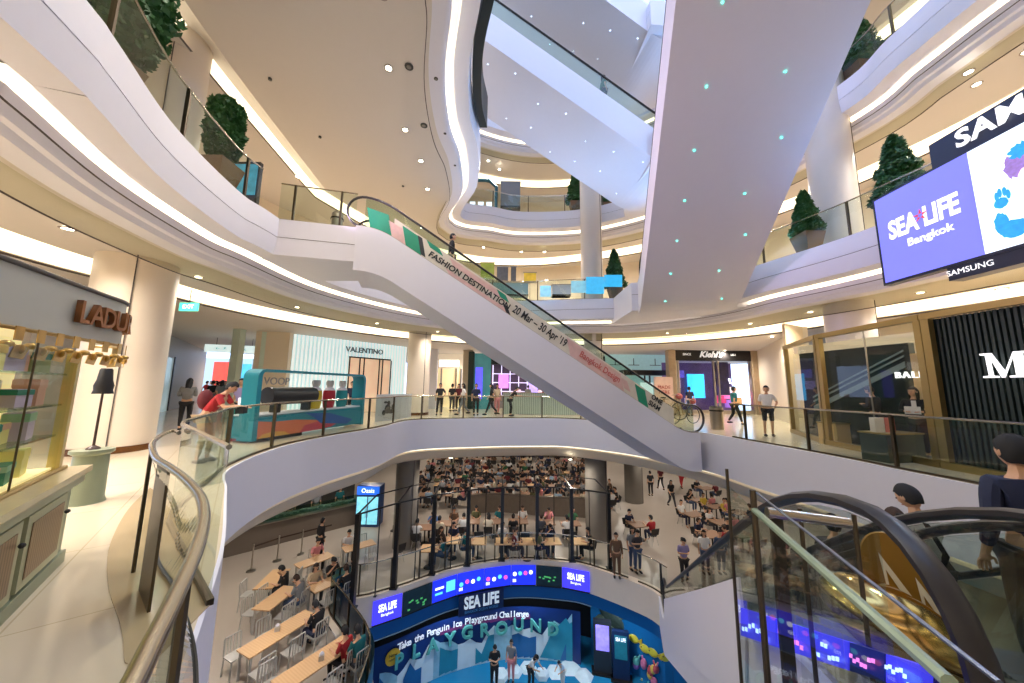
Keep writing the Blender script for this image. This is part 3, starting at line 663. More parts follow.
# teal glass shop right of the column
e = empty('shopfront', D(640, 412, 25), 'pale teal glazed shop with black awning left of the Kiehl\'s shop', 'shop')
a = D(607, 370, 25); b = D(671, 410, 25); W_ = b.x - a.x
MB().box(((a.x + b.x) / 2, 25.4, 2.05), (W_, .1, 4.1)).build('back_wall', mat('pale_teal_lit', (168, 204, 206), .4, emit=.35, var=.1), e)
MB().box((a.x + W_ * .55, 24.6, 2.7), (W_ * .7, 1.1, .35)).build('awning', BLACK, e)
m = MB()
for t in (.05, .25, .3, .62, .7, .98): m.box((a.x + W_ * t, 25.2, 1.35), (.09, .1, 2.7))
for t in (.15, .45, .8): m.box((a.x + W_ * t, 25.2, 3.3), (.8, .04, .04)).box((a.x + W_ * t, 25.2, 3.55), (.04, .04, .5))
m.build('frame', BLACK, e)
MB().box((a.x + W_ * .62, 24.9, 1.5), (.9, .1, 1.0)).build('white_display', mat('white_lit_display', (220, 240, 240), .4, emit=.8), e)
e = empty('poster_stand', D(664, 416, 21), 'pale pink upright poster stand beside the foot of the long escalator', 'poster')
p = D(664, 396, 21); MB().box((p.x, 21, 1.15), (1.15, .08, 2.3)).build('poster', mat('pink_poster', (226, 196, 186), .5, var=.2, scale=3), e)
MB().box((p.x, 21, .05), (1.2, .4, .1)).build('foot', BLACK, e)
text('MADE\nHERE', .3, .004, mat('red_print', (170, 60, 60), .5), (1, 0, 0), (0, 0, 1), (p.x, 20.93, 1.5), 'lettering', e)
# Kiehl's
YK = 22.3; a = D(676, 380, YK); b = D(751, 380, YK); W_ = b.x - a.x; xc = (a.x + b.x) / 2
e = empty('shopfront', (xc, YK, 0), "black-headed Kiehl's shop with a bright blue window screen", 'shop')
zt = D(713, 349, YK).z; zh = D(713, 361, YK).z
MB().box((xc, YK, (zt + zh) / 2), (W_, .3, zt - zh)).build('black_header', BLACK, e)
text("Kiehl's", .56, .02, mat('white_letter', (240, 240, 240), .4, emit=.45), (1, 0, 0), (0, 0, 1), (xc - .2, YK - .18, (zt + zh) / 2), 'lettering', e, shear=.35, bold=.012)
text('SINCE', .2, .01, MATS['white_letter'], (1, 0, 0), (0, 0, 1), (xc - 1.75, YK - .18, (zt + zh) / 2), 'lettering', e)
text('1851', .2, .01, MATS['white_letter'], (1, 0, 0), (0, 0, 1), (xc + 1.3, YK - .18, (zt + zh) / 2), 'lettering', e)
MB().box((xc, YK + 2, zh / 2), (W_, .1, zh)).build('back_wall', mat('violet_shop_back', (104, 84, 132), .5, emit=.25, var=.6, scale=2.2), e)
MB().box((a.x + W_ * .27, YK, zh * .5), (W_ * .5, .04, zh)).build('window_glass', glass('shop_window_glass', (214, 214, 235), .7), e)
m = MB()
for t in (0, .03, .5, .56, 1): m.box((a.x + W_ * t, YK - .05, zh / 2), (.1, .15, zh))
m.box((xc, YK - .05, .12), (W_, .2, .24)); m.build('steel_frame', STEEL, e)
s1, s2 = D(687, 374, YK - .2), D(705, 398, YK - .2)
MB().box(((s1.x + s2.x) / 2, YK - .2, (s1.z + s2.z) / 2), (s2.x - s1.x, .08, s1.z - s2.z)).build('blue_screen_or_reflection', mat('cyan_blue_screen', (40, 150, 240), .4, emit=2.2, var=.6, scale=1.6), e)
MB().box((a.x + W_ * .66, YK + .4, 2.3), (.95, .05, 2.2)).build('dark_banner', mat('navy_floral_banner', (40, 34, 84), .5, var=.9, scale=4), e)
for i, (t, z, c) in enumerate([(.1, 1.9, (210, 190, 250)), (.16, 2.6, (120, 110, 220)), (.3, .7, (210, 230, 250)), (.44, 1.5, (110, 90, 180)), (.72, .9, (190, 60, 110)), (.82, 1.2, (230, 120, 190)), (.9, 1.5, (250, 235, 250)), (.94, .8, (200, 150, 90)), (.86, .6, (140, 100, 190))]):
    MB().box((a.x + W_ * t, YK + 1.2, z), (.62, .3, .5)).build('product_display', mat('display_%d' % i, c, .4, emit=.9, var=.5, scale=4), e)
ch = D(727, 382, YK + .8); m = MB()
for k in range(10):
    t = 2 * PI * k / 10
    m.tube([ch + Vector((0, 0, .05)), ch + Vector((.3 * math.cos(t), .3 * math.sin(t), -.12)), ch + Vector((.5 * math.cos(t), .5 * math.sin(t), .12))], .02, 5); m.ell(ch + Vector((.5 * math.cos(t), .5 * math.sin(t), .16)), (.05, .05, .08), 6, 4)
m.tube([ch, ch + Vector((0, 0, .7))], .012)
m.build('chandelier', mat('white_chandelier', (250, 240, 255), .4, emit=2.5), None, False, "white chandelier hanging inside the Kiehl's shop", 'lamp')
for sx, sm in ((a.x - .3, mat('veined_stone', (180, 160, 134), .3, var=.15)), (b.x + .25, MATS.get('veined_stone'))): struct('wall_pier', MB().box((sx, YK, 2.1), (.45, .5, 4.2)), sm)
# cream wall to the right
sA = [Vector(p + (0,)) for p in [(10.6, 12.9), (9.35, 10.15), (9.05, 7.25), (9.1, 4.5), (9.25, 1.5), (9.5, -2)]]
struct('wall_right_cream', MB().slabpoly([(b.x + .5, YK, 0), (11.9, 13.6, 0), (11.9, 13.6, 4.15), (b.x + .5, YK, 4.15)], (.2, 0, 0)), CREAM)
struct('wall_right_cream', MB().slabpoly([(11.9, 13.6, 0), sA[0], sA[0] + Vector((0, 0, 4.15)), (11.9, 13.6, 4.15)], (.05, .2, 0)), mat('peach_wall', (226, 202, 164), .45))
HZ = 3.12
def gframe(a, b, e, h=HZ):
    d = (b - a).normalized(); m = MB()
    for p in (a, b - d * .14): m.slabpoly([p, p + d * .14, p + d * .14 + Vector((0, 0, h)), p + Vector((0, 0, h))], Vector((d.y, -d.x, 0)) * .12)
    m.slabpoly([a + Vector((0, 0, h)), b + Vector((0, 0, h)), b + Vector((0, 0, h + .13)), a + Vector((0, 0, h + .13))], Vector((d.y, -d.x, 0)) * .14)
    m.slabpoly([a, b, b + Vector((0, 0, .14)), a + Vector((0, 0, .14))], Vector((d.y, -d.x, 0)) * .14)
    m.build('gold_frame', BRASS, e)
e = empty('shopfront', sA[0].lerp(sA[1], .5), 'narrow gold-framed glass shopfront next to the cream wall', 'shop')
gframe(sA[0], sA[1], e); MB().quad(sA[0], sA[1], sA[1] + Vector((0, 0, HZ)), sA[0] + Vector((0, 0, HZ))).build('window_glass', GL, e)
MB().slabpoly([(13.5, 12.8, 0), (12.0, 10.2, 0), (12.0, 10.2, 3.3), (13.5, 12.8, 3.3)], (.1, 0, 0)).build('interior_wall', mat('pearl_interior', (206, 200, 176), .4, emit=.1, var=.1), e)
m = MB()
for i in range(7):
    x = Vector((13.2, 12.5, 0)).lerp(Vector((12.1, 10.4, 0)), i / 6); m.box((x.x - .1, x.y, 1.7), (.05, .28, 1.5), .5)
m.build('lit_niche', mat('white_blue_light', (206, 226, 240), .3, emit=1.0), e)
e = empty('shopfront', sA[1].lerp(sA[2], .5), 'wide gold-framed Bally window with a dark glossy panel inside', 'shop')
gframe(sA[1], sA[2], e); MB().quad(sA[1], sA[2], sA[2] + Vector((0, 0, HZ)), sA[1] + Vector((0, 0, HZ))).build('window_glass', glass('bally_window', (235, 240, 235), .5), e)
MB().box(sA[1].lerp(sA[2], .5) + Vector((0, 0, HZ / 2)), (.02, .03, HZ)).build('glass_joint', STEEL, e)
# interior of it
MB().slabpoly([(10.2, 11.9, .0), (10.45, 8.8, .0), (10.45, 8.8, 2.85), (10.2, 11.9, 2.85)], (.15, 0, 0)).build('dark_gloss_wall', mat('black_green_gloss', (20, 34, 32), .4, var=.2), e)
MB().slabpoly([(10.1, 12.0, 2.85), (10.6, 6.5, 2.85), (10.6, 6.5, 3.1), (10.1, 12.0, 3.1)], (.15, 0, 0)).build('lit_bulkhead', mat('warm_bulkhead', (226, 206, 170), .5, emit=.3), e)
MB().slabpoly([(10.45, 8.8, .0), (10.6, 6.5, .0), (10.6, 6.5, 2.55), (10.45, 8.8, 2.55)], (.15, 0, 0)).build('cream_wall', mat('sand_wall', (214, 180, 128), .5), e)
bl = V(916, 375, Vector((10.45, 8.8, 0)), Vector((10.6, 6.5, 0)))
text('BALLY', .24, .03, mat('white_glow_letter', (255, 255, 255), .4, emit=1.0), (.05, -1, 0), (0, 0, 1), bl + Vector((-.06, 0, 0)), 'lettering', e, space=1.3)
m = MB()
for o_, t in ((0, .16), (.28, .05), (.42, .05)):
    m.slabpoly([(10.19 , 11.5, .9 + o_), (10.42, 8.9, 2.2 + o_), (10.42, 8.9, 2.2 + o_ + t), (10.19, 11.5, .9 + o_ + t)], (-.02, 0, 0))
m.build('reflection_stripes', mat('reflected_grey', (120, 134, 130), .3, emit=.08), e)  # pale stripes painted as the escalator's reflection in the window
e = empty('shopfront', sA[2].lerp(sA[4], .5), 'dark green ribbed shopfront wall with glowing white Mulberry letters', 'shop')
gframe(sA[2], sA[3], e); gframe(sA[3], sA[5], e)
ribm = mat('dark_green_ribs', (38, 52, 50), .45, var=.1)
m = MB()
for a_, b_ in ((sA[2], sA[3]), (sA[3], sA[5])):
    d = (b_ - a_).normalized(); L = (b_ - a_).length; nn = Vector((-d.y, d.x, 0)) * -1
    k = int(L / .085)
    m.slabpoly([a_ + Vector((.08, 0, 0)), b_ + Vector((.08, 0, 0)), b_ + Vector((.08, 0, HZ)), a_ + Vector((.08, 0, HZ))], (.1, 0, 0))
    for i in range(k):
        p = a_ + d * (i * .085 + .02) + Vector((.05, 0, HZ / 2)); m.box(p, (.05, .045, HZ))
m.build('ribbed_wall', ribm, e)
mp = V(1008, 362, sA[2], sA[3])
mo = V(988, 378, sA[2], sA[3]) + Vector((-.06, 0, 0)); ky = Vector((.02, -1, 0)); hM = .46
def P_(x, z): return mo + ky * x + Vector((0, 0, z))
glow = mat('white_glow_letter', (255, 255, 255), .4, emit=1.5)
for sh in ([(0, 0), (.2, 0), (.2, .03), (.13, .04), (.12, .4), (.24, .0), (.27, .0), (.42, .4), (.42, .04), (.34, .03), (.34, 0), (.6, 0), (.6, .03), (.53, .04), (.53, .42), (.6, .43), (.6, .46), (.43, .46), (.29, .1), (.15, .46), (0, .46), (0, .43), (.07, .42), (.08, .04), (0, .03)],):
    MB().slabpoly([P_(x, z) for x, z in sh], (-.03, 0, 0)).build('lettering', glow, e)
text('ulberry', .44, .015, glow, ky, (0, 0, 1), P_(.64, .2), 'lettering', e, align='LEFT')
struct('wall_right_interior', MB().slabpoly([(13.9, 14.5, 0), (13.9, -3, 0), (13.9, -3, 4.1), (13.9, 14.5, 4.1)], (.1, 0, 0)), CREAM)
# benches and display blocks in front of the Bally window
for px, py, lab in ((835, 440, 'small peach display block inside the Bally window'), (893, 452, 'dark green low display bench inside the Bally window')):
    p = U(px, py, .0); p = D(px, py, 0 + (10.2 if px < 850 else 8.0)); 
    e = empty('display_block', (p.x, p.y, 0), lab, 'display stand')
    w_ = .5 if px < 850 else 1.1
    MB().box((p.x, p.y, .3), (w_, .5, .6), .2).build('block', mat('peach_block', (214, 180, 130), .4) if px < 850 else mat('green_block', (52, 62, 56), .4), e)
    MB().box((p.x, p.y, .62), (w_ + .04, .54, .03), .2).build('top', BRASS, e)
for i, (px, py) in enumerate(((878, 432), (888, 430))):
    p = D(px, py, 8.0); e = empty('shopping_bag', (p.x, p.y, .635), ['white', 'pink'][i] + ' paper bag standing on the dark green bench in the Bally window', 'bag')
    MB().box((p.x, p.y, .635 + .16), (.22, .12, .32)).build('body', mat(['white_bag', 'pink_bag'][i], [(226, 214, 206), (206, 110, 96)][i], .6), e)
    MB().tube([(p.x - .05, p.y, .95), (p.x - .04, p.y, 1.06), (p.x + .04, p.y, 1.06), (p.x + .05, p.y, .95)], .006).build('handle', BLACK, e)
# ================================================================== big video screen at the upper right
qA = Vector((9.25, 8.0, 0)); qB = Vector((9.02, 2.2, 0))
def q(px, py): return V(px, py, qA, qB)
qd = (qB - qA).normalized()
zT, zB, = q(876, 201).z, q(886, 283).z
xs = q(880, 240); sp = q(976, 200)
def qp(base, z, off=0.): return Vector((base[0] - off, base[1], z))
e = empty('video_screen', (qA.x, qA.y, zB), 'large angled LED screen with Sea Life advert and Samsung header at upper right', 'screen')
pL = Vector((xs.x, xs.y, 0)); pS = Vector((sp.x, sp.y, 0)); pE = qB.copy()
zT2 = zT
def scr(p0, p1, z0, z1, m, off=.0, th=.14, name='panel'):
    return MB().slabpoly([qp(p0, z0, off), qp(p1, z0, off), qp(p1, z1, off), qp(p0, z1, off)], (th, 0, 0)).build(name, m, e)
navy = mat('navy_frame', (24, 34, 62), .4)
scr(pL - qd * .06, pE, zB - .06, zT + .06, navy, 0, .2, 'frame')
scr(pL, pS, zB, zT, mat('periwinkle_screen', (112, 116, 222), .5, emit=.95, var=.02), .012, .01, 'blue_picture')
scr(pS, pE, zB, zT, mat('white_screen', (226, 238, 250), .5, emit=.95, var=.03), .012, .01, 'white_picture')
mid = pL.lerp(pS, .5)
text('SEA LIFE', .62, .004, mat('white_screen_print', (250, 250, 255), .5, emit=.9), qd, (0, 0, 1), qp(mid, zB + (zT - zB) * .56, .02), 'lettering', e, bold=.02, fit=(pS - pL).length * .74)
text('Bangkok', .25, .004, MATS['white_screen_print'], qd, (0, 0, 1), qp(mid, zB + (zT - zB) * .36, .02) + qd * .1, 'lettering', e, bold=.004)
m = MB(); sc_ = qp(mid, zB + (zT - zB) * .6, .024) + qd * .0
for k in range(5):
    t = PI / 2 + 2 * PI * k / 5; m.slabpoly([sc_ + qd * (.16 * math.cos(t)) + Vector((0, 0, .16 * math.sin(t))), sc_ + qd * (.05 * math.cos(t + .6)) + Vector((0, 0, .05 * math.sin(t + .6))), sc_ + qd * (.05 * math.cos(t - .6)) + Vector((0, 0, .05 * math.sin(t - .6)))], (-.004, 0, 0))
m.build('red_star_mark', mat('red_star', (220, 80, 90), .5, emit=.6), e)
hL = q(929, 155); hS = Vector((hL.x, hL.y, 0))
scr(hS, pE, zT + .06, zT + .62, navy, -.02, .3, 'header_box')
text('SAMSUNG', .5, .01, mat('white_header_letter', (250, 250, 250), .4, emit=.8), qd, (0, 0, 1), qp(q(956, 140), zT + .34, .02), 'lettering', e, align='LEFT', bold=.014, space=1.08)
fL = q(946, 268); scr(Vector((fL.x, fL.y, 0)), pE, zB - .34, zB - .06, navy, -.02, .3, 'lower_box')
text('SAMSUNG', .16, .003, MATS['white_header_letter'], qd, (0, 0, 1), qp(q(970, 268), zB - .2, .02), 'lettering', e)
# picture of a reaching blue figure, as coloured shapes on the screen
bl1 = mat('blue_picture_fur', (40, 150, 214), .5, emit=.8, var=.3, scale=14); bl2 = mat('violet_picture_hair', (150, 120, 190), .5, emit=.7, var=.4, scale=14)
def blob(px, py, rx, rz, m, nm_, wob=.15, seed=0):
    c = q(px, py); r = random.Random(seed); N = 26
    pts = [c + qd * (rx * math.cos(2 * PI * i / N) * (1 + wob * (r.random() - .5))) + Vector((-.02 - .002 * seed, 0, rz * math.sin(2 * PI * i / N) * (1 + wob * (r.random() - .5)))) for i in range(N)]
    MB().slabpoly(pts, (-.002, 0, 0)).build(nm_, m, e)
blob(1003, 224, .1, .22, bl1, 'picture_arm', .2, 1); blob(1016, 228, .2, .16, bl1, 'picture_arm', .2, 2)
for k, (dx_, dz_) in enumerate(((-5, -5), (-2, -10), (3, -12), (7, -9))): blob(1003 + dx_, 201 + dz_ * .8, .03, .09, bl1, 'picture_finger', .1, 3 + k)
blob(1003, 203, .1, .1, bl1, 'picture_hand', .15, 8)
blob(1018, 165, .16, .24, bl2, 'picture_hair', .4, 9); blob(1022, 150, .14, .14, bl1, 'picture_hair', .5, 10)
blob(1030, 175, .12, .17, mat('picture_skin', (236, 220, 214), .5, emit=.8), 'picture_face', .08, 11)
# support bracket
MB().box((qA.x + .5, 6, zT - .2), (.8, .2, .2)).box((qA.x + .5, 4, zT - .2), (.8, .2, .2)).build('wall_bracket', BLACK, e)
# ================================================================== potted topiary trees
LEAF = mat('dark_green_leaf', (44, 92, 44), .5, var=.5, scale=2.5); POTM = mat('bronze_planter', (120, 92, 66), .45, var=.1); BARK = mat('brown_bark', (84, 62, 44), .8)
def tree_proto(h, r, shape):
    "h = foliage height; local origin at pot base"
    m = MB(); rnd = random.Random(int(h * 10)); N = int(3200)
    for i in range(N):
        t = rnd.random() ** 1.25 if shape == 'cone' else rnd.random()
        rr = r * ((1 - t) ** .75 * 1.0 + .08) if shape == 'cone' else r * math.sqrt(max(0.05, 1 - (2 * t - 1) ** 4))
        rr *= (.80 + .26 * rnd.random()) * (1 + .08 * math.sin(t * 31) + .06 * math.sin(t * 17))
        th = rnd.random() * 2 * PI; c = Vector((rr * math.cos(th), rr * math.sin(th), .75 + h * t))
        s = .05 + .05 * rnd.random(); d = Vector((rnd.uniform(-1, 1), rnd.uniform(-1, 1), rnd.uniform(-.6, 1))).normalized(); d2 = d.cross(Vector((rnd.random(), rnd.random(), rnd.random() + .1))).normalized()
        m.quad(c - d * s, c + d2 * s * .5, c + d * s, c - d2 * s * .5)
    # dark inner mass so that the crown is closed
    prof = [(0.02, .72)] + [(r * (.74 * ((1 - t) ** .75) + .02 if shape == 'cone' else .80 * math.sqrt(max(0.03, 1 - (2 * t - 1) ** 4))), .75 + h * t) for t in [i / 9 for i in range(10)]]
    m.lathe(prof, seg=14)
    return m
def topiary(lab, p, h, r, shape='cone', group='potted topiary trees'):
    e = empty('topiary_tree', p, lab, 'potted tree', group)
    k = 1.
    key = (h, r, shape)
    if key not in TP: TP[key] = tree_proto(h, r, shape).mesh('foliage', LEAF)
    o = bpy.data.objects.new('foliage', TP[key]); COL.objects.link(o); o.parent = e; o.rotation_euler[2] = random.random() * 6
    MB().prism([(-.2, -.2), (.2, -.2), (.2, .2), (-.2, .2)], 0, .001)
    m = MB(); a, b = .2, .33
    m.add([(-a, -a, 0), (a, -a, 0), (a, a, 0), (-a, a, 0), (-b, -b, .66), (b, -b, .66), (b, b, .66), (-b, b, .66), (-b + .04, -b + .04, .6), (b - .04, -b + .04, .6), (b - .04, b - .04, .6), (-b + .04, b - .04, .6)],
          [(3, 2, 1, 0), (0, 1, 5, 4), (1, 2, 6, 5), (2, 3, 7, 6), (3, 0, 4, 7), (8, 9, 10, 11), (4, 5, 9, 8), (5, 6, 10, 9), (6, 7, 11, 10), (7, 4, 8, 11)])
    m.build('planter', POTM, e, local=True)
    MB().tube([(0, 0, .5), (.01, 0, .9)], .04).build('trunk', BARK, e, local=True)
    return e
TP = {}
def outw(px, py, z, off, cx=1.5, cy=9.5):
    p = U(px, py, z); d = Vector((p.x - cx, p.y - cy, 0)).normalized(); p = p + d * off; p.z = z + .03; return p
topiary('large bushy potted tree at the upper left corner behind the balcony glass', Vector((-6.55, 4.75, 6.03)), 2.5, .62, 'oval')
topiary('slender oval potted tree right of the thick round column on the upper left balcony', Vector((-6.95, 7.35, 6.03)), 1.6, .34, 'oval')
topiary('cone-shaped potted tree behind the blue film on the middle balcony', outw(612, 297, 6, .9), 2.0, .5)
topiary('smaller cone-shaped potted tree left of the tall column on the right balcony', outw(800, 254, 6, .35), 1.45, .38)
topiary('cone-shaped potted tree right of the tall column beside the video screen', outw(875, 227, 6, .75), 1.9, .52)
topiary('cone-shaped potted tree on the top right balcony', outw(846, 84, 12, .55), 2.1, .62)
topiary('narrow dark potted tree beside the column on the highest visible balcony', outw(575, 210, 12, .45), 2.0, .5)
topiary('half-hidden potted tree right of the column on the highest visible balcony', outw(604, 208, 12, .9), .9, .5)
# things on the balconies
fm = mat('cyan_film', (60, 190, 240), .3, emit=.5, var=.2)
for m_ in (fm, mat('pale_blue_film', (130, 205, 240), .3, emit=.4, var=.4, scale=4)): m_.node_tree.nodes['Principled BSDF'].inputs['Alpha'].default_value = .6
def gpatch(px0, py0, px1, py1, m, lab, cat, z=6, off=.1):
    a = U(px0, 298, z); b = U(px1, 298, z)
    a2 = V(px0, py0, a, b); b2 = V(px1, py0, a, b); a3 = V(px0, py1, a, b); b3 = V(px1, py1, a, b); dd = Vector((0, -.02, 0))
    return MB().slabpoly([a2 + dd, b2 + dd, b3 + dd, a3 + dd], (0, -.01, 0)).build('glass_sticker', m, None, False, lab, cat)
gpatch(540, 286, 551, 297, mat('pale_blue_film', (130, 205, 240), .3, emit=.4, var=.4, scale=4), 'small pale blue sticker on the middle balcony glass', 'sticker')
gpatch(571, 281, 586, 293, mat('pale_blue_film'), 'pale blue sticker on the balcony glass left of the column', 'sticker')
gpatch(586, 277, 604, 294, fm, 'bright cyan sticker on the balcony glass in front of the column', 'sticker')
gpatch(604, 275, 622, 287, fm, 'bright cyan band on the balcony glass in front of the potted tree', 'sticker')
# mid balcony counter units
def balcony_box(lab, px0, py0, px1, py1, y, m, cat='counter', name='display_counter', mtop=None, d=.5):
    a = D(px0, py0, y); b = D(px1, py1, y)
    e = empty(name, ((a.x + b.x) / 2, y, b.z), lab, cat); MB().box(((a.x + b.x) / 2, y, (a.z + b.z) / 2), (b.x - a.x, d, a.z - b.z)).build('body', m, e)
    MB().box(((a.x + b.x) / 2, y, a.z + .02), (b.x - a.x + .06, d + .06, .04)).build('top', mtop or STEEL, e)
    MB().box(((a.x + b.x) / 2, y, b.z + .04), (b.x - a.x + .02, d + .02, .08)).build('plinth', BLACK, e)
    return e
for px0, py0, px1, py1, y, m, l in ((481, 263, 494, 280, 19.6, mat('olive_picture', (140, 150, 60), .4, emit=.35, var=.5, scale=2), 'olive green poster on the back wall of the middle balcony'), (497, 267, 508, 281, 19.6, mat('grey_picture', (110, 112, 116), .4, var=.4), 'grey poster beside the olive one on the middle balcony'), (511, 267, 516, 281, 19.6, mat('grey_picture'), 'narrow grey poster on the middle balcony'), (524, 273, 536, 282, 19.6, mat('yellow_sign', (206, 170, 50), .4, emit=.4, var=.5, scale=3), 'small yellow sign board on the middle balcony')):
    a = D(px0, py0, y); b = D(px1, py1, y)
    e = empty('wall_poster', ((a.x + b.x) / 2, y, b.z), l, 'poster'); MB().box(((a.x + b.x) / 2, y, (a.z + b.z) / 2), (b.x - a.x, .05, a.z - b.z)).build('picture', m, e)
    MB().box(((a.x + b.x) / 2, y, a.z + .03), (b.x - a.x + .1, .08, .05)).box(((a.x + b.x) / 2, y, b.z - .03), (b.x - a.x + .1, .08, .05)).build('frame', STEEL, e)
    MB().tube([((a.x + b.x) / 2, y, b.z), ((a.x + b.x) / 2, y, 6.03)], .025).build('stand', STEEL, e)
balcony_box('long pale blue counter on the middle balcony left of the escalator glass', 484, 284, 528, 297, 18.6, mat('pale_blue_counter', (150, 180, 190), .35))
balcony_box('white low counter on the middle balcony behind the stickers', 552, 286, 570, 297, 18.4, WHITE)
a = D(641, 262, 17.2); b = D(651, 276, 17.2)
e = empty('framed_display', (a.x + .25, 17.2, 6.03), 'dark framed display case at the right end of the middle balcony', 'display case')
m = MB()
for x in (a.x, b.x): m.box((x, 17.2, 7.0), (.07, .3, 1.9))
m.box(((a.x + b.x) / 2, 17.2, 7.93), (b.x - a.x, .3, .07)).box(((a.x + b.x) / 2, 17.2, 6.1), (b.x - a.x, .3, .14)); m.build('frame', mat('steel_blue_frame', (96, 108, 120), .3, .6), e)
MB().ell(((a.x + b.x) / 2, 17.2, 6.45), (.22, .2, .3), 10, 8).build('display_bust', BLACK, e)
# big round clock and steel bin at the landing of the long escalator
p = PE1(L1 - .15, .4, 6.02)
e = empty('trash_bin', A1 + Vector((-1.0, .75, .02)), 'cylindrical steel litter bin on the landing at the top of the long escalator', 'bin'); q_ = WL[e.name]
MB().lathe([(.17, 0), (.17, .78)], q_, 20).build('body', STEEL, e, True); MB().lathe([(.19, .6), (.19, .64), (.17, .64)], q_, 20).build('band', BLACK, e, True); MB().lathe([(.17, .78), (.1, .86), (.03, .88)], q_, 20).build('lid', STEEL, e, True)
e = empty('round_medallion', A1 + Vector((-.45, 1.6, .5)), 'round bronze medallion beside the newel at the top of the long escalator', 'ornament'); q_ = WL[e.name]
m = MB(); m.slabpoly([q_ + Vector((.3 * math.cos(t), 0, .3 * math.sin(t))) for t in [2 * PI * i / 24 for i in range(24)]], (0, .05, 0)); m.build('disc', mat('antique_bronze', (120, 92, 58), .35, .6), e)
MB().tube([q_ + Vector((.31 * math.cos(t), .02, .31 * math.sin(t))) for t in [2 * PI * i / 24 for i in range(24)]], .02, 6, closed=True).build('ring', BLACK, e, True)
MB().tube([q_ + Vector((0, .02, -.3)), q_ + Vector((0, .02, -.5))], .03).build('stem', STEEL, e)
# upper-left balcony shop glimpses
a = D(255, 185, 10.5)
e = empty('poster_case', (-8.3, 11.2, 6.02), 'poster case with a blue sea picture on the upper left balcony', 'poster')
q_ = WL[e.name]; c = D(247, 181, 9.6)
MB().box((c.x, c.y, c.z - .7), (.8, .12, 2.6)).build('case', mat('dark_case', (50, 44, 40), .4), e); MB().box((c.x, c.y - .08, c.z), (.7, .02, 1.0)).build('blue_picture', mat('sea_picture', (70, 150, 180), .4, emit=.5, var=.6, scale=5), e)
MB().box((c.x, c.y - .08, c.z - 1.1), (.66, .02, .8)).build('dark_picture', mat('night_picture', (20, 60, 60), .4, emit=.2, var=.8, scale=5), e)
# arched blue stall on the highest balcony
c = D(480, 192, 21); e = empty('market_stall', (c.x, 21, 12.03), 'teal arched stall with small screens on the highest visible balcony', 'stall')
a = D(466, 180, 21); b = D(496, 206, 21)
fr = [(a.x, 12.03), (a.x, a.z - .5), (a.x + .5, a.z), (b.x - .5, a.z), (b.x, a.z - .5), (b.x, 12.03)]
MB().tube([(x, 21, z) for x, z in fr], .12, 6).build('arch_frame', mat('petrol_blue', (16, 84, 104), .4), e)
MB().box(((a.x + b.x) / 2, 21, 12.6), (b.x - a.x, .3, 1.1)).build('front_panel', mat('petrol_blue'), e)
for i in range(3): MB().box((a.x + .5 + i * .55, 20.9, 13.5), (.36, .05, .36)).build('screen', mat('bright_screen', (220, 230, 250), .4, emit=1.2), e)
balcony_box('tall grey lift door unit beside the teal stall', 501, 184, 520, 209, 20.6, mat('lift_grey', (120, 118, 118), .35), 'cabinet', 'lift_unit')
# ================================================================== pastry counter at the left edge
MINT = mat('mint_cabinet', (138, 146, 122), .4, var=.05); MINTL = mat('pale_mint_trim', (172, 172, 140), .4); WARMI = mat('warm_lit_interior', (246, 226, 168), .5, emit=.55, var=.08)
kA = U(0, 627, 0); kB = U(64, 561, 0); kd = (kB - kA).normalized(); kn = Vector((-kd.y, kd.x, 0)); kn = kn if kn.x < 0 else -kn   # kn points into the shop
kS = kA - kd * 1.6; kL = (kB - kS).length
def K(t, n, z): return kS + kd * t + kn * n + Vector((0, 0, z))
e = empty('pastry_counter', K(kL / 2, .6, 0), 'mint green and gold Ladur\u00e9e pastry counter with glass display case at left', 'counter')
def kb(t0, t1, n0, n1, z0, z1, nm_, m): return MB().slabpoly([K(t0, n0, z0), K(t1, n0, z0), K(t1, n1, z0), K(t0, n1, z0)], (0, 0, z1 - z0)).build(nm_, m, e)
kb(0, kL, .0, 1.1, 0, .1, 'plinth', MINT); kb(0, kL, .03, 1.1, .1, .66, 'cabinet_body', MINT); kb(-.0, kL + .03, -.03, 1.13, .66, .74, 'cornice', MINTL)
kb(0, kL + .06, -.06, 1.16, .74, .79, 'marble_top', mat('beige_marble_top', (196, 178, 136), .2, var=.15, scale=5))
kb(kL, kL + .28, .25, 1.1, 0, .6, 'end_cabinet', MINT); kb(kL, kL + .34, .2, 1.1, .6, .66, 'end_cabinet_top', mat('beige_marble_top'))
for i in range(4):
    t0 = kL - .12 - .78 * (i + 1); t1 = t0 + .7
    d = kb(t0, t1, .0, .03, .13, .62, 'door', MINTL)
    MB().slabpoly([K(t0 + .07, -.006, .19), K(t1 - .07, -.006, .19), K(t1 - .07, -.006, .56), K(t0 + .07, -.006, .56)], kn * .004).build('wicker_panel', wavemat('wicker_copper', (112, 84, 58), (150, 120, 92), 14, .4), d)
    MB().ell(K(t1 - .035, -.02, .47), (.018, .018, .018), 8, 6).build('knob', BLACK, d)
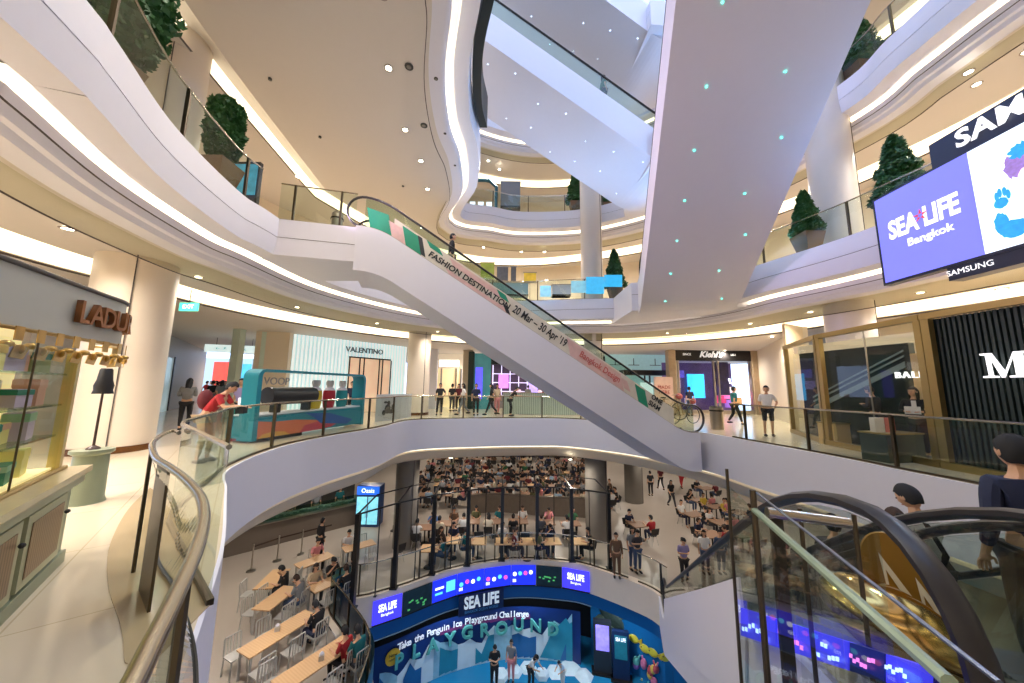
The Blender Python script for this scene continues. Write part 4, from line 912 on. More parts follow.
# glass case
zc0, zc1 = .79, 1.82
for t in (kL - .03,): kb(t - .07, t, .1, .17, zc0, zc1, 'corner_post', mat('pale_gold_post', (206, 184, 120), .3, .3))
kb(0, kL - .1, .42, .46, zc0, 2.1, 'lit_back_panel', WARMI)
MB().quad(K(0, .12, zc0), K(kL, .12, zc0), K(kL, .12, zc1), K(0, .12, zc1)).build('case_glass', glass('case_glass', (240, 244, 236), .2, .15), e)
MB().quad(K(kL, .12, zc0), K(kL, .42, zc0), K(kL, .42, zc1), K(kL, .12, zc1)).build('case_glass', glass('case_glass', (240, 244, 236), .2, .15), e)
kb(0, kL - .1, .14, .42, .80, .82, 'case_floor', WARMI)
for z in (1.08, 1.34, 1.6): kb(0, kL - .1, .15, .42, z, z + .015, 'shelf', glass('shelf_glass', (225, 235, 220), .6))
MB().tube([K(0, .09, zc0 + .01), K(kL, .09, zc0 + .01)], .018).build('gold_rail', BRASS, e, True)
MB().tube([K(kL - .9, .11, zc0), K(kL - .9, .11, zc1)], .006).build('glass_seam', DSTEEL, e)
# curved sign band
bandp = [Vector((p.x, p.y, 0)) for p in spline([(-2.6, .2), (-3.02, 1.2), (-3.45, 2.2), (-3.75, 2.82), (-3.93, 3.2), (-4.03, 3.42), (-4.18, 3.56), (-4.5, 3.6)], 4)]
def bandmesh(z0, z1, o):
    nn = []
    m = MB(); n = len(bandp)
    q0 = bandp
    m.add([(p.x, p.y, z0) for p in q0] + [(p.x, p.y, z1) for p in q0], [(i, i + 1, n + i + 1, n + i) for i in range(n - 1)])
    return m
bandmesh(1.92, 2.36, 0).build('sign_band', mat('sage_sign_band', (178, 178, 166), .4), e, True)
MB().tube([p + Vector((0, 0, 2.37)) for p in bandp], .02, 8).build('rim', mat('dark_rim', (70, 66, 60), .4), e, True)
MB().tube([p + Vector((0, 0, 1.92)) for p in bandp], .015, 8).build('lower_rim', BRASS, e, True)
m = MB(); m.add([(p.x, p.y, 2.34) for p in bandp] + [tuple(K(0, 1.05, 2.34))], [tuple(range(len(bandp) + 1))]); m.build('canopy_top', MINT, e)
brz = mat('bronze_letter', (150, 98, 62), .3, .85, var=.15)
seglen = [0]
for a_, b_ in zip(bandp, bandp[1:]): seglen.append(seglen[-1] + (b_ - a_).length)
def onband(s):
    for i in range(len(bandp) - 1):
        if seglen[i] <= s <= seglen[i + 1]:
            t = (s - seglen[i]) / (seglen[i + 1] - seglen[i]); return bandp[i].lerp(bandp[i + 1], t), (bandp[i + 1] - bandp[i]).normalized()
    return bandp[-1], (bandp[-1] - bandp[-2]).normalized()
seglen2 = [0]
vL = V(77, 318, bandp[8], bandp[16]); sL = sum((bandp[i + 1] - bandp[i]).length for i in range(8)) + Vector((vL.x - bandp[8].x, vL.y - bandp[8].y, 0)).length
for i, chh in enumerate('LADUR\u00c9E'):
    p, t = onband(sL + i * .17); text(chh, .27, .02, brz, t, (0, 0, 1), p + Vector((t.y, -t.x, 0)) * .03 + Vector((0, 0, 2.14)), 'lettering', e, bold=.004)
gm = mat('ornament_gold', (196, 160, 92), .3, .8, var=.3, scale=12)
for i in range(11):
    p, t = onband(seglen[-1] - .2 - i * .19); o = p + Vector((t.y, -t.x, 0)) * .04
    m = MB(); m.slabpoly([o + t * .02 + Vector((0, 0, 1.93)), o - t * .05 + Vector((0, 0, 1.93)), o - t * .05 + Vector((0, 0, 1.83)), o + t * .02 + Vector((0, 0, 1.83))], (.01, 0, 0))
    m.ell(o + Vector((0, 0, 1.8)) - t * .09, (.035, .035, .025), 8, 6); m.ell(o + Vector((0, 0, 1.77)) + t * .02, (.04, .02, .035), 8, 6)
    m.slabpoly([o - t * .03 + Vector((0, 0, 1.8)), o + t * .09 + Vector((0, 0, 1.79)), o + t * .05 + Vector((0, 0, 1.7)), o - t * .06 + Vector((0, 0, 1.71))], (.01, 0, 0)); m.build('gilt_ornament', gm, e, True)
# boxes in the case
bxc = [('pale yellow', (236, 220, 140)), ('mint green', (150, 190, 160)), ('pink', (226, 170, 150)), ('emerald green', (20, 120, 104)), ('cream', (238, 226, 196)), ('lilac', (196, 176, 206)), ('gold', (206, 166, 70)), ('sage', (166, 176, 120))]
shl = [('case floor', .822, .22), ('lowest glass shelf', 1.097, .25), ('middle glass shelf', 1.357, .25), ('top glass shelf', 1.617, .25)]
rb = random.Random(5); used_l = set()
ordn = ['first', 'second', 'third', 'fourth', 'fifth', 'sixth', 'seventh', 'eighth', 'ninth', 'tenth', 'eleventh', 'twelfth']
for si, (sn, z, n0) in enumerate(shl):
    t = kL - .28; i = 0
    while t > .9 and i < 10:
        cn_, cc = bxc[(i * 3 + si * 5) % 8]; w_ = rb.uniform(.14, .24); h_ = rb.uniform(.13, .22)
        c = K(t - w_ / 2, n0 + rb.uniform(0, .06), z)
        b = empty('gift_box', c, '%s gift box, %s from right on the pastry %s' % (cn_, ordn[i], sn), 'gift box', 'gift boxes in the pastry display case')
        rz = math.atan2(kd.y, kd.x) + rb.uniform(-.15, .15)
        MB().box(c + Vector((0, 0, h_ / 2)), (w_, .12, h_), rz).build('box_body', mat('box_' + cn_.replace(' ', '_'), cc, .5, var=.08), b)
        MB().box(c + Vector((0, 0, h_ * .82)), (w_ + .008, .128, h_ * .3), rz).build('lid', mat('box_' + bxc[(i + si) % 8][0].replace(' ', '_'), bxc[(i + si) % 8][1], .5, var=.08), b)
        t -= w_ + rb.uniform(.03, .08); i += 1
# table lamp with black lacy shade
lp = U(93, 449, .67)
MB().lathe([(.19, 0), (.17, .06), (.16, .6), (.2, .63), (.2, .668)], Vector((lp.x, lp.y, 0)), 20).build('end_pedestal', MINT, e, True)
e = empty('table_lamp', lp, 'table lamp with black beaded shade on the end of the pastry counter', 'lamp')
MB().lathe([(.07, 0), (.06, .02), (.014, .05), (.012, .75)], lp, 12).build('stand', mat('dark_wood_stand', (66, 44, 34), .4), e, True)
MB().lathe([(.1, .72), (.088, .77), (.094, .83), (.075, .9), (.062, 1.04), (.05, 1.06)], lp, 20).build('shade', mat('black_lace', (24, 22, 24), .6, var=.6, scale=60), e, True)
# ================================================================== teal kiosk with coloured display vests
kp0 = U(251, 444, 0); kp1 = U(363, 425.5, 0); kk = (kp1 - kp0).normalized(); kz = Vector((-kk.y, kk.x, 0)); kz = kz if kz.x < 0 else -kz; KL = (kp1 - kp0).length
def Q(t, n, z): return kp0 + kk * t + kz * n + Vector((0, 0, z))
TEAL = mat('kiosk_teal', (20, 128, 150), .35, var=.03)
e = empty('sales_kiosk', Q(KL / 2, .5, 0), 'teal framed sales kiosk with wavy coloured base on the left walkway', 'kiosk')
rr_ = .22; HH = 1.95
outl = [(0, .05)] + [(rr_ - rr_ * math.cos(a), HH - rr_ + rr_ * math.sin(a)) for a in [PI / 2 * i / 6 for i in range(7)]] + [(KL - rr_ + rr_ * math.sin(a), HH - rr_ + rr_ * math.cos(a)) for a in [PI / 2 * i / 6 for i in range(7)]] + [(KL, .05)]
inl = [(.14, .05)] + [(rr_ - (rr_ - .12) * math.cos(a), HH - rr_ + (rr_ - .07) * math.sin(a)) for a in [PI / 2 * i / 6 for i in range(7)]] + [(KL - rr_ + (rr_ - .12) * math.sin(a), HH - rr_ + (rr_ - .07) * math.cos(a)) for a in [PI / 2 * i / 6 for i in range(7)]] + [(KL - .14, .05)]
m = MB(); n = len(outl)
for i in range(n - 1): m.slabpoly([Q(outl[i][0], 0, outl[i][1]), Q(outl[i + 1][0], 0, outl[i + 1][1]), Q(inl[i + 1][0], 0, inl[i + 1][1]), Q(inl[i][0], 0, inl[i][1])], kz * .5)
m.build('arch_frame', TEAL, e)
MB().slabpoly([Q(.05, .03, .1), Q(KL - .05, .03, .1), Q(KL - .05, .03, .72), Q(.05, .03, .66)], kz * .9).build('base_panel', TEAL, e)
wav = [('orange_wave', (206, 110, 70), [(.1, .1), (2.6, .1), (3.2, .24), (2.4, .42), (1.5, .5), (.7, .5), (.1, .56)]), ('red_wave', (190, 60, 80), [(1.7, .1), (3.1, .14), (3.6, .27), (2.7, .4), (1.9, .3)]), ('blue_wave', (24, 84, 160), [(2.6, .3), (4.0, .16), (4.3, .3), (3.0, .6), (1.9, .66), (2.3, .5)]), ('yellow_wave', (214, 160, 60), [(.2, .1), (1.3, .1), (1.1, .2), (.7, .24), (.35, .2)])]
for i, (nm_, c, pts) in enumerate(wav):
    sc_x = KL / 5.0; MB().slabpoly([Q(x * sc_x, .02 - .004 * i, z) for x, z in pts], kz * .008).build('painted_wave', mat(nm_, c, .4), e)
MB().slabpoly([Q(.1, .1, .68), Q(KL - .1, .1, .73), Q(KL - .1, .9, .73), Q(.1, .9, .68)], (0, 0, .03)).build('counter_top', WHITE, e)
MB().slabpoly([Q(.6, .1, .0), Q(1.7, .1, .0), Q(1.7, .5, .0), Q(.6, .5, 0)], (0, 0, .1)).build('foot', BLACK, e)
text('VOOP', .3, .01, mat('grey_sign_letter', (150, 150, 154), .4), kk, (0, 0, 1), Q(.75, .2, 1.62), 'lettering', e)
c = Q(1.45, .45, .72); en = empty('rolled_mat', c, 'big black rolled cover lying on the kiosk counter', 'roll')
MB().tube([Q(.7, .45, 1.2), Q(2.35, .45, 1.2)], .26, 18).build('roll', mat('black_vinyl', (34, 34, 36), .4), en, True)
for t in (.95, 2.05): MB().slabpoly([Q(t, .3, .715), Q(t + .1, .3, .715), Q(t + .1, .6, .715), Q(t, .6, .715)], (0, 0, .26)).build('support_leg', BLACK, en)
for i, (t, cn_, cc) in enumerate(((2.7, 'yellow', (206, 176, 30)), (3.4, 'crimson', (170, 30, 50)), (4.1, 'turquoise', (20, 140, 150)))):
    t = t * KL / 5.0; c = Q(t, .4, .75); en = empty('display_torso', c, '%s vest on a pale bust standing on the kiosk counter' % cn_, 'mannequin', 'vests on display in the kiosk')
    def tor(z0, z1, w0, w1, nm_, m_):
        mm = MB(); pr = []
        for k in range(7):
            f = k / 6; ww = w0 + (w1 - w0) * f + .03 * math.sin(f * PI); pr.append((ww, z0 + (z1 - z0) * f))
        mm.lathe(pr, (0, 0, 0), 16); mm.v = [tuple(c + kk * v[0] * 1.25 + kz * v[1] * .6 + Vector((0, 0, v[2]))) for v in mm.v]; mm.build(nm_, m_, en, True)
    tor(0, .6, .17, .2, 'vest', mat('vest_' + cn_, cc, .6)); tor(.6, .72, .2, .07, 'shoulders', WHITE); tor(.72, .95, .1, .12, 'head_form', mat('pale_grey_bust', (206, 206, 208), .5))
# tiered teal and red plinth left of it
c = U(239, 441, 0); e = empty('display_plinth', c, 'small teal, navy and red stacked plinth at the left end of the kiosk', 'plinth')
for i, (z0, z1, w_, cc, nm_) in enumerate(((0, .3, .5, (196, 60, 70), 'red_tier'), (.3, .55, .46, (40, 60, 110), 'navy_tier'), (.55, .85, .42, (30, 150, 140), 'teal_tier'))): MB().box((c.x - .2, c.y + .3, (z0 + z1) / 2), (w_, w_, z1 - z0), .4).build(nm_, mat(nm_, cc, .4), e)
MB().box((c.x - .2, c.y + .3, 1.0), (.3, .05, .3), .4).build('white_screen', mat('kiosk_white_screen', (235, 235, 240), .4, emit=.6), e)
# low white reception wall with black cut-out
c0 = U(365, 425, 0); c1 = U(402, 420, 0)
e = empty('reception_desk', (c0 + c1) / 2 + Vector((0, 1.2, 0)), 'pale grey reception wall with a black cut-out picture right of the kiosk', 'counter')
o_ = Vector((-.1, 1.2, 0)); MB().slabpoly([c0 + o_, c1 + o_, c1 + o_ + Vector((0, 0, 1.15)), c0 + o_ + Vector((0, 0, 1.15))], (0, .5, 0)).build('wall_panel', mat('silver_grey_panel', (182, 184, 188), .3), e)
dd = (c1 - c0).normalized(); q_ = (c0 + c1) / 2 + o_ + Vector((0, -.03, .5)) - dd * .3
m = MB()
for k, (dx_, dz_, rx_, rz_) in enumerate(((0, .25, .1, .12), (-.05, 0, .2, .22), (.2, -.12, .25, .1), (-.2, .3, .12, .05), (.3, .05, .1, .16), (-.28, -.15, .12, .12))):
    m.slabpoly([q_ + dd * (dx_ + rx_ * math.cos(a)) + Vector((0, -.002 * k, dz_ + rz_ * math.sin(a))) for a in [2 * PI * i / 9 + k for i in range(9)]], (0, .02, 0))
m.build('black_picture', BLACK, e)
# bin and bicycle by the foot of the long escalator
p = U(716, 432, 0) + Vector((.6, .9, 0)); p.z = 0; e = empty('trash_bin', p, 'steel litter bin behind the balustrade in front of the Kiehl\'s shop', 'bin')
MB().lathe([(.24, 0), (.24, .85)], p, 20).build('body', STEEL, e, True); MB().lathe([(.26, .7), (.26, .76)], p, 20).build('band', BLACK, e, True); MB().lathe([(.24, .85), (.2, .9), (.05, .9)], p, 20).build('lid', BLACK, e, True)
def bicycle(p, lab, s=1., rz=.1):
    e = empty('bicycle', p, lab, 'bicycle', 'bicycles displayed by the escalator foot'); M = Matrix.Rotation(rz, 3, 'Z')
    def T(x, z, y=0): return Vector(p) + M @ Vector((x * s, y * s, z * s))
    for x in (-.5, .5):
        w_ = MB().tube([T(x + .33 * math.cos(t), .35 + .33 * math.sin(t)) for t in [2 * PI * i / 20 for i in range(20)]], .018 * s, 6, closed=True).build('wheel', RUBBER, e, True)
        m = MB()
        for k in range(8): m.tube([T(x, .35), T(x + .32 * math.cos(k * PI / 4), .35 + .32 * math.sin(k * PI / 4))], .004 * s, 4)
        m.build('spokes', STEEL, w_)
    MB().tube([T(-.5, .35), T(-.12, .8), T(.34, .82), T(.0, .36), T(-.12, .8)], .016 * s, 6).tube([T(-.5, .35), T(0, .36)], .014 * s, 6).tube([T(.5, .35), T(.36, .95)], .016 * s, 6).build('frame', mat('sand_bike_frame', (150, 120, 84), .4), e, True)
    MB().tube([T(.36, .95, -.24), T(.38, .99), T(.36, .95, .24)], .013 * s, 6).build('handlebar', STEEL, e, True)
    MB().ell(T(-.14, .86), (.12 * s, .06 * s, .03 * s), 8, 6).build('saddle', BLACK, e, True)
    MB().ell(T(.52, .92), (.13 * s, .12 * s, .12 * s), 10, 8).build('flower_basket', mat('flowers', (170, 90, 90), .7, var=.9, scale=30), e)
bicycle(U(675, 424, 0) + Vector((.5, 1.8, 0)), 'bicycle with a flower basket just behind the foot of the long escalator', 1.3)
bicycle(U(705, 430, 0) + Vector((.3, 2.2, 0)), 'second bicycle half hidden behind the steel bin', 1.1, .3)

spk = mat('speaker_rim', (40, 38, 36), .4)
for i, (px, py, r_) in enumerate(((409, 66, .12), (424, 125, .12), (436, 78, .06), (445, 133, .05), (455, 165, .05), (320, 137, .05), (270, 79, .05), (403, 186, .05))):
    p = U(px, py, 10.47); e = empty('ceiling_speaker', p, 'round black fitting in the second balcony soffit, ' + ['large, left of the other large one above', 'large, lower one', 'small, right of the upper large one', 'small, right of the lower large one', 'small, nearest the glowing edge', 'small, in the middle', 'small, farthest left', 'small, lowest'][i], 'speaker', 'black fittings in the soffit')
    MB().lathe([(r_, .02), (r_, -.03), (r_ * .8, -.035)], p, 16).build('rim', spk, e, True)
    MB().lathe([(r_ * .6, -.02), (r_ * .5, -.045)], p, 12).build('grille', mat('speaker_grille', (110, 106, 100), .4), e, True)
# ================================================================== aquarium level under the food court edge
BLU = mat('sea_blue_wall', (16, 104, 168), .4, var=.25, scale=.8); BLUD = mat('deep_blue_band', (14, 84, 150), .35, var=.15, scale=.7)
i0, i1 = 18, 55
band = sub(OM, NM, i0, i1, .06, 0)
def strip(pts, z0, z1): 
    m = MB(); n = len(pts); m.add([(p.x, p.y, z0) for p in pts] + [(p.x, p.y, z1) for p in pts], [(i, i + 1, n + i + 1, n + i) for i in range(n - 1)]); return m
struct('wall_blue_fascia', strip(sub(OM, NM, 0, 70, .08, 0), -7.5, -7.03), BLUD, True)
struct('wall_aquarium', strip(sub(OM, NM, -6, 26, 2.1, 0), -10.8, -7.45), BLU, True)
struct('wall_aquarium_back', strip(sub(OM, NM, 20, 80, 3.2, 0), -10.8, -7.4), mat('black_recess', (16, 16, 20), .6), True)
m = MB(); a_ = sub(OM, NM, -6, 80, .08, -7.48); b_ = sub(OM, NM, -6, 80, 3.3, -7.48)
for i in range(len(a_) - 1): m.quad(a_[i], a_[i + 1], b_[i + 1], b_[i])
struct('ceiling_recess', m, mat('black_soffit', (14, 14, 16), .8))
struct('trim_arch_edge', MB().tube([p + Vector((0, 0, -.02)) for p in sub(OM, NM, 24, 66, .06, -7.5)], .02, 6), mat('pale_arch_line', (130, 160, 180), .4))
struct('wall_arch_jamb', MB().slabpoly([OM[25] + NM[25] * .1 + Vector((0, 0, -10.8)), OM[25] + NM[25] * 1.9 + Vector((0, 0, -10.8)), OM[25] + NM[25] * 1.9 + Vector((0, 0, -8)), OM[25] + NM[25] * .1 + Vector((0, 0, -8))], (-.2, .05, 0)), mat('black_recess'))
# screens in the food court fascia
cuts = [(372, 402), (402, 432), (432, 457), (457, 484), (484, 511), (511, 536), (536, 562), (562, 590)]
sc = sub(OM, NM, 23, 56, -.04, 0)
def at_px(px):
    best = None
    for a, b in zip(sc, sc[1:]):
        xs_ = []
        for p in (a, b):
            v = Vector((p.x, p.y, -6.5 - EYE)); xs_.append(512 + FPX * v.dot(CR) / v.dot(F0))
        if (xs_[0] - px) * (xs_[1] - px) <= 0 and abs(xs_[1] - xs_[0]) > 1e-6: return a.lerp(b, (px - xs_[0]) / (xs_[1] - xs_[0]))
    return sc[0]
wh = mat('screen_white', (235, 240, 255), .4, emit=1.4)
kinds = ['logo', 'dark', 'cyan', 'dots', 'dots', 'dots', 'dark', 'logo']
names = ['leftmost blue Sea Life screen on the food court edge', 'dark green picture screen, second from the left on the food court edge', 'blue screen with pale cyan blocks, third from the left on the food court edge', 'blue screen with coloured dots left of the Sea Life board', 'blue screen with coloured dots right above the Sea Life board', 'blue screen with coloured dots, third from the right on the food court edge', 'dark green picture screen beside the last Sea Life screen', 'rightmost violet-blue Sea Life screen on the food court edge']
Z0, Z1 = -6.92, -6.14
for k, ((x0, x1), kd_, nm_) in enumerate(zip(cuts, kinds, names)):
    pa, pb = at_px(x0 + .4), at_px(x1 - .4); d = (pb - pa).normalized(); nn = Vector((d.y, -d.x, 0)); nn = nn if nn.y < 0 else -nn; L = (pb - pa).length
    e = empty('edge_screen', (pa + pb) / 2 + Vector((0, 0, Z0)), nm_, 'screen', 'screens along the food court edge')
    mm = {'logo': mat('screen_indigo', (62, 56, 226), .4, emit=1.1, var=.08), 'dark': mat('screen_dark_green', (10, 26, 34), .4, emit=.5, var=.9, scale=5), 'cyan': mat('screen_blue', (28, 44, 210), .4, emit=1.1, var=.15), 'dots': mat('screen_blue')}[kd_]
    z_ = Vector((0, 0, 1))
    MB().slabpoly([pa + z_ * Z0, pb + z_ * Z0, pb + z_ * Z1, pa + z_ * Z1], nn * .03).build('picture', mm, e)
    MB().slabpoly([pa + z_ * (Z0 - .05), pb + z_ * (Z0 - .05), pb + z_ * Z0, pa + z_ * Z0], nn * .05).build('frame', BLACK, e)
    def sq(t0, t1, h0, h1, m_, nm2='mark'):
        a = pa.lerp(pb, t0) + nn * .035; b = pa.lerp(pb, t1) + nn * .035; H = Z1 - Z0
        return MB().slabpoly([a + z_ * (Z0 + h0 * H), b + z_ * (Z0 + h0 * H), b + z_ * (Z0 + h1 * H), a + z_ * (Z0 + h1 * H)], nn * .004).build(nm2, m_, e)
    rr = random.Random(k)
    if kd_ == 'logo':
        text('SEA LIFE', .34, .003, wh, d, z_, (pa + pb) / 2 + nn * .04 + z_ * (Z0 + .48), 'lettering', e, bold=.012, fit=L * .62)
        text('Bangkok', .13, .003, wh, d, z_, (pa + pb) / 2 + nn * .04 + z_ * (Z0 + .25), 'lettering', e)
    elif kd_ == 'dark':
        for i in range(9): t = rr.uniform(.1, .85); h = rr.uniform(.1, .5); sq(t, t + .08, h, h + .07, mat('screen_lime', (70, 160, 90), .4, emit=.8), 'plant_mark')
    elif kd_ == 'cyan':
        sq(.55, .92, .3, .8, mat('screen_cyan', (90, 200, 250), .4, emit=1.2)); sq(.1, .45, .55, .65, wh); sq(.1, .4, .3, .4, mat('screen_cyan'))
    else:
        cols = [mat('screen_cyan', (90, 200, 250), .4, emit=1.2), mat('screen_pink', (230, 80, 170), .4, emit=1.2), wh]
        for i in range(4):
            c = pa.lerp(pb, .14 + .22 * i + (.0 if i else 0)) + nn * .036 + z_ * (Z0 + rr.uniform(.3, .52)); r_ = .085
            m = MB().slabpoly([c + d * (r_ * math.cos(t)) + z_ * (r_ * math.sin(t)) for t in [2 * PI * j / 12 for j in range(12)]], nn * .004); m.build('dot_mark', cols[(i + k) % 3], e)
        for i in range(3): sq(.06 + .05 * i, .09 + .05 * i, .15, .3, wh)
# Sea Life board
pa, pb = at_px(459), at_px(503); d = (pb - pa).normalized(); nn = Vector((d.y, -d.x, 0)); nn = nn if nn.y < 0 else -nn
e = empty('name_board', (pa + pb) / 2 + Vector((0, 0, -7.75)), 'navy Sea Life name board hung below the row of screens', 'sign'); z_ = Vector((0, 0, 1))
MB().slabpoly([pa + nn * .05 - z_ * 7.72, pb + nn * .05 - z_ * 7.72, pb + nn * .05 - z_ * 6.98, pa + nn * .05 - z_ * 6.98], nn * .08).build('board', mat('navy_board', (20, 34, 78), .4), e)
text('SEA LIFE', .62, .012, mat('pale_letter', (214, 226, 236), .4, emit=.35), d, z_, (pa + pb) / 2 + nn * .14 - z_ * 7.28, 'lettering', e, bold=.02, fit=(pb - pa).length * .78)
text('BANGKOK OCEAN WORLD', .14, .004, mat('sky_blue_letter', (70, 140, 200), .4), d, z_, (pa + pb) / 2 + nn * .14 - z_ * 7.6, 'lettering', e, fit=(pb - pa).length * .74)
# white end box at the left corner
struct('trim_corner_box', MB().box(tuple(OM[56] + Vector((-.1, .25, -6.55))), (.9, .6, 1.0), .7), mat('pale_blue_panel', (176, 196, 214), .4))
# curved ice backdrop
bw = sub(OM, NM, 27, 62, 1.35, 0)
e = empty('ice_backdrop', bw[len(bw) // 2] + Vector((0, 0, -10.8)), 'curved navy backdrop with painted icebergs under the black arch', 'backdrop')
strip(bw, -10.8, -8.62).build('night_sky_panel', mat('night_blue_print', (16, 44, 110), .4, var=.6, scale=.8), e, True)
def bwp(px, off=.03):
    for a, b in zip(bw, bw[1:]):
        xs_ = []
        for p in (a, b):
            v = Vector((p.x, p.y, -9.3 - EYE)); xs_.append(512 + FPX * v.dot(CR) / v.dot(F0))
        if (xs_[0] - px) * (xs_[1] - px) <= 0:
            t = (px - xs_[0]) / (xs_[1] - xs_[0]); d = (a - b).normalized(); d = d if d.x > 0 else -d; n_ = Vector((d.y, -d.x, 0)); n_ = n_ if n_.y < 0 else -n_
            return a.lerp(b, t) + n_ * off, d, n_
    return bw[0], Vector((1, 0, 0)), Vector((0, -1, 0))
rnd = random.Random(3)
icew = mat('ice_white_paint', (214, 232, 240), .4, var=.12, scale=2); icet = mat('ice_teal_paint', (40, 140, 170), .4, var=.3, scale=1.4); icen = mat('ice_blue_paint', (30, 100, 160), .4, var=.3, scale=1.4); pnk = mat('magenta_glow_paint', (130, 50, 120), .5, var=.4, scale=1)
def poly_bw(pts, m_, nm2, off):
    P = []
    for px, z in pts: q_, d, n_ = bwp(px, off); P.append(q_ + Vector((0, 0, z)))
    # split in thin vertical strips so the shape follows the curved wall
    MB().slabpoly(P, (0, -.003, 0)).build(nm2, m_, e)
def ridge(x): return -9.62 + .22 * math.sin(x * .09) + .13 * math.sin(x * .31) + .1 * math.sin(x * .83) + .55 * max(0, (x - 520) / 50)
poly_cols = [380 + i * 6 for i in range(33)]
for i, x in enumerate(poly_cols[:-1]):
    poly_bw([(x, -10.8), (x + 6.2, -10.8), (x + 6.2, ridge(x + 6)), (x, ridge(x))], icew if math.sin(x * .11) > -.3 else mat('ice_pale_paint', (150, 196, 214), .4, var=.2), 'painted_iceberg', .02)
    if math.sin(x * .17 + 1) > 0: poly_bw([(x, -10.75), (x + 6.2, -10.7), (x + 6.2, ridge(x + 6) - .3 - .15 * math.sin(x * .4)), (x, ridge(x) - .28 - .15 * math.sin((x - 6) * .4))], icen if math.sin(x * .05) > 0 else icet, 'painted_ice_shade', .035)
for i in range(9): x0 = 440 + i * 10; poly_bw([(x0, -9.2), (x0 + 10, -9.15), (x0 + 10, -8.95), (x0, -9.05)], pnk, 'painted_glow', .012)
poly_bw([(540, -10.7), (560, -10.7), (572, -9.3), (566, -8.95), (552, -9.6)], icet, 'painted_iceberg', .045)
s_ = 'Take the Penguin Ice Playground Challenge'; wlt = mat('white_banner_letter', (236, 240, 250), .4, emit=.25)
for i, chh in enumerate(s_):
    if chh == ' ': continue
    q_, d, n_ = bwp(399 + i * (527 - 399) / (len(s_) - 1), .05); text(chh, .36, .006, wlt, d, (0, 0, 1), q_ + Vector((0, 0, -8.92)), 'banner_letter', e, bold=.006)
for i, chh in enumerate('PLAYGROUND'):
    q_, d, n_ = bwp(398 + i * (553 - 398) / 9, .08); text(chh, .72, .05, mat('frosted_ice_letter', (90, 176, 170), .35, var=.3, scale=4), d, (.06 * math.sin(i * 2), 0, 1), q_ + Vector((0, 0, -9.42 + .06 * math.sin(i * 1.9))), 'ice_letter', e, bold=.02)
q_, d, n_ = bwp(392, .07); c = q_ + Vector((0, 0, -9.15))
m = MB().slabpoly([c + d * (.3 * math.cos(t)) + Vector((0, 0, .3 * math.sin(t))) for t in [2 * PI * j / 16 for j in range(16)]], n_ * .02); m.build('yellow_round_mark', mat('sun_yellow', (230, 180, 40), .5), e)
text('Now\nopen', .16, .004, BLACK, d, (.2, 0, 1), c + n_ * .03, 'lettering', e)
# ice play floor and small ice blocks
rnd = random.Random(11)
for i in range(7):
    p = U(500 + i * 14, 676 - (i % 3) * 4, -10.8); e2 = MB(); h = rnd.uniform(.12, .3)
    e2.lathe([(rnd.uniform(.3, .5), 0), (rnd.uniform(.25, .35), h * .6), (.08, h)], p, 6)
    e2.build('ice_block', icew, None, False, 'white artificial ice block, %s from the left on the play floor' % ordn[i], 'ice block', 'ice blocks on the play floor')
# information kiosks and aquarium decorations
def kiosk(px0, px1, py, h, lab, mm, scr):
    a, b = U(px0, py, -10.8), U(px1, py + 3, -10.8); c = (a + b) / 2; w_ = (b - a).length; d = (b - a).normalized(); e = empty('information_kiosk', c, lab, 'kiosk'); rz = math.atan2(d.y, d.x)
    MB().box(c + Vector((0, 0, h / 2)), (w_, .18, h), rz).build('housing', mm, e); n_ = Vector((d.y, -d.x, 0))
    s = MB().box(c + Vector((0, 0, h * .68)) + n_ * .1, (w_ * .74, .02, h * .48), rz).build('screen', scr, e)
    MB().box(c + Vector((0, 0, .03)), (w_ + .2, .5, .06), rz).build('foot', BLACK, e)
    return c, d, n_, e, w_
c, d, n_, e, w_ = kiosk(594, 612, 671, 2.1, 'dark information kiosk with a violet lit screen by the blue wall', mat('anthracite', (42, 46, 54), .4), mat('violet_kiosk_screen', (120, 110, 235), .4, emit=1.3, var=.7, scale=4))
c, d, n_, e, w_ = kiosk(613, 630, 678, 1.9, 'blue poster totem right of the dark information kiosk', mat('navy_totem', (22, 40, 80), .4), mat('teal_poster', (30, 110, 130), .4, emit=.2, var=.5, scale=3))
text('SEA LIFE', .2, .004, wh, d, (0, 0, 1), c + n_ * .12 + Vector((0, 0, 1.6)), 'lettering', e, fit=w_ * .6)
# whale shaped cut-out, fish and coral on the wall
def onwall(px, py, off=.6):
    v = None; wl = sub(OM, NM, -6, 26, 2.1, 0)
    for a, b in zip(wl, wl[1:]):
        h = V(px, py, a, b)
        t = (Vector((h.x, h.y, 0)) - a).dot(b - a) / (b - a).length_squared
        if -.01 <= t <= 1.01 and h.z < -7 and h.y > 3:
            d = (b - a).normalized(); d = d if d.x > 0 else -d; n_ = Vector((d.y, -d.x, 0)); n_ = n_ if n_.dot(h) < 0 else -n_
            return h + n_ * .05, d, n_
    h = D(px, py, 17.2); return h, Vector((1, 0, 0)), Vector((0, -1, 0))
h, d, n_ = onwall(612, 617); e = empty('sea_turtle_relief', h, 'dark sea turtle relief on the blue wall above the kiosks', 'wall decoration')
MB().ell(h, (.1, .62, .34), 16, 10, None, Matrix((n_, d, Vector((0, 0, 1)))).transposed() @ Matrix.Rotation(-.5, 3, 'X')).build('shell', mat('turtle_green', (50, 66, 62), .5, var=.5, scale=8), e, True)
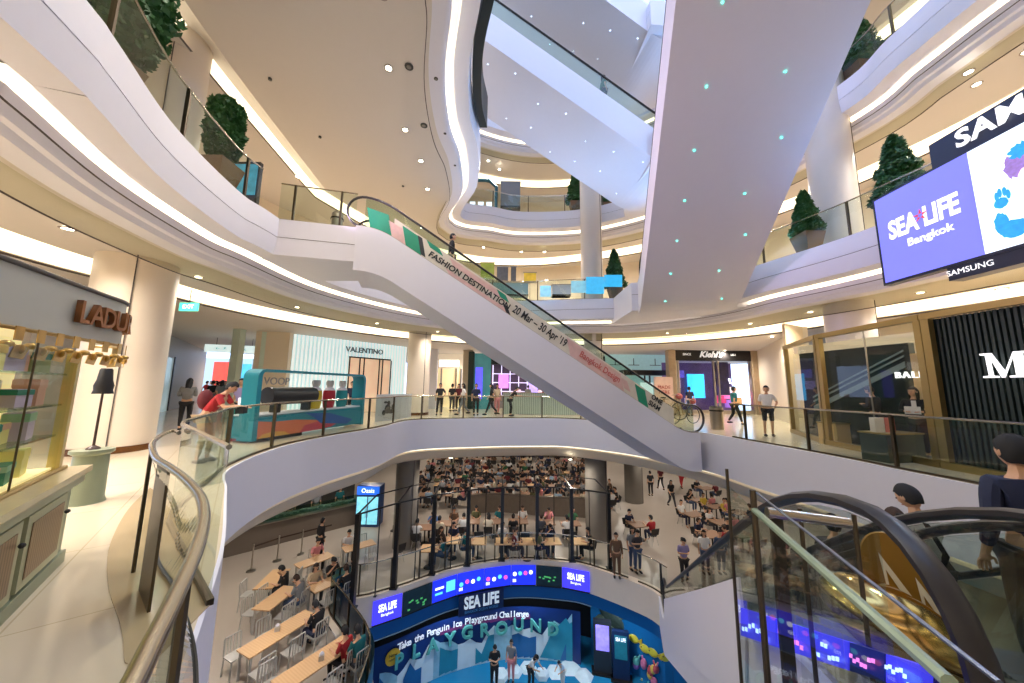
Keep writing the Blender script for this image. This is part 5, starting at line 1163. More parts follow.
for a_, l_ in ((.9, .5), (-1.0, .4), (2.4, .35), (3.9, .35)):
    q_ = d * math.cos(a_ - .5) + Vector((0, 0, math.sin(a_ - .5))); MB().tube([h + q_ * .35, h + q_ * (.45 + l_ * .5), h + q_ * (.5 + l_) - Vector((0, 0, .1))], [.1, .08, .02], 8).build('flipper', mat('turtle_skin', (84, 98, 84), .5), e, True)
MB().ell(h + d * -.6 + Vector((0, 0, .3)), (.13, .13, .11), 10, 8).build('head', mat('turtle_skin'), e, True)
for i, (px, py, lab) in enumerate(((634, 638, 'yellow fish highest beside the kiosks'), (645, 648, 'yellow fish just above the coral figure'), (653, 652, 'yellow fish right of the coral figure'), (665, 656, 'yellow fish farthest to the right on the blue wall'))):
    h, d, n_ = onwall(px, py); e = empty('fish_relief', h, lab, 'fish', 'yellow fish on the blue wall'); yl = mat('lemon_fish', (214, 200, 60), .5, var=.2, scale=20)
    MB().ell(h, (.05, .22, .17), 12, 8, None, Matrix((n_, d, Vector((0, 0, 1)))).transposed()).build('body', yl, e, True)
    MB().slabpoly([h + d * .18, h + d * .36 + Vector((0, 0, .14)), h + d * .36 - Vector((0, 0, .14))], n_ * .03).build('tail_fin', mat('amber_fin', (190, 160, 40), .5), e)
    MB().ell(h - d * .12 + n_ * .05 + Vector((0, 0, .05)), (.025, .025, .025), 8, 6).build('eye', BLACK, e)
h, d, n_ = onwall(645, 672); e = empty('coral_relief', h + Vector((0, 0, -.6)), 'colourful coral and sponge relief on the blue wall', 'wall decoration')
rnd = random.Random(2)
for i in range(12):
    c_ = [(214, 120, 160), (220, 190, 90), (110, 200, 190), (190, 80, 90), (150, 110, 200)][i % 5]; q_ = h + d * rnd.uniform(-.5, .5) + Vector((0, 0, rnd.uniform(-.7, .45))) + n_ * .05
    MB().ell(q_, (.1 + rnd.random() * .08, .1, .1 + rnd.random() * .14), 9, 6).tube([q_, q_ + d * rnd.uniform(-.2, .2) + Vector((0, 0, .3))], [.06, .03], 6).build('coral_branch', mat('coral_%d' % (i % 5), c_, .6, var=.3, scale=10), e, True)
h, d, n_ = onwall(683, 676); e = empty('seal_sign', h, 'navy Sea Life sign board low on the blue wall at the right', 'sign')
MB().slabpoly([h - d * .5 - Vector((0, 0, .3)), h + d * .6 - Vector((0, 0, .3)), h + d * .6 + Vector((0, 0, .3)), h - d * .5 + Vector((0, 0, .3))], n_ * .05).build('board', mat('navy_board'), e)
text('SEA LIFE', .24, .004, wh, d, (0, 0, 1), h + n_ * .07 + d * .05, 'lettering', e, bold=.008)
# ================================================================== food court edge: posts and rails
railp = sub(OM, NM, 20, 56, .14, -5.95)
balustrade(railp, 'thin glass railing along the curved food court edge above the screens', h=1.05, every=1.1, gl=GL, post=DSTEEL, group=None)
balustrade(sub(OM, NM, 57, 76, .14, -5.95), 'curved railing of the food court terrace at lower left', h=1.05, every=1.2, gl=glass('blue_tint_glass', (90, 150, 170), .4), post=DSTEEL)
balustrade(sub(OM, NM, 13, 19, .14, -5.95), 'short railing of the food court edge beside the escalator landing', h=1.05, every=1.0, gl=GL, post=BLACK)
m = strip(sub(OM, NM, 58, 76, .02, 0), -6.3, -5.1); m.build('blue_edge_panel', mat('petrol_edge_panel', (20, 84, 120), .35, var=.2), None, True, 'dark blue curved panel fixed to the edge of the food court terrace', 'panel')
pxs = [(352, 613), (394, 592), (432, 578), (467, 569), (501.6, 564), (537, 562), (572, 565), (610, 573)]
tops = []; postp = []
for i, (px, py) in enumerate(pxs):
    p = U(px, py - 4, -5.95); pt = p + Vector((0, 0, 3.05)); tops.append(pt); postp.append(p)
    e = empty('pergola_post', p, 'tall black steel post, %s from the left on the food court edge' % ordn[i], 'post', 'black posts along the food court edge')
    MB().box(p + Vector((0, 0, 1.52)), (.14, .2, 3.05)).build('shaft', BLACK, e); MB().box(p + Vector((0, 0, .02)), (.28, .3, .04)).build('base_plate', BLACK, e)
    MB().tube([pt, pt + Vector((-.1, 1.9, .05))], .03, 4).build('cross_arm', BLACK, e)
e = empty('pergola_beam', tops[3], 'thin black steel beams joining the tops of the black posts', 'beam')
MB().tube([t - Vector((0, 0, .03)) for t in tops], .035, 4).build('front_beam', BLACK, e); MB().tube([t + Vector((-.1, 1.9, .05)) for t in tops], .025, 4).build('rear_beam', BLACK, e)
for i in range(7):
    p = (postp[i] + postp[i + 1]) / 2 + Vector((0, .08, 0)); e = empty('pergola_rod', p, 'slim black rod between the %s and %s tall black posts' % (ordn[i], ordn[i + 1]), 'post', 'slim rods along the food court edge')
    MB().tube([p, p + Vector((0, 0, 2.95))], .022, 6).build('rod', BLACK, e); MB().box(p + Vector((0, 0, .01)), (.1, .1, .02)).build('base_plate', BLACK, e)
# ================================================================== food court furniture
ALU = mat('brushed_chair_metal', (190, 188, 184), .4, .35); SEATM = mat('pale_chair_seat', (206, 196, 180), .5); DARKC = mat('black_chair_shell', (40, 38, 38), .5)
def chair_metal():
    e = local_empty('dining_chair'); 
    MB().box((0, 0, .45), (.4, .4, .025)).build('seat', ALU, e, local=True)
    m = MB()
    for x in (-.19, .19): m.tube([(x, -.19, .45), (x, -.22, .84), (x * .9, -.22, .88)], .018, 6)
    m.tube([(-.17, -.22, .88), (.17, -.22, .88)], .018, 6)
    for x in (-.11, -.04, .04, .11): m.tube([(x, -.2, .47), (x, -.22, .87)], .012, 4)
    m.build('backrest', ALU, e, local=True)
    for x in (-.18, .18):
        for y in (-.18, .18): MB().tube([(x, y, .45), (x * 1.12, y * 1.12, 0)], .017, 6).build('leg', ALU, e, local=True)
    return e
def chair_shell():
    e = local_empty('dining_chair')
    MB().ell((0, 0, .44), (.22, .21, .03), 12, 5).build('seat', DARKC, e, True, local=True)
    m = MB(); m.add([(-.2, -.16, .5), (.2, -.16, .5), (.22, -.22, .8), (-.22, -.22, .8), (-.2, -.19, .5), (.2, -.19, .5), (.22, -.25, .8), (-.22, -.25, .8)], [(0, 1, 2, 3), (7, 6, 5, 4), (3, 2, 6, 7), (0, 4, 5, 1), (0, 3, 7, 4), (1, 5, 6, 2)]); m.build('backrest', DARKC, e, local=True)
    for x in (-.16, .16):
        for y in (-.15, .15): MB().tube([(x * .7, y * .7, .43), (x * 1.2, y * 1.2, 0)], .013, 5).build('leg', ALU, e, local=True)
    return e
def table_proto(w, d, m_, ped=False):
    e = local_empty('dining_table')
    MB().box((0, 0, .735), (w, d, .035)).build('tabletop', m_, e, local=True)
    if ped:
        MB().tube([(0, 0, 0), (0, 0, .72)], .035, 8).build('pedestal', BLACK, e, local=True); MB().lathe([(.24, 0), (.22, .025), (.04, .04)], seg=14).build('base', BLACK, e, True, local=True)
    else:
        for x in (-w / 2 + .07, w / 2 - .07):
            for y in (-d / 2 + .06, d / 2 - .06): MB().box((x, y, .36), (.045, .045, .72)).build('leg', ALU, e, local=True)
    return e
T_LONG = table_proto(1.8, .6, WOOD); T_MID = table_proto(1.25, .6, WOOD); T_SQ = table_proto(.75, .7, WOOD, True); T_RED = table_proto(1.0, .7, mat('copper_table_top', (150, 118, 96), .4), True)
C_M = chair_metal(); C_S = chair_shell()
first = {}
def place(proto, x, y, rz, lab, cat, group, z=-6.0):
    if proto.name not in first:
        first[proto.name] = 1; o = proto; o.location = (x, y, z); o.rotation_euler[2] = rz; tag(o, lab, cat, group); return o
    o = copy_tree(proto, (x, y, z), rz, lab, group); o['category'] = cat; return o
# ================================================================== people
def skin(nodes, edges, sub=1, root=0):
    me = bpy.data.meshes.new('tmp'); me.from_pydata([n[0] for n in nodes], edges, []); o = bpy.data.objects.new('tmp', me); COL.objects.link(o)
    sk = o.modifiers.new('s', 'SKIN'); sk.use_smooth_shade = True
    for i, n in enumerate(nodes):
        v = me.skin_vertices[0].data[i]; r = n[1]; v.radius = (r, r) if not isinstance(r, tuple) else r; v.use_root = (i == root)
    if sub: ss = o.modifiers.new('u', 'SUBSURF'); ss.levels = sub; ss.render_levels = sub
    bpy.context.view_layer.update(); dg = bpy.context.evaluated_depsgraph_get(); r_ = bpy.data.meshes.new_from_object(o.evaluated_get(dg)); bpy.data.objects.remove(o)
    vs = [tuple(v.co) for v in r_.vertices]; fs = [tuple(p.vertices) for p in r_.polygons]; bpy.data.meshes.remove(r_)
    return vs, fs
SKINM = mat('skin_tone', (206, 160, 128), .5, var=.05); EYEM = mat('eye_dark', (30, 24, 22), .3); LIPM = mat('lip_tone', (170, 96, 84), .5)
def V3(*a): return Vector(a)
POSE = {}
def J(**k):
    base = dict(pel=V3(0, 0, .93), che=V3(0, 0, 1.22), nek=V3(0, 0, 1.42), hed=V3(0, .025, 1.56), look=V3(0, 1, 0),
                sL=V3(-.17, 0, 1.37), eL=V3(-.22, -.03, 1.10), wL=V3(-.23, .04, .86), sR=V3(.17, 0, 1.37), eR=V3(.22, -.03, 1.10), wR=V3(.23, .04, .86),
                hL=V3(-.09, 0, .90), kL=V3(-.10, .02, .49), aL=V3(-.10, -.02, .09), hR=V3(.09, 0, .90), kR=V3(.10, .02, .49), aR=V3(.10, -.02, .09))
    base.update(k); return base
def fwd_of(j): return j['look'].normalized()
def sit(j=None, **k):
    b = J(pel=V3(0, -.02, .53), che=V3(0, .02, .82), nek=V3(0, .05, 1.03), hed=V3(0, .09, 1.17), look=V3(0, 1, -.35),
          sL=V3(-.17, .04, .97), eL=V3(-.23, .12, .76), wL=V3(-.14, .34, .78), sR=V3(.17, .04, .97), eR=V3(.23, .12, .76), wR=V3(.12, .33, .80),
          hL=V3(-.09, .0, .52), kL=V3(-.11, .40, .52), aL=V3(-.11, .36, .09), hR=V3(.09, .0, .52), kR=V3(.11, .42, .52), aR=V3(.11, .40, .09))
    b.update(k); return b
POSE['stand'] = J()
POSE['stand_hip'] = J(eL=V3(-.30, -.04, 1.14), wL=V3(-.20, .12, 1.02), kR=V3(.12, .05, .49), aR=V3(.14, .06, .09), look=V3(.3, 1, -.1))
POSE['walk'] = J(kL=V3(-.09, .16, .50), aL=V3(-.09, .30, .10), kR=V3(.09, -.04, .49), aR=V3(.09, -.34, .16), eL=V3(-.22, -.12, 1.12), wL=V3(-.23, -.16, .88), eR=V3(.22, .04, 1.11), wR=V3(.21, .22, .92), look=V3(0, 1, -.1))
POSE['walk2'] = J(kL=V3(-.09, -.02, .49), aL=V3(-.09, -.26, .14), kR=V3(.09, .14, .50), aR=V3(.09, .24, .09), eL=V3(-.22, .03, 1.11), wL=V3(-.20, .22, .96), eR=V3(.22, -.10, 1.12), wR=V3(.24, -.12, .88))
POSE['phone'] = J(eL=V3(-.22, .0, 1.12), wL=V3(-.07, .22, 1.20), eR=V3(.22, .0, 1.12), wR=V3(.05, .22, 1.20), look=V3(0, 1, -.5), hed=V3(0, .05, 1.555))
POSE['lean'] = J(pel=V3(0, -.12, .92), che=V3(0, .06, 1.17), nek=V3(0, .17, 1.33), hed=V3(0, .26, 1.44), look=V3(0, 1, -.7), sL=V3(-.17, .14, 1.29), sR=V3(.17, .14, 1.29), eL=V3(-.21, .26, 1.08), wL=V3(-.16, .46, 1.07), eR=V3(.21, .26, 1.08), wR=V3(.14, .46, 1.09), hL=V3(-.09, -.12, .89), hR=V3(.09, -.12, .89), kL=V3(-.10, -.02, .48), kR=V3(.10, -.06, .48), aL=V3(-.1, -.04, .09), aR=V3(.1, -.12, .09))
POSE['carry'] = J(eL=V3(-.24, .02, 1.12), wL=V3(-.12, .26, 1.12), eR=V3(.24, .02, 1.12), wR=V3(.12, .26, 1.12), look=V3(.5, 1, 0))
POSE['sit'] = sit()
POSE['sit_back'] = sit(che=V3(0, -.07, .82), nek=V3(0, -.07, 1.03), hed=V3(0, -.03, 1.17), look=V3(.3, 1, -.05), sL=V3(-.17, -.07, .97), sR=V3(.17, -.07, .97), eL=V3(-.22, -.02, .74), eR=V3(.22, -.02, .74), wL=V3(-.12, .18, .62), wR=V3(.12, .18, .62))
POSE['sit_eat'] = sit(look=V3(0, 1, -.7), hed=V3(0, .13, 1.15), wR=V3(.05, .24, 1.02), eR=V3(.23, .18, .80))
POSE['sit_talk'] = sit(look=V3(-.8, 1, 0), wL=V3(-.2, .36, .84), eL=V3(-.24, .12, .78))
def finger_nodes(w, d, side, nodes, edges, wi, detail):
    """palm and five fingers rooted in it; d = hand direction, side = +1/-1"""
    d = d.normalized(); ref = V3(0, 0, 1) if abs(d.z) < .8 else V3(0, 1, 0)
    s = d.cross(ref).normalized(); n = s.cross(d).normalized()
    p = len(nodes); nodes.append((tuple(w + d * .05), (.030, .018))); edges.append((wi, p))
    if detail:
        for k, (o, l) in enumerate(((-.028, .060), (-.010, .070), (.010, .066), (.028, .052))):
            a = len(nodes); nodes.append((tuple(w + d * .085 + s * o), .0095)); nodes.append((tuple(w + d * (.085 + l * .55) + s * o * 1.1 - n * .006), .009)); nodes.append((tuple(w + d * (.085 + l) + s * o * 1.1 - n * .022), .0075))
            edges += [(p, a), (a, a + 1), (a + 1, a + 2)]
        a = len(nodes); nodes.append((tuple(w + d * .045 - s * side * .045 - n * .01), .0105)); nodes.append((tuple(w + d * .085 - s * side * .055 - n * .02), .008)); edges += [(p, a), (a, a + 1)]
    else:
        a = len(nodes); nodes.append((tuple(w + d * .11 - n * .02), (.026, .012))); edges.append((p, a))
        b = len(nodes); nodes.append((tuple(w + d * .07 - s * side * .045), .011)); edges.append((p, b))
def head_mesh(mb, c, look, r=1.0):
    f = look.normalized(); rt = f.cross(V3(0, 0, 1)).normalized(); up = rt.cross(f)
    M = Matrix((rt, f, up)).transposed()
    def shape(v):
        x, y, z = v
        if z < 0: x *= 1 - .30 * min(1, -z / .12); y *= 1 - .12 * min(1, -z / .12)
        if y > 0: y *= .92
        # brow, nose and chin relief
        if y > .06:
            if abs(x) < .018 and -.045 < z < .015: y += .022 * (1 - abs(x) / .018) * (.5 - (z - .015) / .12)
            if abs(abs(x) - .032) < .016 and -.002 < z < .022: y -= .007
            if z < -.085: y += .008
        return V3(x, y, z)
    mb.m = 0; mb.ell(c, (.078 * r, .098 * r, .118 * r), 20, 16, shape, M)
    for sx in (-1, 1):
        mb.m = 0; mb.ell(c + M @ V3(sx * .079, -.005, -.005), (.012, .022, .032), 8, 6, None, M)
        mb.m = 1; mb.ell(c + M @ V3(sx * .031, .083, .008), (.012, .008, .007), 8, 5, None, M)
    mb.m = 2; mb.ell(c + M @ V3(0, .082, -.058), (.024, .008, .006), 8, 5, None, M)
    mb.m = 0
    return M
def hair_mesh(c, look, style, r=1.0):
    f = look.normalized(); rt = f.cross(V3(0, 0, 1)).normalized(); up = rt.cross(f); M = Matrix((rt, f, up)).transposed(); mb = MB()
    N = 22; Rg = 14; vs = []; fs = []
    for i in range(Rg + 1):
        for k in range(N):
            th = 2 * PI * k / N; front = math.sin(th)
            q_ = max(0, min(1, (front + .35) / .95)); q_ = q_ * q_ * (3 - 2 * q_); lim = 2.25 + (1.08 - 2.25) * q_
            if style == 'long': lim = 1.15 if front > .45 else 2.3
            ph = lim * i / Rg
            rr = 1.0 + .03 * math.sin(7 * th + 3 * ph)
            v = V3(math.sin(ph) * math.cos(th) * .088 * rr, math.sin(ph) * math.sin(th) * .108 * rr - .006, math.cos(ph) * .130 * rr)
            if style == 'long' and front < .35 and i > Rg * .55: v.z -= (i / Rg - .55) * .42; v.y -= .012; v.x *= 1 + .05 * (1 - i / Rg)
            vs.append(c + M @ v)
    for i in range(Rg):
        for k in range(N): fs.append((i * N + k, (i + 1) * N + k, (i + 1) * N + (k + 1) % N, i * N + (k + 1) % N))
    mb.add(vs, fs)
    if style == 'bun': mb.ell(c + M @ V3(0, -.115, .05), (.04, .04, .04), 10, 8)
    if style == 'tail': mb.tube([c + M @ V3(0, -.11, .04), c + M @ V3(0, -.16, -.02), c + M @ V3(0, -.14, -.17)], [.03, .03, .01], 8)
    return mb
def person_meshes(pose, style='short', detail=False, skirt=False, sleeve='short'):
    j = POSE[pose]; jv = {k: v for k, v in j.items()}
    N = []; E = []
    def nd(p, r): N.append((tuple(p), r)); return len(N) - 1
    up = lambda a, b, t: jv[a].lerp(jv[b], t)
    pel = nd(jv['pel'], (.135, .10)); mid = nd(up('pel', 'che', .55), (.115, .088)); che = nd(jv['che'] + (jv['nek'] - jv['che']) * .2, (.145, .10)); nb = nd(up('che', 'nek', .85), .07); nek = nd(jv['nek'] + (jv['hed'] - jv['nek']) * .35, .048); hb = nd(jv['nek'].lerp(jv['hed'], .75), .045)
    E += [(pel, mid), (mid, che), (che, nb), (nb, nek), (nek, hb)]
    for s in 'LR':
        sg = 1 if s == 'R' else -1
        a = nd(jv['s' + s], .052); b = nd(up('s' + s, 'e' + s, .5), .043); c = nd(jv['e' + s], .037); d = nd(up('e' + s, 'w' + s, .45), .034); w = nd(jv['w' + s], .024)
        E += [(che, a), (a, b), (b, c), (c, d), (d, w)]
        hd = (jv['w' + s] - jv['e' + s]).normalized(); finger_nodes(jv['w' + s], hd, sg, N, E, w, detail)
        a = nd(jv['h' + s] - V3(0, 0, .03), .085); b = nd(up('h' + s, 'k' + s, .5), .072); c = nd(jv['k' + s], .052); d = nd(up('k' + s, 'a' + s, .35), .05); g = nd(jv['a' + s], .034)
        E += [(pel, a), (a, b), (b, c), (c, d), (d, g)]
        f = nd(jv['a' + s] + V3(0, .07, -.05), .034); t = nd(jv['a' + s] + V3(0, .15, -.06), .026); E += [(g, f), (f, t)]
    vs, fs = skin(N, E, 1); mb = MB(); mb.add(vs, fs); head_mesh(mb, jv['hed'] + (jv['hed'] - jv['nek']).normalized() * .03, jv['look'])
    body = mb.mesh('body', [SKINM, EYEM, LIPM], smooth=True)
    # shirt
    N = []; E = []
    pel = nd(jv['pel'] - (V3(0, 0, .0)), (.155, .12)); mid = nd(up('pel', 'che', .55), (.135, .108)); che = nd(jv['che'] + (jv['nek'] - jv['che']) * .2, (.165, .12)); nb = nd(up('che', 'nek', .82), .085)
    E = [(pel, mid), (mid, che), (che, nb)]
    for s in 'LR':
        a = nd(jv['s' + s], .066); b = nd(up('s' + s, 'e' + s, .55), .058); E += [(che, a), (a, b)]
        if sleeve == 'long':
            c = nd(jv['e' + s], .052); d = nd(up('e' + s, 'w' + s, .85), .038); E += [(b, c), (c, d)]
        else: c = nd(up('s' + s, 'e' + s, .8), .056); E += [(b, c)]
    vs, fs = skin(N, E, 1); mb = MB(); mb.add(vs, fs); shirt = mb.mesh('shirt', [WHITE], smooth=True)
    # trousers
    N = []; E = []; pel = nd(jv['pel'] + V3(0, 0, .02), (.148, .115))
    for s in 'LR':
        a = nd(jv['h' + s] - V3(0, 0, .03), .1); b = nd(up('h' + s, 'k' + s, .5), .087); c = nd(jv['k' + s], .067); E += [(pel, a), (a, b), (b, c)]
        if not skirt: d = nd(up('k' + s, 'a' + s, .4), .062); g = nd(up('k' + s, 'a' + s, .93), .048); E += [(c, d), (d, g)]
    vs, fs = skin(N, E, 1); mb = MB(); mb.add(vs, fs); tr = mb.mesh('trousers', [WHITE], smooth=True)
    # shoes
    mb = MB()
    for s in 'LR': mb.ell(jv['a' + s] + V3(0, .065, -.045), (.046, .135, .045), 10, 8)
    sh = mb.mesh('shoes', [BLACK], smooth=True)
    hr = hair_mesh(jv['hed'] + (jv['hed'] - jv['nek']).normalized() * .035, jv['look'], style).mesh('hair', [BLACK], smooth=True)
    return dict(body=body, shirt=shirt, trousers=tr, shoes=sh, hair=hr)
PM = {}
CLOTH = {}
CC = {'black': (30, 30, 34), 'white': (224, 222, 220), 'grey': (128, 130, 134), 'navy': (34, 42, 72), 'teal': (30, 110, 116), 'red': (170, 36, 44), 'pink': (214, 136, 140), 'maroon': (96, 30, 38), 'green': (54, 110, 74), 'beige': (196, 176, 146), 'blue': (70, 110, 170), 'yellow': (210, 180, 70), 'brown': (104, 76, 56), 'olive': (96, 96, 64), 'light blue': (160, 188, 214), 'cream': (226, 214, 190), 'lavender': (150, 140, 190), 'dark grey': (64, 64, 70), 'denim': (62, 80, 112), 'dark brown': (58, 40, 32)}
def cl(c):
    if c not in CLOTH: CLOTH[c] = mat('cloth_' + c.replace(' ', '_'), CC[c], .8, var=.12, scale=18)
    return CLOTH[c]
_np = [0]
def person(pose, x, y, z, rz, shirt, trousers, lab, hair='black', style='short', detail=False, group=None, scale=1., skirt=False, sleeve='short', shoes=True):
    key = (pose, style, detail, skirt, sleeve)
    if key not in PM: PM[key] = person_meshes(*key)
    P = PM[key]
    r = bpy.data.objects.new('person', P['body']); COL.objects.link(r); r.location = (x, y, z); r.rotation_euler[2] = rz; r.scale = (scale,) * 3; tag(r, lab, 'person', group); WL[r.name] = Vector((x, y, z)); _np[0] += 1
    for n_, m_ in (('shirt', cl(shirt)), ('trousers', cl(trousers)), ('hair', cl(hair)), ('shoes', cl('black'))):
        if n_ == 'shoes' and not shoes: continue
        o = bpy.data.objects.new(n_, P[n_]); COL.objects.link(o); o.parent = r; o.material_slots[0].link = 'OBJECT'; o.material_slots[0].material = m_
    return r
def part_on(r, mb, name, m, smooth=True):
    o = bpy.data.objects.new(name, mb.mesh(name, m, (0, 0, 0), smooth)); COL.objects.link(o); o.parent = r; return o
def backpack(r, m, dy=0.): part_on(r, MB().ell((0, -.19 + dy, 1.18), (.15, .09, .22), 14, 10), 'backpack', m)
def yaw(dx, dy): return math.atan2(-dx, dy)   # facing direction -> rotation of a figure that faces +Y
# --- entrance level walkers
p = U(188, 421, 0); p = p.normalized() * 1; w0 = D(187, 400, 11.4); person('phone', w0.x, 11.4, 0, yaw(-.5, .8), 'grey', 'black', 'woman in light grey top and black leggings walking up the left corridor', style='long', sleeve='long')
w0 = D(210, 430, 6.9); rp = person('lean', w0.x, 6.9, 0, yaw(.9, .3), 'red', 'beige', 'man in red shirt with backpack bending over beside the curved handrail', sleeve='short', detail=True)
part_on(rp, MB().ell((0, -.14, 1.22), (.15, .12, .2), 14, 10), 'backpack', cl('maroon')); part_on(rp, MB().box((.1, .52, 1.02), (.2, .14, .14)), 'camera_bag', cl('black'), False)
walkers = [((440, 400), 18.6, 'stand_hip', 'black', 'black', 'man in black standing at the far balustrade, nearest the cream column', 'short', (.1, -1)), ((452, 400), 21.5, 'stand', 'black', 'dark grey', 'person in dark clothes standing in front of the small bright shop', 'short', (.3, 1)), ((458.5, 400), 21.8, 'stand', 'maroon', 'black', 'woman in maroon top beside the small bright shop', 'long', (-.2, -1)), ((463.5, 402), 18.8, 'walk', 'white', 'grey', 'woman in a white top walking along the far balustrade', 'long', (-1, -.2)),
           ((476, 402), 18.7, 'stand', 'navy', 'black', 'man in navy leaning at the far balustrade in front of the teal shop', 'short', (.2, -1)), ((491.5, 401), 18.9, 'walk', 'black', 'black', 'woman with long black hair striding left along the far walkway', 'long', (-1, 0)), ((497, 401), 19.6, 'stand', 'beige', 'pink', 'woman in pale clothes just behind the striding woman', 'long', (.5, -1)), ((512, 404), 18.5, 'lean', 'black', 'black', 'man in black leaning forward over a bag at the far balustrade', 'short', (1, .1)),
           ((734, 402), 15.6, 'walk2', 'teal', 'black', 'man in teal shirt and black trousers walking past the Kiehl\'s shop', 'short', (1, -.1)), ((767, 405), 11.8, 'stand_hip', 'white', 'black', 'young man in white shirt and black shorts by the cream wall on the right', 'short', (-.4, -1)),
           ((528, 405), 24.5, 'stand', 'grey', 'black', 'shopper in grey among the pink cosmetics counters', 'short', (.3, 1)), ((545, 405), 24.8, 'stand', 'red', 'black', 'shopper in red among the pink cosmetics counters', 'long', (-.3, 1)), ((690, 402), 20.3, 'stand', 'navy', 'denim', 'person in navy by the blue screen of the Kiehl\'s window', 'short', (0, 1))]
for (px, py), yy, po, sh, tr, lb, st, fc in walkers:
    w0 = D(px, py, yy); person(po, w0.x, yy, 0, yaw(*fc), sh, tr, lb, style=st, skirt=('shorts' in lb))
rq = random.Random(21)
for i in range(16):
    px = 206 + i * 2.9 + rq.uniform(-1, 1); yy = rq.uniform(17, 30); w0 = D(px, 395, yy); c_ = ['red', 'white', 'black', 'pink', 'navy', 'grey', 'teal', 'black'][i % 8]
    person(['walk', 'stand', 'walk2'][i % 3], w0.x, yy, 0, yaw(rq.uniform(-1, 1), rq.choice((-1, 1))), c_, ['black', 'denim', 'grey'][i % 3], 'distant shopper in %s, %s from the left in the left corridor crowd' % (c_, (ordn + ['thirteenth', 'fourteenth', 'fifteenth', 'sixteenth'])[i]), style=['short', 'long'][i % 2], group='shoppers deep in the left corridor', shoes=False)
for (px, yy, c_, lb) in ((241, 11.2, 'lavender', 'seller in violet shirt standing behind the left end of the kiosk'), (352, 15.6, 'navy', 'seller in navy shirt standing behind the right end of the kiosk')):
    w0 = D(px, 395, yy); person('stand', w0.x, yy, 0, yaw(0, -1), c_, 'black', lb)
w0 = D(917, 420, 8.3); rs = person('carry', w0.x - .0, 8.3, 0, yaw(-.8, -.5), 'black', 'black', 'woman in a black blazer and white blouse holding papers in the Bally window', style='long', sleeve='long', detail=True, scale=.98)
part_on(rs, MB().box((0, .1, 1.28), (.08, .03, .2)), 'white_blouse', cl('white'), False); part_on(rs, MB().box((.0, .33, 1.15), (.26, .02, .18)), 'papers', cl('white'), False)
w0 = D(893, 440, 9.4); person('phone', w0.x - .3, 9.5, 0, yaw(-.2, 1), 'dark grey', 'black', 'dark figure bending behind the display bench in the Bally window', hair='dark brown', sleeve='long')
# --- riders
def on_e(PE, pth, a, b):
    for (x0, z0), (x1, z1) in zip(pth, pth[1:]):
        if x0 <= a <= x1: return PE(a, b, z0 + (z1 - z0) * (a - x0) / (x1 - x0))
q_ = on_e(PE1, path1, L1 - 2.75, .55); person('stand', q_.x, q_.y, q_.z + .0, yaw(-u1.x, -u1.y), 'black', 'black', 'man in black riding near the top of the long white escalator', sleeve='long')
u3 = -u2
riders = [(10.95, .5, 'navy', 'dark grey', 'short', 'rider in dark vest at the right edge, nearest of the riders', 1.0), (9.7, .62, 'white', 'black', 'short', 'young man in white shirt with black shoulder strap riding down', 1.02), (9.2, .72, 'brown', 'black', 'long', 'brown-haired rider just ahead of the young man in white', .97), (8.55, .4, 'dark grey', 'black', 'short', 'dark-haired rider in dark grey seen through the escalator glass', 1.), (7.8, .9, 'maroon', 'black', 'long', 'rider in maroon farther down the right escalator', .98), (7.1, .3, 'olive', 'denim', 'short', 'rider in olive halfway down the right escalator', 1.), (6.2, .8, 'black', 'denim', 'long', 'long-haired rider in black lower down the right escalator', 1.)]
for a, b, sh, tr, st, lb, sc_ in riders:
    q_ = on_e(PE3, path3, a, b); r = person('stand' if sh != 'white' else 'phone', q_.x, q_.y, q_.z, yaw(u3.x, u3.y) + (.5 if sh == 'white' else 0), sh, tr, lb, hair='dark brown' if sh == 'brown' else 'black', style=st, detail=a > 8, scale=sc_, sleeve='short' if sh in ('white',) else 'long')
    if sh == 'white': part_on(r, MB().tube([(-.13, -.1, 1.44), (-.12, .08, 1.42), (0, .14, 1.2), (.14, .1, 1.0), (.15, -.05, .95), (.05, -.14, 1.1), (-.13, -.13, 1.4)], .016, 6, sq=(1.8, .5)), 'shoulder_strap', cl('black')); part_on(r, MB().ell((.16, .02, .9), (.06, .16, .16), 12, 8), 'shoulder_bag', cl('black'))
    if sh == 'navy': part_on(r, MB().ell((.05, .2, 1.15), (.14, .09, .14), 12, 8), 'camera_bag', cl('black'))
# rider high on the blue-lit escalator
for o in bpy.data.objects:
    if o.get('label', '').startswith('nearer flight of the middle pair'): eb = o
q_ = eb.location; a_ = 3.1
hq = Vector((6.35, 12.9, 0)) + uD * (-.6 + a_) - nD * .5; person('stand', hq.x, hq.y, 12 + (a_ - .8) * .577, yaw(-uD.x, -uD.y), 'green', 'black', 'rider in green high up on the blue-lit escalator', style='long')
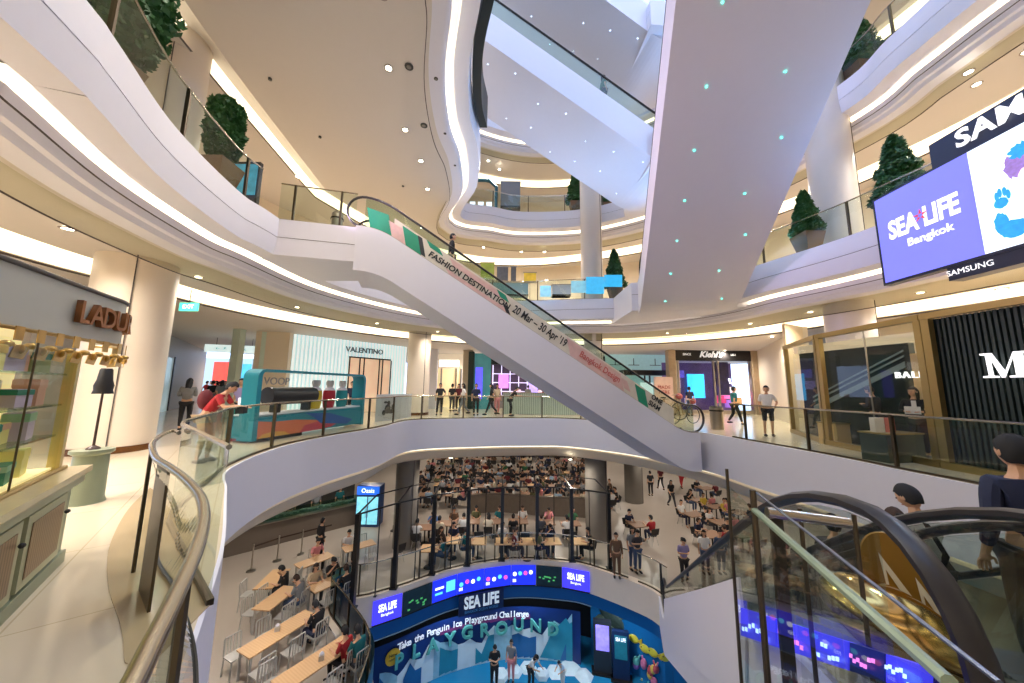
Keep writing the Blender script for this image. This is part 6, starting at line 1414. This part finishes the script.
# --- food court people near the escalator foot
fc = [((638, 555), 'phone', 'dark grey', 'denim', 'couple member in dark shirt standing with crossed arms by the open food court floor', (.2, -1), 'short'), ((633, 552), 'stand', 'grey', 'denim', 'person in grey beside the one in the dark shirt on the open food court floor', (.3, -1), 'long'), ((685, 566), 'phone', 'lavender', 'black', 'girl in lilac shirt looking down beside the escalator handrail', (.1, -1), 'tail'), ((706, 556), 'stand', 'white', 'denim', 'woman in white blouse with shoulder bag beside the escalator handrail', (-.2, -1), 'long'), ((722, 556), 'stand', 'denim', 'denim', 'person in blue denim half hidden behind the glass edge', (0, -1), 'short'),
      ((672, 494), 'walk', 'black', 'dark grey', 'woman in a short black dress walking up the open food court floor', (.1, -1), 'long'), ((682, 475), 'walk2', 'red', 'red', 'distant woman in a red dress on the food court walkway', (0, 1), 'long'), ((661, 476), 'walk', 'maroon', 'black', 'distant person in maroon on the food court walkway', (0, 1), 'short'), ((651, 482), 'stand', 'black', 'black', 'distant person in black beside the concrete column', (0, 1), 'short'), ((617, 560), 'stand', 'brown', 'brown', 'tall standing figure in brown leaning by the last black post', (-.2, -1), 'short')]
for (px, py), po, sh, tr, lb, fc_, st in fc:
    g = U(px, py + (18 if py > 540 else 8), -6) if py > 500 else U(px, py + 14, -6)
    person(po, g.x, g.y, -5.99, yaw(*fc_), sh, tr, lb, style=st, sleeve='long' if sh in ('denim', 'brown') else 'short')
g = U(319, 560, -6); person('stand', g.x, g.y, -5.99, yaw(.5, .8), 'black', 'black', 'tall person in black standing beside the oak tables at left', sleeve='long')
g = U(393, 560, -6)
for i, (px, py, sh, lb) in enumerate(((494, 690, 'black', 'person in a dark suit with yellow stripe on the ice play floor'), (511, 682, 'grey', 'person in grey with pink shorts on the ice play floor'), (532, 690, 'white', 'long-haired girl in white on the ice play floor'), (562, 688, 'light blue', 'child in light blue crouching on the ice play floor'))):
    g = U(px, py, -10.8); person(['phone', 'stand', 'lean', 'lean'][i], g.x, g.y, -10.79, yaw([.2, -.3, 1, -1][i], -1), sh, ['black', 'pink', 'black', 'white'][i], lb, style=['short', 'short', 'long', 'short'][i], scale=[1, .95, .9, .7][i])
# --- tables with diners
seat_n = {'n': 0}
SH = ['black', 'white', 'grey', 'navy', 'teal', 'maroon', 'white', 'pink', 'beige', 'black', 'blue', 'brown', 'dark grey', 'white', 'red', 'olive', 'light blue', 'green', 'cream', 'yellow']
rt = random.Random(17)
SHF = ['black', 'white', 'grey', 'black', 'navy', 'dark grey', 'white', 'maroon', 'black', 'cream', 'dark grey', 'white', 'olive', 'brown', 'light blue', 'black', 'grey', 'pink', 'green', 'navy']
def seat(T, x, y, rz, proto, tl, side, diner=True, pose=None, shirt=None, gap=.52, lab=None, cg='dining chairs in the food court', style=None):
    "side = (along, across) offset in table coordinates; chair faces the table"
    ax, ac = side; M = Matrix.Rotation(rz, 3, 'Z'); o = M @ V3(ax, ac, 0); face = M @ (V3(0, -1 if ac > 0 else 1, 0) if abs(ac) > .2 else V3(-1 if ax > 0 else 1, 0, 0))
    cx, cy = x + o.x, y + o.y
    crz = yaw(face.x, face.y)
    loc = {True: 'far', False: 'near'}[ac > 0]
    place(proto, cx, cy, crz, '%s chair %s %s' % ('slatted' if proto is C_M else 'black', side_word(ax, ac), tl), 'chair', cg)
    if diner:
        sh = shirt or rt.choice(SH if y < 21 else SHF); po = pose or rt.choice(['sit', 'sit_eat', 'sit_back', 'sit_talk']); st = style or rt.choice(['short', 'long', 'short', 'tail'])
        person(po, cx, cy, -5.99, crz, sh, rt.choice(['black', 'denim', 'dark grey', 'navy']), lab or 'diner in %s %s %s' % (sh, side_word(ax, ac), tl), hair=rt.choice(['black', 'black', 'dark brown']), style=st, shoes=proto is C_M)
def side_word(ax, ac):
    if abs(ac) < .2: return 'at the %s end of' % ('right' if ax > 0 else 'left')
    return ('on the far ' if ac > 0 else 'on the near ') + ('right side of' if ax > .15 else 'left side of' if ax < -.15 else 'side of')
def table(proto, x, y, rz, lab, group): place(proto, x, y, rz, lab, 'table', group)
def px_table(p0, p1, proto, lab, group='oak tables on the left terrace'):
    a = U(p0[0], p0[1], -5.25); b = U(p1[0], p1[1], -5.25); c = (a + b) / 2; rz = math.atan2(b.y - a.y, b.x - a.x)
    table(proto, c.x, c.y, rz, lab, group); return c.x, c.y, rz
def tray(x, y, z, lab):
    e = empty('napkin_holder', (x, y, z), lab, 'napkin holder', 'napkin holders on the oak tables')
    MB().box((x, y, z + .06), (.12, .1, .12), .4).build('box', ALU, e); MB().lathe([(.03, .12), (.05, .15), (.02, .19)], (x, y, z), 8).build('tissue', WHITE, e)
x, y, rz = px_table((253, 648), (304, 617), T_LONG, 'long oak table with a man in black at its right end'); tl = 'the long oak table'
for ax in (-.75, 0, .7):
    seat(T_LONG, x, y, rz, C_M, tl, (ax, .58), diner=False); seat(T_LONG, x, y, rz, C_M, tl, (ax, -.58), diner=(ax > .5), shirt='black', pose='sit_eat', style='short')
tray(x - .1, y + .02, -5.25, 'napkin holder on the long oak table second from the bottom')
x, y, rz = px_table((292, 677), (339, 646), T_LONG, 'long oak table nearest the bottom edge beside the blue railing'); tl = 'the bottom oak table'
for ax in (-.75, 0, .75): seat(T_LONG, x, y, rz, C_M, tl, (ax, -.58), diner=(ax > .5), shirt='teal', pose='sit', style='short')
seat(T_LONG, x, y, rz, C_M, tl, (-.75, .58), diner=False)
tray(x + .1, y + .02, -5.25, 'napkin holder on the bottom oak table')
g = U(344, 684, -6); person('sit', g.x, g.y, -5.99, yaw(-1, .3), 'red', 'black', 'person in red at the very bottom by the blue railing'); place(C_M, g.x, g.y, yaw(-1, .3), 'metal slatted chair under the person in red', 'chair', 'dining chairs in the food court')
x, y, rz = px_table((268, 604), (285, 591), T_MID, 'small oak table between two people at the left terrace'); tl = 'the small oak table'
seat(T_MID, x, y, rz, C_M, tl, (.3, -.55), shirt='grey', pose='sit_eat', style='short'); seat(T_MID, x, y, rz, C_M, tl, (-.3, -.55), diner=False); seat(T_MID, x, y, rz, C_M, tl, (-.3, .55), diner=False); seat(T_MID, x, y, rz, C_M, tl, (.3, .55), diner=False)
x, y, rz = px_table((268, 583), (277, 574), T_MID, 'small oak table farthest to the left'); tl = 'the oak table farthest left'
seat(T_MID, x, y, rz, C_M, tl, (-.3, .55), diner=False); seat(T_MID, x, y, rz, C_M, tl, (-.3, -.55), shirt='black', pose='sit_eat', style='short'); seat(T_MID, x, y, rz, C_M, tl, (.3, -.55), diner=False)
x, y, rz = px_table((304, 564), (325, 556), T_MID, 'oak table in front of the standing person in black'); tl = 'the oak table by the standing man'
seat(T_MID, x, y, rz, C_M, tl, (.3, .55), shirt='pink', pose='sit', style='short'); seat(T_MID, x, y, rz, C_M, tl, (-.35, -.55), diner=False); seat(T_MID, x, y, rz, C_M, tl, (.35, -.55), diner=False)
x, y, rz = px_table((322, 585), (338, 578), T_MID, 'oak table left of the first tall black post'); tl = 'the oak table before the post'
seat(T_MID, x, y, rz, C_M, tl, (.3, .55), shirt='black', pose='sit_eat'); seat(T_MID, x, y, rz, C_M, tl, (-.3, .55), shirt='beige', pose='sit', style='long'); seat(T_MID, x, y, rz, C_M, tl, (.3, -.55), shirt='black', pose='sit'); seat(T_MID, x, y, rz, C_M, tl, (-.3, -.55), diner=False)
x, y, rz = px_table((350, 548), (368, 543), T_MID, 'oak table behind the first tall black post'); tl = 'the oak table behind the post'
seat(T_MID, x, y, rz, C_M, tl, (-.3, .55), shirt='white', pose='sit', style='short'); seat(T_MID, x, y, rz, C_M, tl, (.35, .55), diner=False); seat(T_MID, x, y, rz, C_M, tl, (.35, -.55), diner=False)
# rows behind the posts
row = [(430, 548), (452, 540), (478, 541), (503, 541), (527, 541), (552, 541), (577, 541)]
for i, (px, py) in enumerate(row):
    g = U(px, py, -5.25); tl = 'post front row table %s' % ordn[i]
    table(T_SQ, g.x, g.y, .05, 'square wooden table, %s from the left in the front row behind the posts' % ordn[i], 'front row tables behind the posts')
    seat(T_SQ, g.x, g.y, .05, C_S, tl, (-.6 if i % 3 else .6, 0), shirt=['teal', 'black', 'teal', 'white', 'maroon', 'olive', 'black'][i], pose='sit'); 
    if i % 2: seat(T_SQ, g.x, g.y, .05, C_S, tl, (0, .62))
    else: seat(T_SQ, g.x, g.y, .05, C_S, tl, (0, .62), diner=False)
row2 = [(425, 527), (447, 523), (470, 521), (494, 521), (518, 521), (545, 522), (570, 523)]
for i, (px, py) in enumerate(row2):
    g = U(px, py, -5.25); tl = 'post second row table %s' % ordn[i]
    table(T_RED, g.x, g.y, .05, 'copper-coloured table, %s from the left in the second row behind the posts' % ordn[i], 'second row tables behind the posts')
    for sd in ((-.28, -.62), (.28, .62)): seat(T_RED, g.x, g.y, .05, C_S, tl, sd)
# low partition wall in front of the big dining hall
a = U(540, 516, -6); b = U(602, 520, -6); c0 = U(470, 514, -6); e = empty('low_partition', (a + b) / 2, 'low curved grey partition wall behind the second row of tables', 'partition')
pts = [c0, U(500, 512, -6), a, U(575, 517, -6), b]; m = MB()
for p0, p1 in zip(pts, pts[1:]): m.slabpoly([p0, p1, p1 + V3(0, 0, 1.05), p0 + V3(0, 0, 1.05)], (0, .15, 0))
m.build('panel', mat('grey_brown_panel', (104, 92, 82), .5, var=.2), e)
MB().tube([p + V3(0, .07, 1.08) for p in pts], .04, 6).build('cap', STEEL, e)
# big crowded hall
nrow = ['front', 'second', 'third', 'fourth', 'fifth', 'sixth', 'rear']
k = 0
for ri, yy in enumerate([22.6, 24.6, 26.6, 28.7, 30.9, 33.2, 35.6]):
    for ci in range(9 if ri < 6 else 8):
        x = -6.9 + ci * 1.62 + rt.uniform(-.15, .15) + (.3 if ri % 2 else 0); y = yy + rt.uniform(-.2, .2)
        if 7.4 < x < 9.4 and yy < 25: continue
        tl = '%s hall row table %s' % (nrow[ri], ordn[ci])
        table(T_RED if (ci * 3 + ri) % 4 else T_SQ, x, y, rt.uniform(-.1, .1), 'dining table, %s from the left in the %s row of the crowded hall' % (ordn[ci], nrow[ri]), 'tables of the crowded hall')
        for sd in ((-.28, .6), (.28, -.6)) if ri > 3 else ((-.28, .6), (.28, -.6), (.75, 0)):
            seat(T_RED, x, y, 0, C_S, tl, sd, diner=(ri < 5 or rt.random() < .9))
# right hand cluster
for i, (px, py) in enumerate(((640, 524), (700, 500), (694, 514), (716, 506), (722, 522), (738, 512), (712, 534), (742, 534), (706, 488))):
    g = U(px, py, -5.25); tl = 'open floor table %s' % ordn[i]
    table(T_RED, g.x, g.y, .3, 'dining table, %s in the group around the open food court floor' % ordn[i], 'tables right of the open floor')
    for sd in ((-.25, .6), (.25, -.6)): seat(T_RED, g.x, g.y, .3, C_S, tl, sd)
for px, py, lb in ((394, 540, 'empty black shell chair beside the round concrete column'), (398, 562, 'second empty black shell chair near the second post')):
    g = U(px, py, -6); place(C_S, g.x, g.y, .8, lb, 'chair', 'dining chairs in the food court')
# --- serving counter, queue posts, drinks fridge
a = U(232, 556, -6); b = U(372, 520, -6); d = (b - a).normalized(); n_ = V3(-d.y, d.x, 0); a = a - d * 1.5
e = empty('serving_counter', (a + b) / 2, 'long wood-fronted serving counter with glass food display under the slab', 'counter')
MB().slabpoly([a, b, b + V3(0, 0, 1.05), a + V3(0, 0, 1.05)], n_ * .9).build('wood_front', mat('walnut_panel', (104, 92, 82), .45, var=.15, scale=1.5), e)
MB().slabpoly([a + V3(0, 0, 1.05) - n_ * .1, b + V3(0, 0, 1.05) - n_ * .1, b + V3(0, 0, 1.1) - n_ * .1, a + V3(0, 0, 1.1) - n_ * .1], n_ * 1.1).build('steel_top', STEEL, e)
MB().slabpoly([a + V3(0, 0, 1.1) + n_ * .2, b + V3(0, 0, 1.1) + n_ * .2, b + V3(0, 0, 1.45) + n_ * .35, a + V3(0, 0, 1.45) + n_ * .35], n_ * .02).build('sneeze_glass', glass('display_glass', (200, 225, 215), 1.), e)
m = MB()
for i in range(26): q_ = a.lerp(b, (i + .5) / 26) + n_ * .55 + V3(0, 0, 1.13); m.box(q_, (.26, .3, .06 + .05 * (i % 3)))
m.build('food_trays', mat('food_tray', (150, 148, 144), .4, var=.45, scale=3), e)
MB().slabpoly([a + n_ * 3 , b + n_ * 3, b + n_ * 3 + V3(0, 0, 4), a + n_ * 3 + V3(0, 0, 4)], n_ * .2).build('back_wall', mat('dark_kitchen', (58, 60, 58), .5, var=.8, scale=2), e)
for i in range(5):
    q_ = a.lerp(b, .3 + .15 * i) + n_ * 2.9 + V3(0, 0, 2.6); MB().box(q_, (.9, .1, .45), math.atan2(d.y, d.x)).build('menu_board', mat(['menu_amber', 'menu_teal'][i % 2], [(220, 180, 110), (90, 180, 180)][i % 2], .4, emit=.9, var=.5, scale=4), e)
for i in range(4):
    q_ = a.lerp(b, .35 + .16 * i) + n_ * 1.6; person('stand', q_.x, q_.y, -5.99, yaw(-n_.x, -n_.y), ['white', 'black', 'grey', 'teal'][i], 'black', 'cook in %s behind the serving counter, %s from the left' % (['white', 'black', 'grey', 'teal'][i], ordn[i]), shoes=False)
sp_ = []
for i, (px, py) in enumerate(((251, 571), (277, 561), (301, 554))):
    g = U(px, py, -6); sp_.append(g + V3(0, 0, .95)); e = empty('queue_post', g, 'chrome queue barrier post, %s from the left before the serving counter' % ordn[i], 'barrier post', 'queue posts')
    MB().lathe([(.17, 0), (.15, .03), (.03, .05)], g, 16).build('base', STEEL, e, True); MB().tube([g, g + V3(0, 0, .98)], .028, 8).build('pole', STEEL, e, True); MB().ell(g + V3(0, 0, 1.0), (.04, .04, .03), 8, 6).build('cap', STEEL, e)
e = empty('queue_belt', sp_[1], 'dark brown belts strung between the queue barrier posts', 'belt')
for p0, p1 in ((sp_[0], sp_[1]), (sp_[1], sp_[2]), (sp_[2], sp_[2] + d * 1.2)): MB().slabpoly([p0, p1, p1 - V3(0, 0, .06), p0 - V3(0, 0, .06)], n_ * .01).build('belt', cl('dark brown'), e)
g = U(362, 531, -6) + V3(0, .5, 0); e = empty('drinks_fridge', g, 'tall blue-lit drinks fridge beside the first tall black post', 'fridge'); d = V3(1, 0, 0); rz = 0
MB().box(g + V3(0, .35, 1.05), (1.25, .7, 2.1), rz).build('cabinet', mat('fridge_blue', (30, 60, 110), .4), e); MB().box(g + V3(.0, -.03, 1.87), (1.2, .03, .42), rz).build('header', mat('fridge_header', (30, 90, 200), .4, emit=1.2), e)
text('Oasis', .32, .006, wh, d, (0, 0, 1), g + V3(.0, -.07, 1.87), 'lettering', e)
for t in (-.3, .3): dr_ = MB().box(g + d * t + V3(0, -.04, .85), (.54, .03, 1.4), rz).build('glass_door', mat('fridge_glow', (120, 196, 226), .3, emit=.9, var=.6, scale=5), e); MB().tube([g + d * (t * .2) + V3(0, -.08, .5), g + d * (t * .2) + V3(0, -.08, 1.2)], .012, 6).build('handle', STEEL, dr_)
print('PEOPLE', _np[0])
# ================================================================== light
w = bpy.data.worlds.new('daylight'); SC.world = w; w.use_nodes = True
bg = w.node_tree.nodes['Background']; bg.inputs['Color'].default_value = lin((184, 208, 255)) + (1,); bg.inputs['Strength'].default_value = 3.0
def spot(p, e, col=(1, .91, .80), ang=150, r=.12):
    l = bpy.data.lights.new('downlight_lamp', 'SPOT'); l.energy = e; l.color = col; l.spot_size = math.radians(ang); l.spot_blend = .8; l.shadow_soft_size = r
    o = bpy.data.objects.new('downlight_lamp', l); COL.objects.link(o); o.location = p
    return o
dlm = mat('downlight_glow', (255, 244, 222), .5, emit=14); rimm = mat('downlight_rim', (150, 140, 130), .4)
dl_rim = MB().lathe([(.12, 0), (.12, -.015), (.085, -.02), (.085, 0)], seg=16, cap=False).mesh('rim', rimm)
dl_dis = MB().lathe([(.085, -.008), (.0, -.0081)], seg=16).mesh('diffuser', dlm)
_dl = [0]
def downlight(p, e, lab, group, **k):
    r = bpy.data.objects.new('downlight', None); COL.objects.link(r); r.location = p; tag(r, lab, 'ceiling light', group)
    for nm_, me in (('rim', dl_rim), ('diffuser', dl_dis)):
        o = bpy.data.objects.new(nm_, me); COL.objects.link(o); o.parent = r
    if e: spot(Vector(p) - Vector((0, 0, .06)), e, **k)
def ring_lights(pl, nm, z, off, step, e, lab, group, yr=(-3, 60), every=1):
    i = 0; n = 0
    while i < len(pl):
        p = pl[i] + nm[i] * off
        if yr[0] < p.y < yr[1]:
            downlight((p.x, p.y, z), e if n % every == 0 else 0, lab, group); n += 1
        i += step
ring_lights(O1, N1, 4.46, 2.3, 6, 300, 'small round downlight in the walkway ceiling of the entrance level', 'downlights of the entrance level')
ring_lights(O2, N2, 10.46, 2.3, 7, 320, 'small round downlight in the ceiling of the middle balcony', 'downlights of the middle level', yr=(3, 60))
ring_lights(O3, N3, 16.46, 2.3, 8, 300, 'small round downlight in the ceiling of the upper balcony', 'downlights of the upper level', yr=(3, 60))
for i, (x, y) in enumerate([(-17, 14), (-14, 22), (-9, 27), (-3, 25), (3, 25), (9, 26), (14, 22), (12.5, 16), (-22, 28), (-13, 9.5), (12, 8), (12, 4), (-7, 0), (-8, 4)]):
    downlight((x, y, 4.1), 330 if x < 0 and y < 15 else 560, 'recessed ceiling light over the shop walkway', 'ceiling lights over the shop walkway', ang=165)
for i, (x, y) in enumerate([(a, b) for a in (-9, -3, 3, 9, 15) for b in (17.5, 23, 29, 35)] + [(-10, 12.5), (-7, 9), (-12, 8), (13, 12)]):
    downlight((x, y, -2.0), 330, 'recessed ceiling light over the food court', 'ceiling lights of the food court', ang=165)

for i, (x, y, z, tx, ty, tz) in enumerate([(7.5, 14.5, 6.2, 3, 11, 14), (10.0, 7.5, 6.2, 4, 8, 11), (1.5, 16.8, 6.2, 1, 11, 15), (9.8, 11, 6.2, 6, 9, 10), (10.6, 6.5, 12.4, 5.5, 7.5, 9.5), (10.4, 12.5, 12.4, 3, 11, 17)]):  # unseen floods added to tint the escalator undersides blue
    l = bpy.data.lights.new('added_tint_flood', 'SPOT'); l.energy = 850; l.color = (.2, .5, 1); l.spot_size = math.radians(110); l.spot_blend = .9; l.shadow_soft_size = .25
    o = bpy.data.objects.new('added_tint_flood', l); COL.objects.link(o); o.location = (x, y, z)
    o.rotation_euler = (Vector((tx, ty, tz)) - Vector((x, y, z))).to_track_quat('-Z', 'Y').to_euler()

for i, (x, y, z) in enumerate([(-8.3, 3.5, 10.3), (-9, 8.5, 10.2), (-9, 13, 10.2), (-7, 17.5, 10.1), (11.5, 14, 10.3), (12.2, 8, 10.2), (12, 3, 10.2), (2, 20.5, 10.2), (8, 19, 10.2), (-12, 12, 10.1), (-10, 1, 10.2)]):
    downlight((x, y, 10.12), 300, 'recessed downlight deep in the ceiling of the middle balcony', 'deep downlights of the middle level', ang=165)
for i, (x, y, z) in enumerate([(-1, 21, 16.2), (5, 21, 16.2), (12.5, 12, 16.2), (13, 6, 16.2)]):
    downlight((x, y, 16.12), 350, 'recessed downlight deep in the ceiling of the upper balcony', 'deep downlights of the upper level', ang=165)

for (x, y, z, tx, ty, tz, en, co) in [(9.7, 4.5, 6.3, 5.5, 7.5, 8, 1200, (.5, .5, 1)), (-5.4, 8.7, 6.3, 4.5, 9, 7.6, 1700, (.85, .62, 1)), (9.9, 9.3, 5.9, 6, 8, 8, 350, (.4, .5, 1))]:  # more unseen floods, added to give the overhead underside a lavender cast
    l = bpy.data.lights.new('added_tint_flood', 'SPOT'); l.energy = en; l.color = co; l.spot_size = math.radians(70); l.spot_blend = .9; l.shadow_soft_size = .25
    o = bpy.data.objects.new('added_tint_flood', l); COL.objects.link(o); o.location = (x, y, z)
    o.rotation_euler = (Vector((tx, ty, tz)) - Vector((x, y, z))).to_track_quat('-Z', 'Y').to_euler()
for x, y in ((-2.5, 15.8), (1, 16.8), (4.5, 15.6)): spot((x, y, -7.6), 160, col=(.8, .9, 1))  # bare spots without fittings, added to brighten the ice backdrop
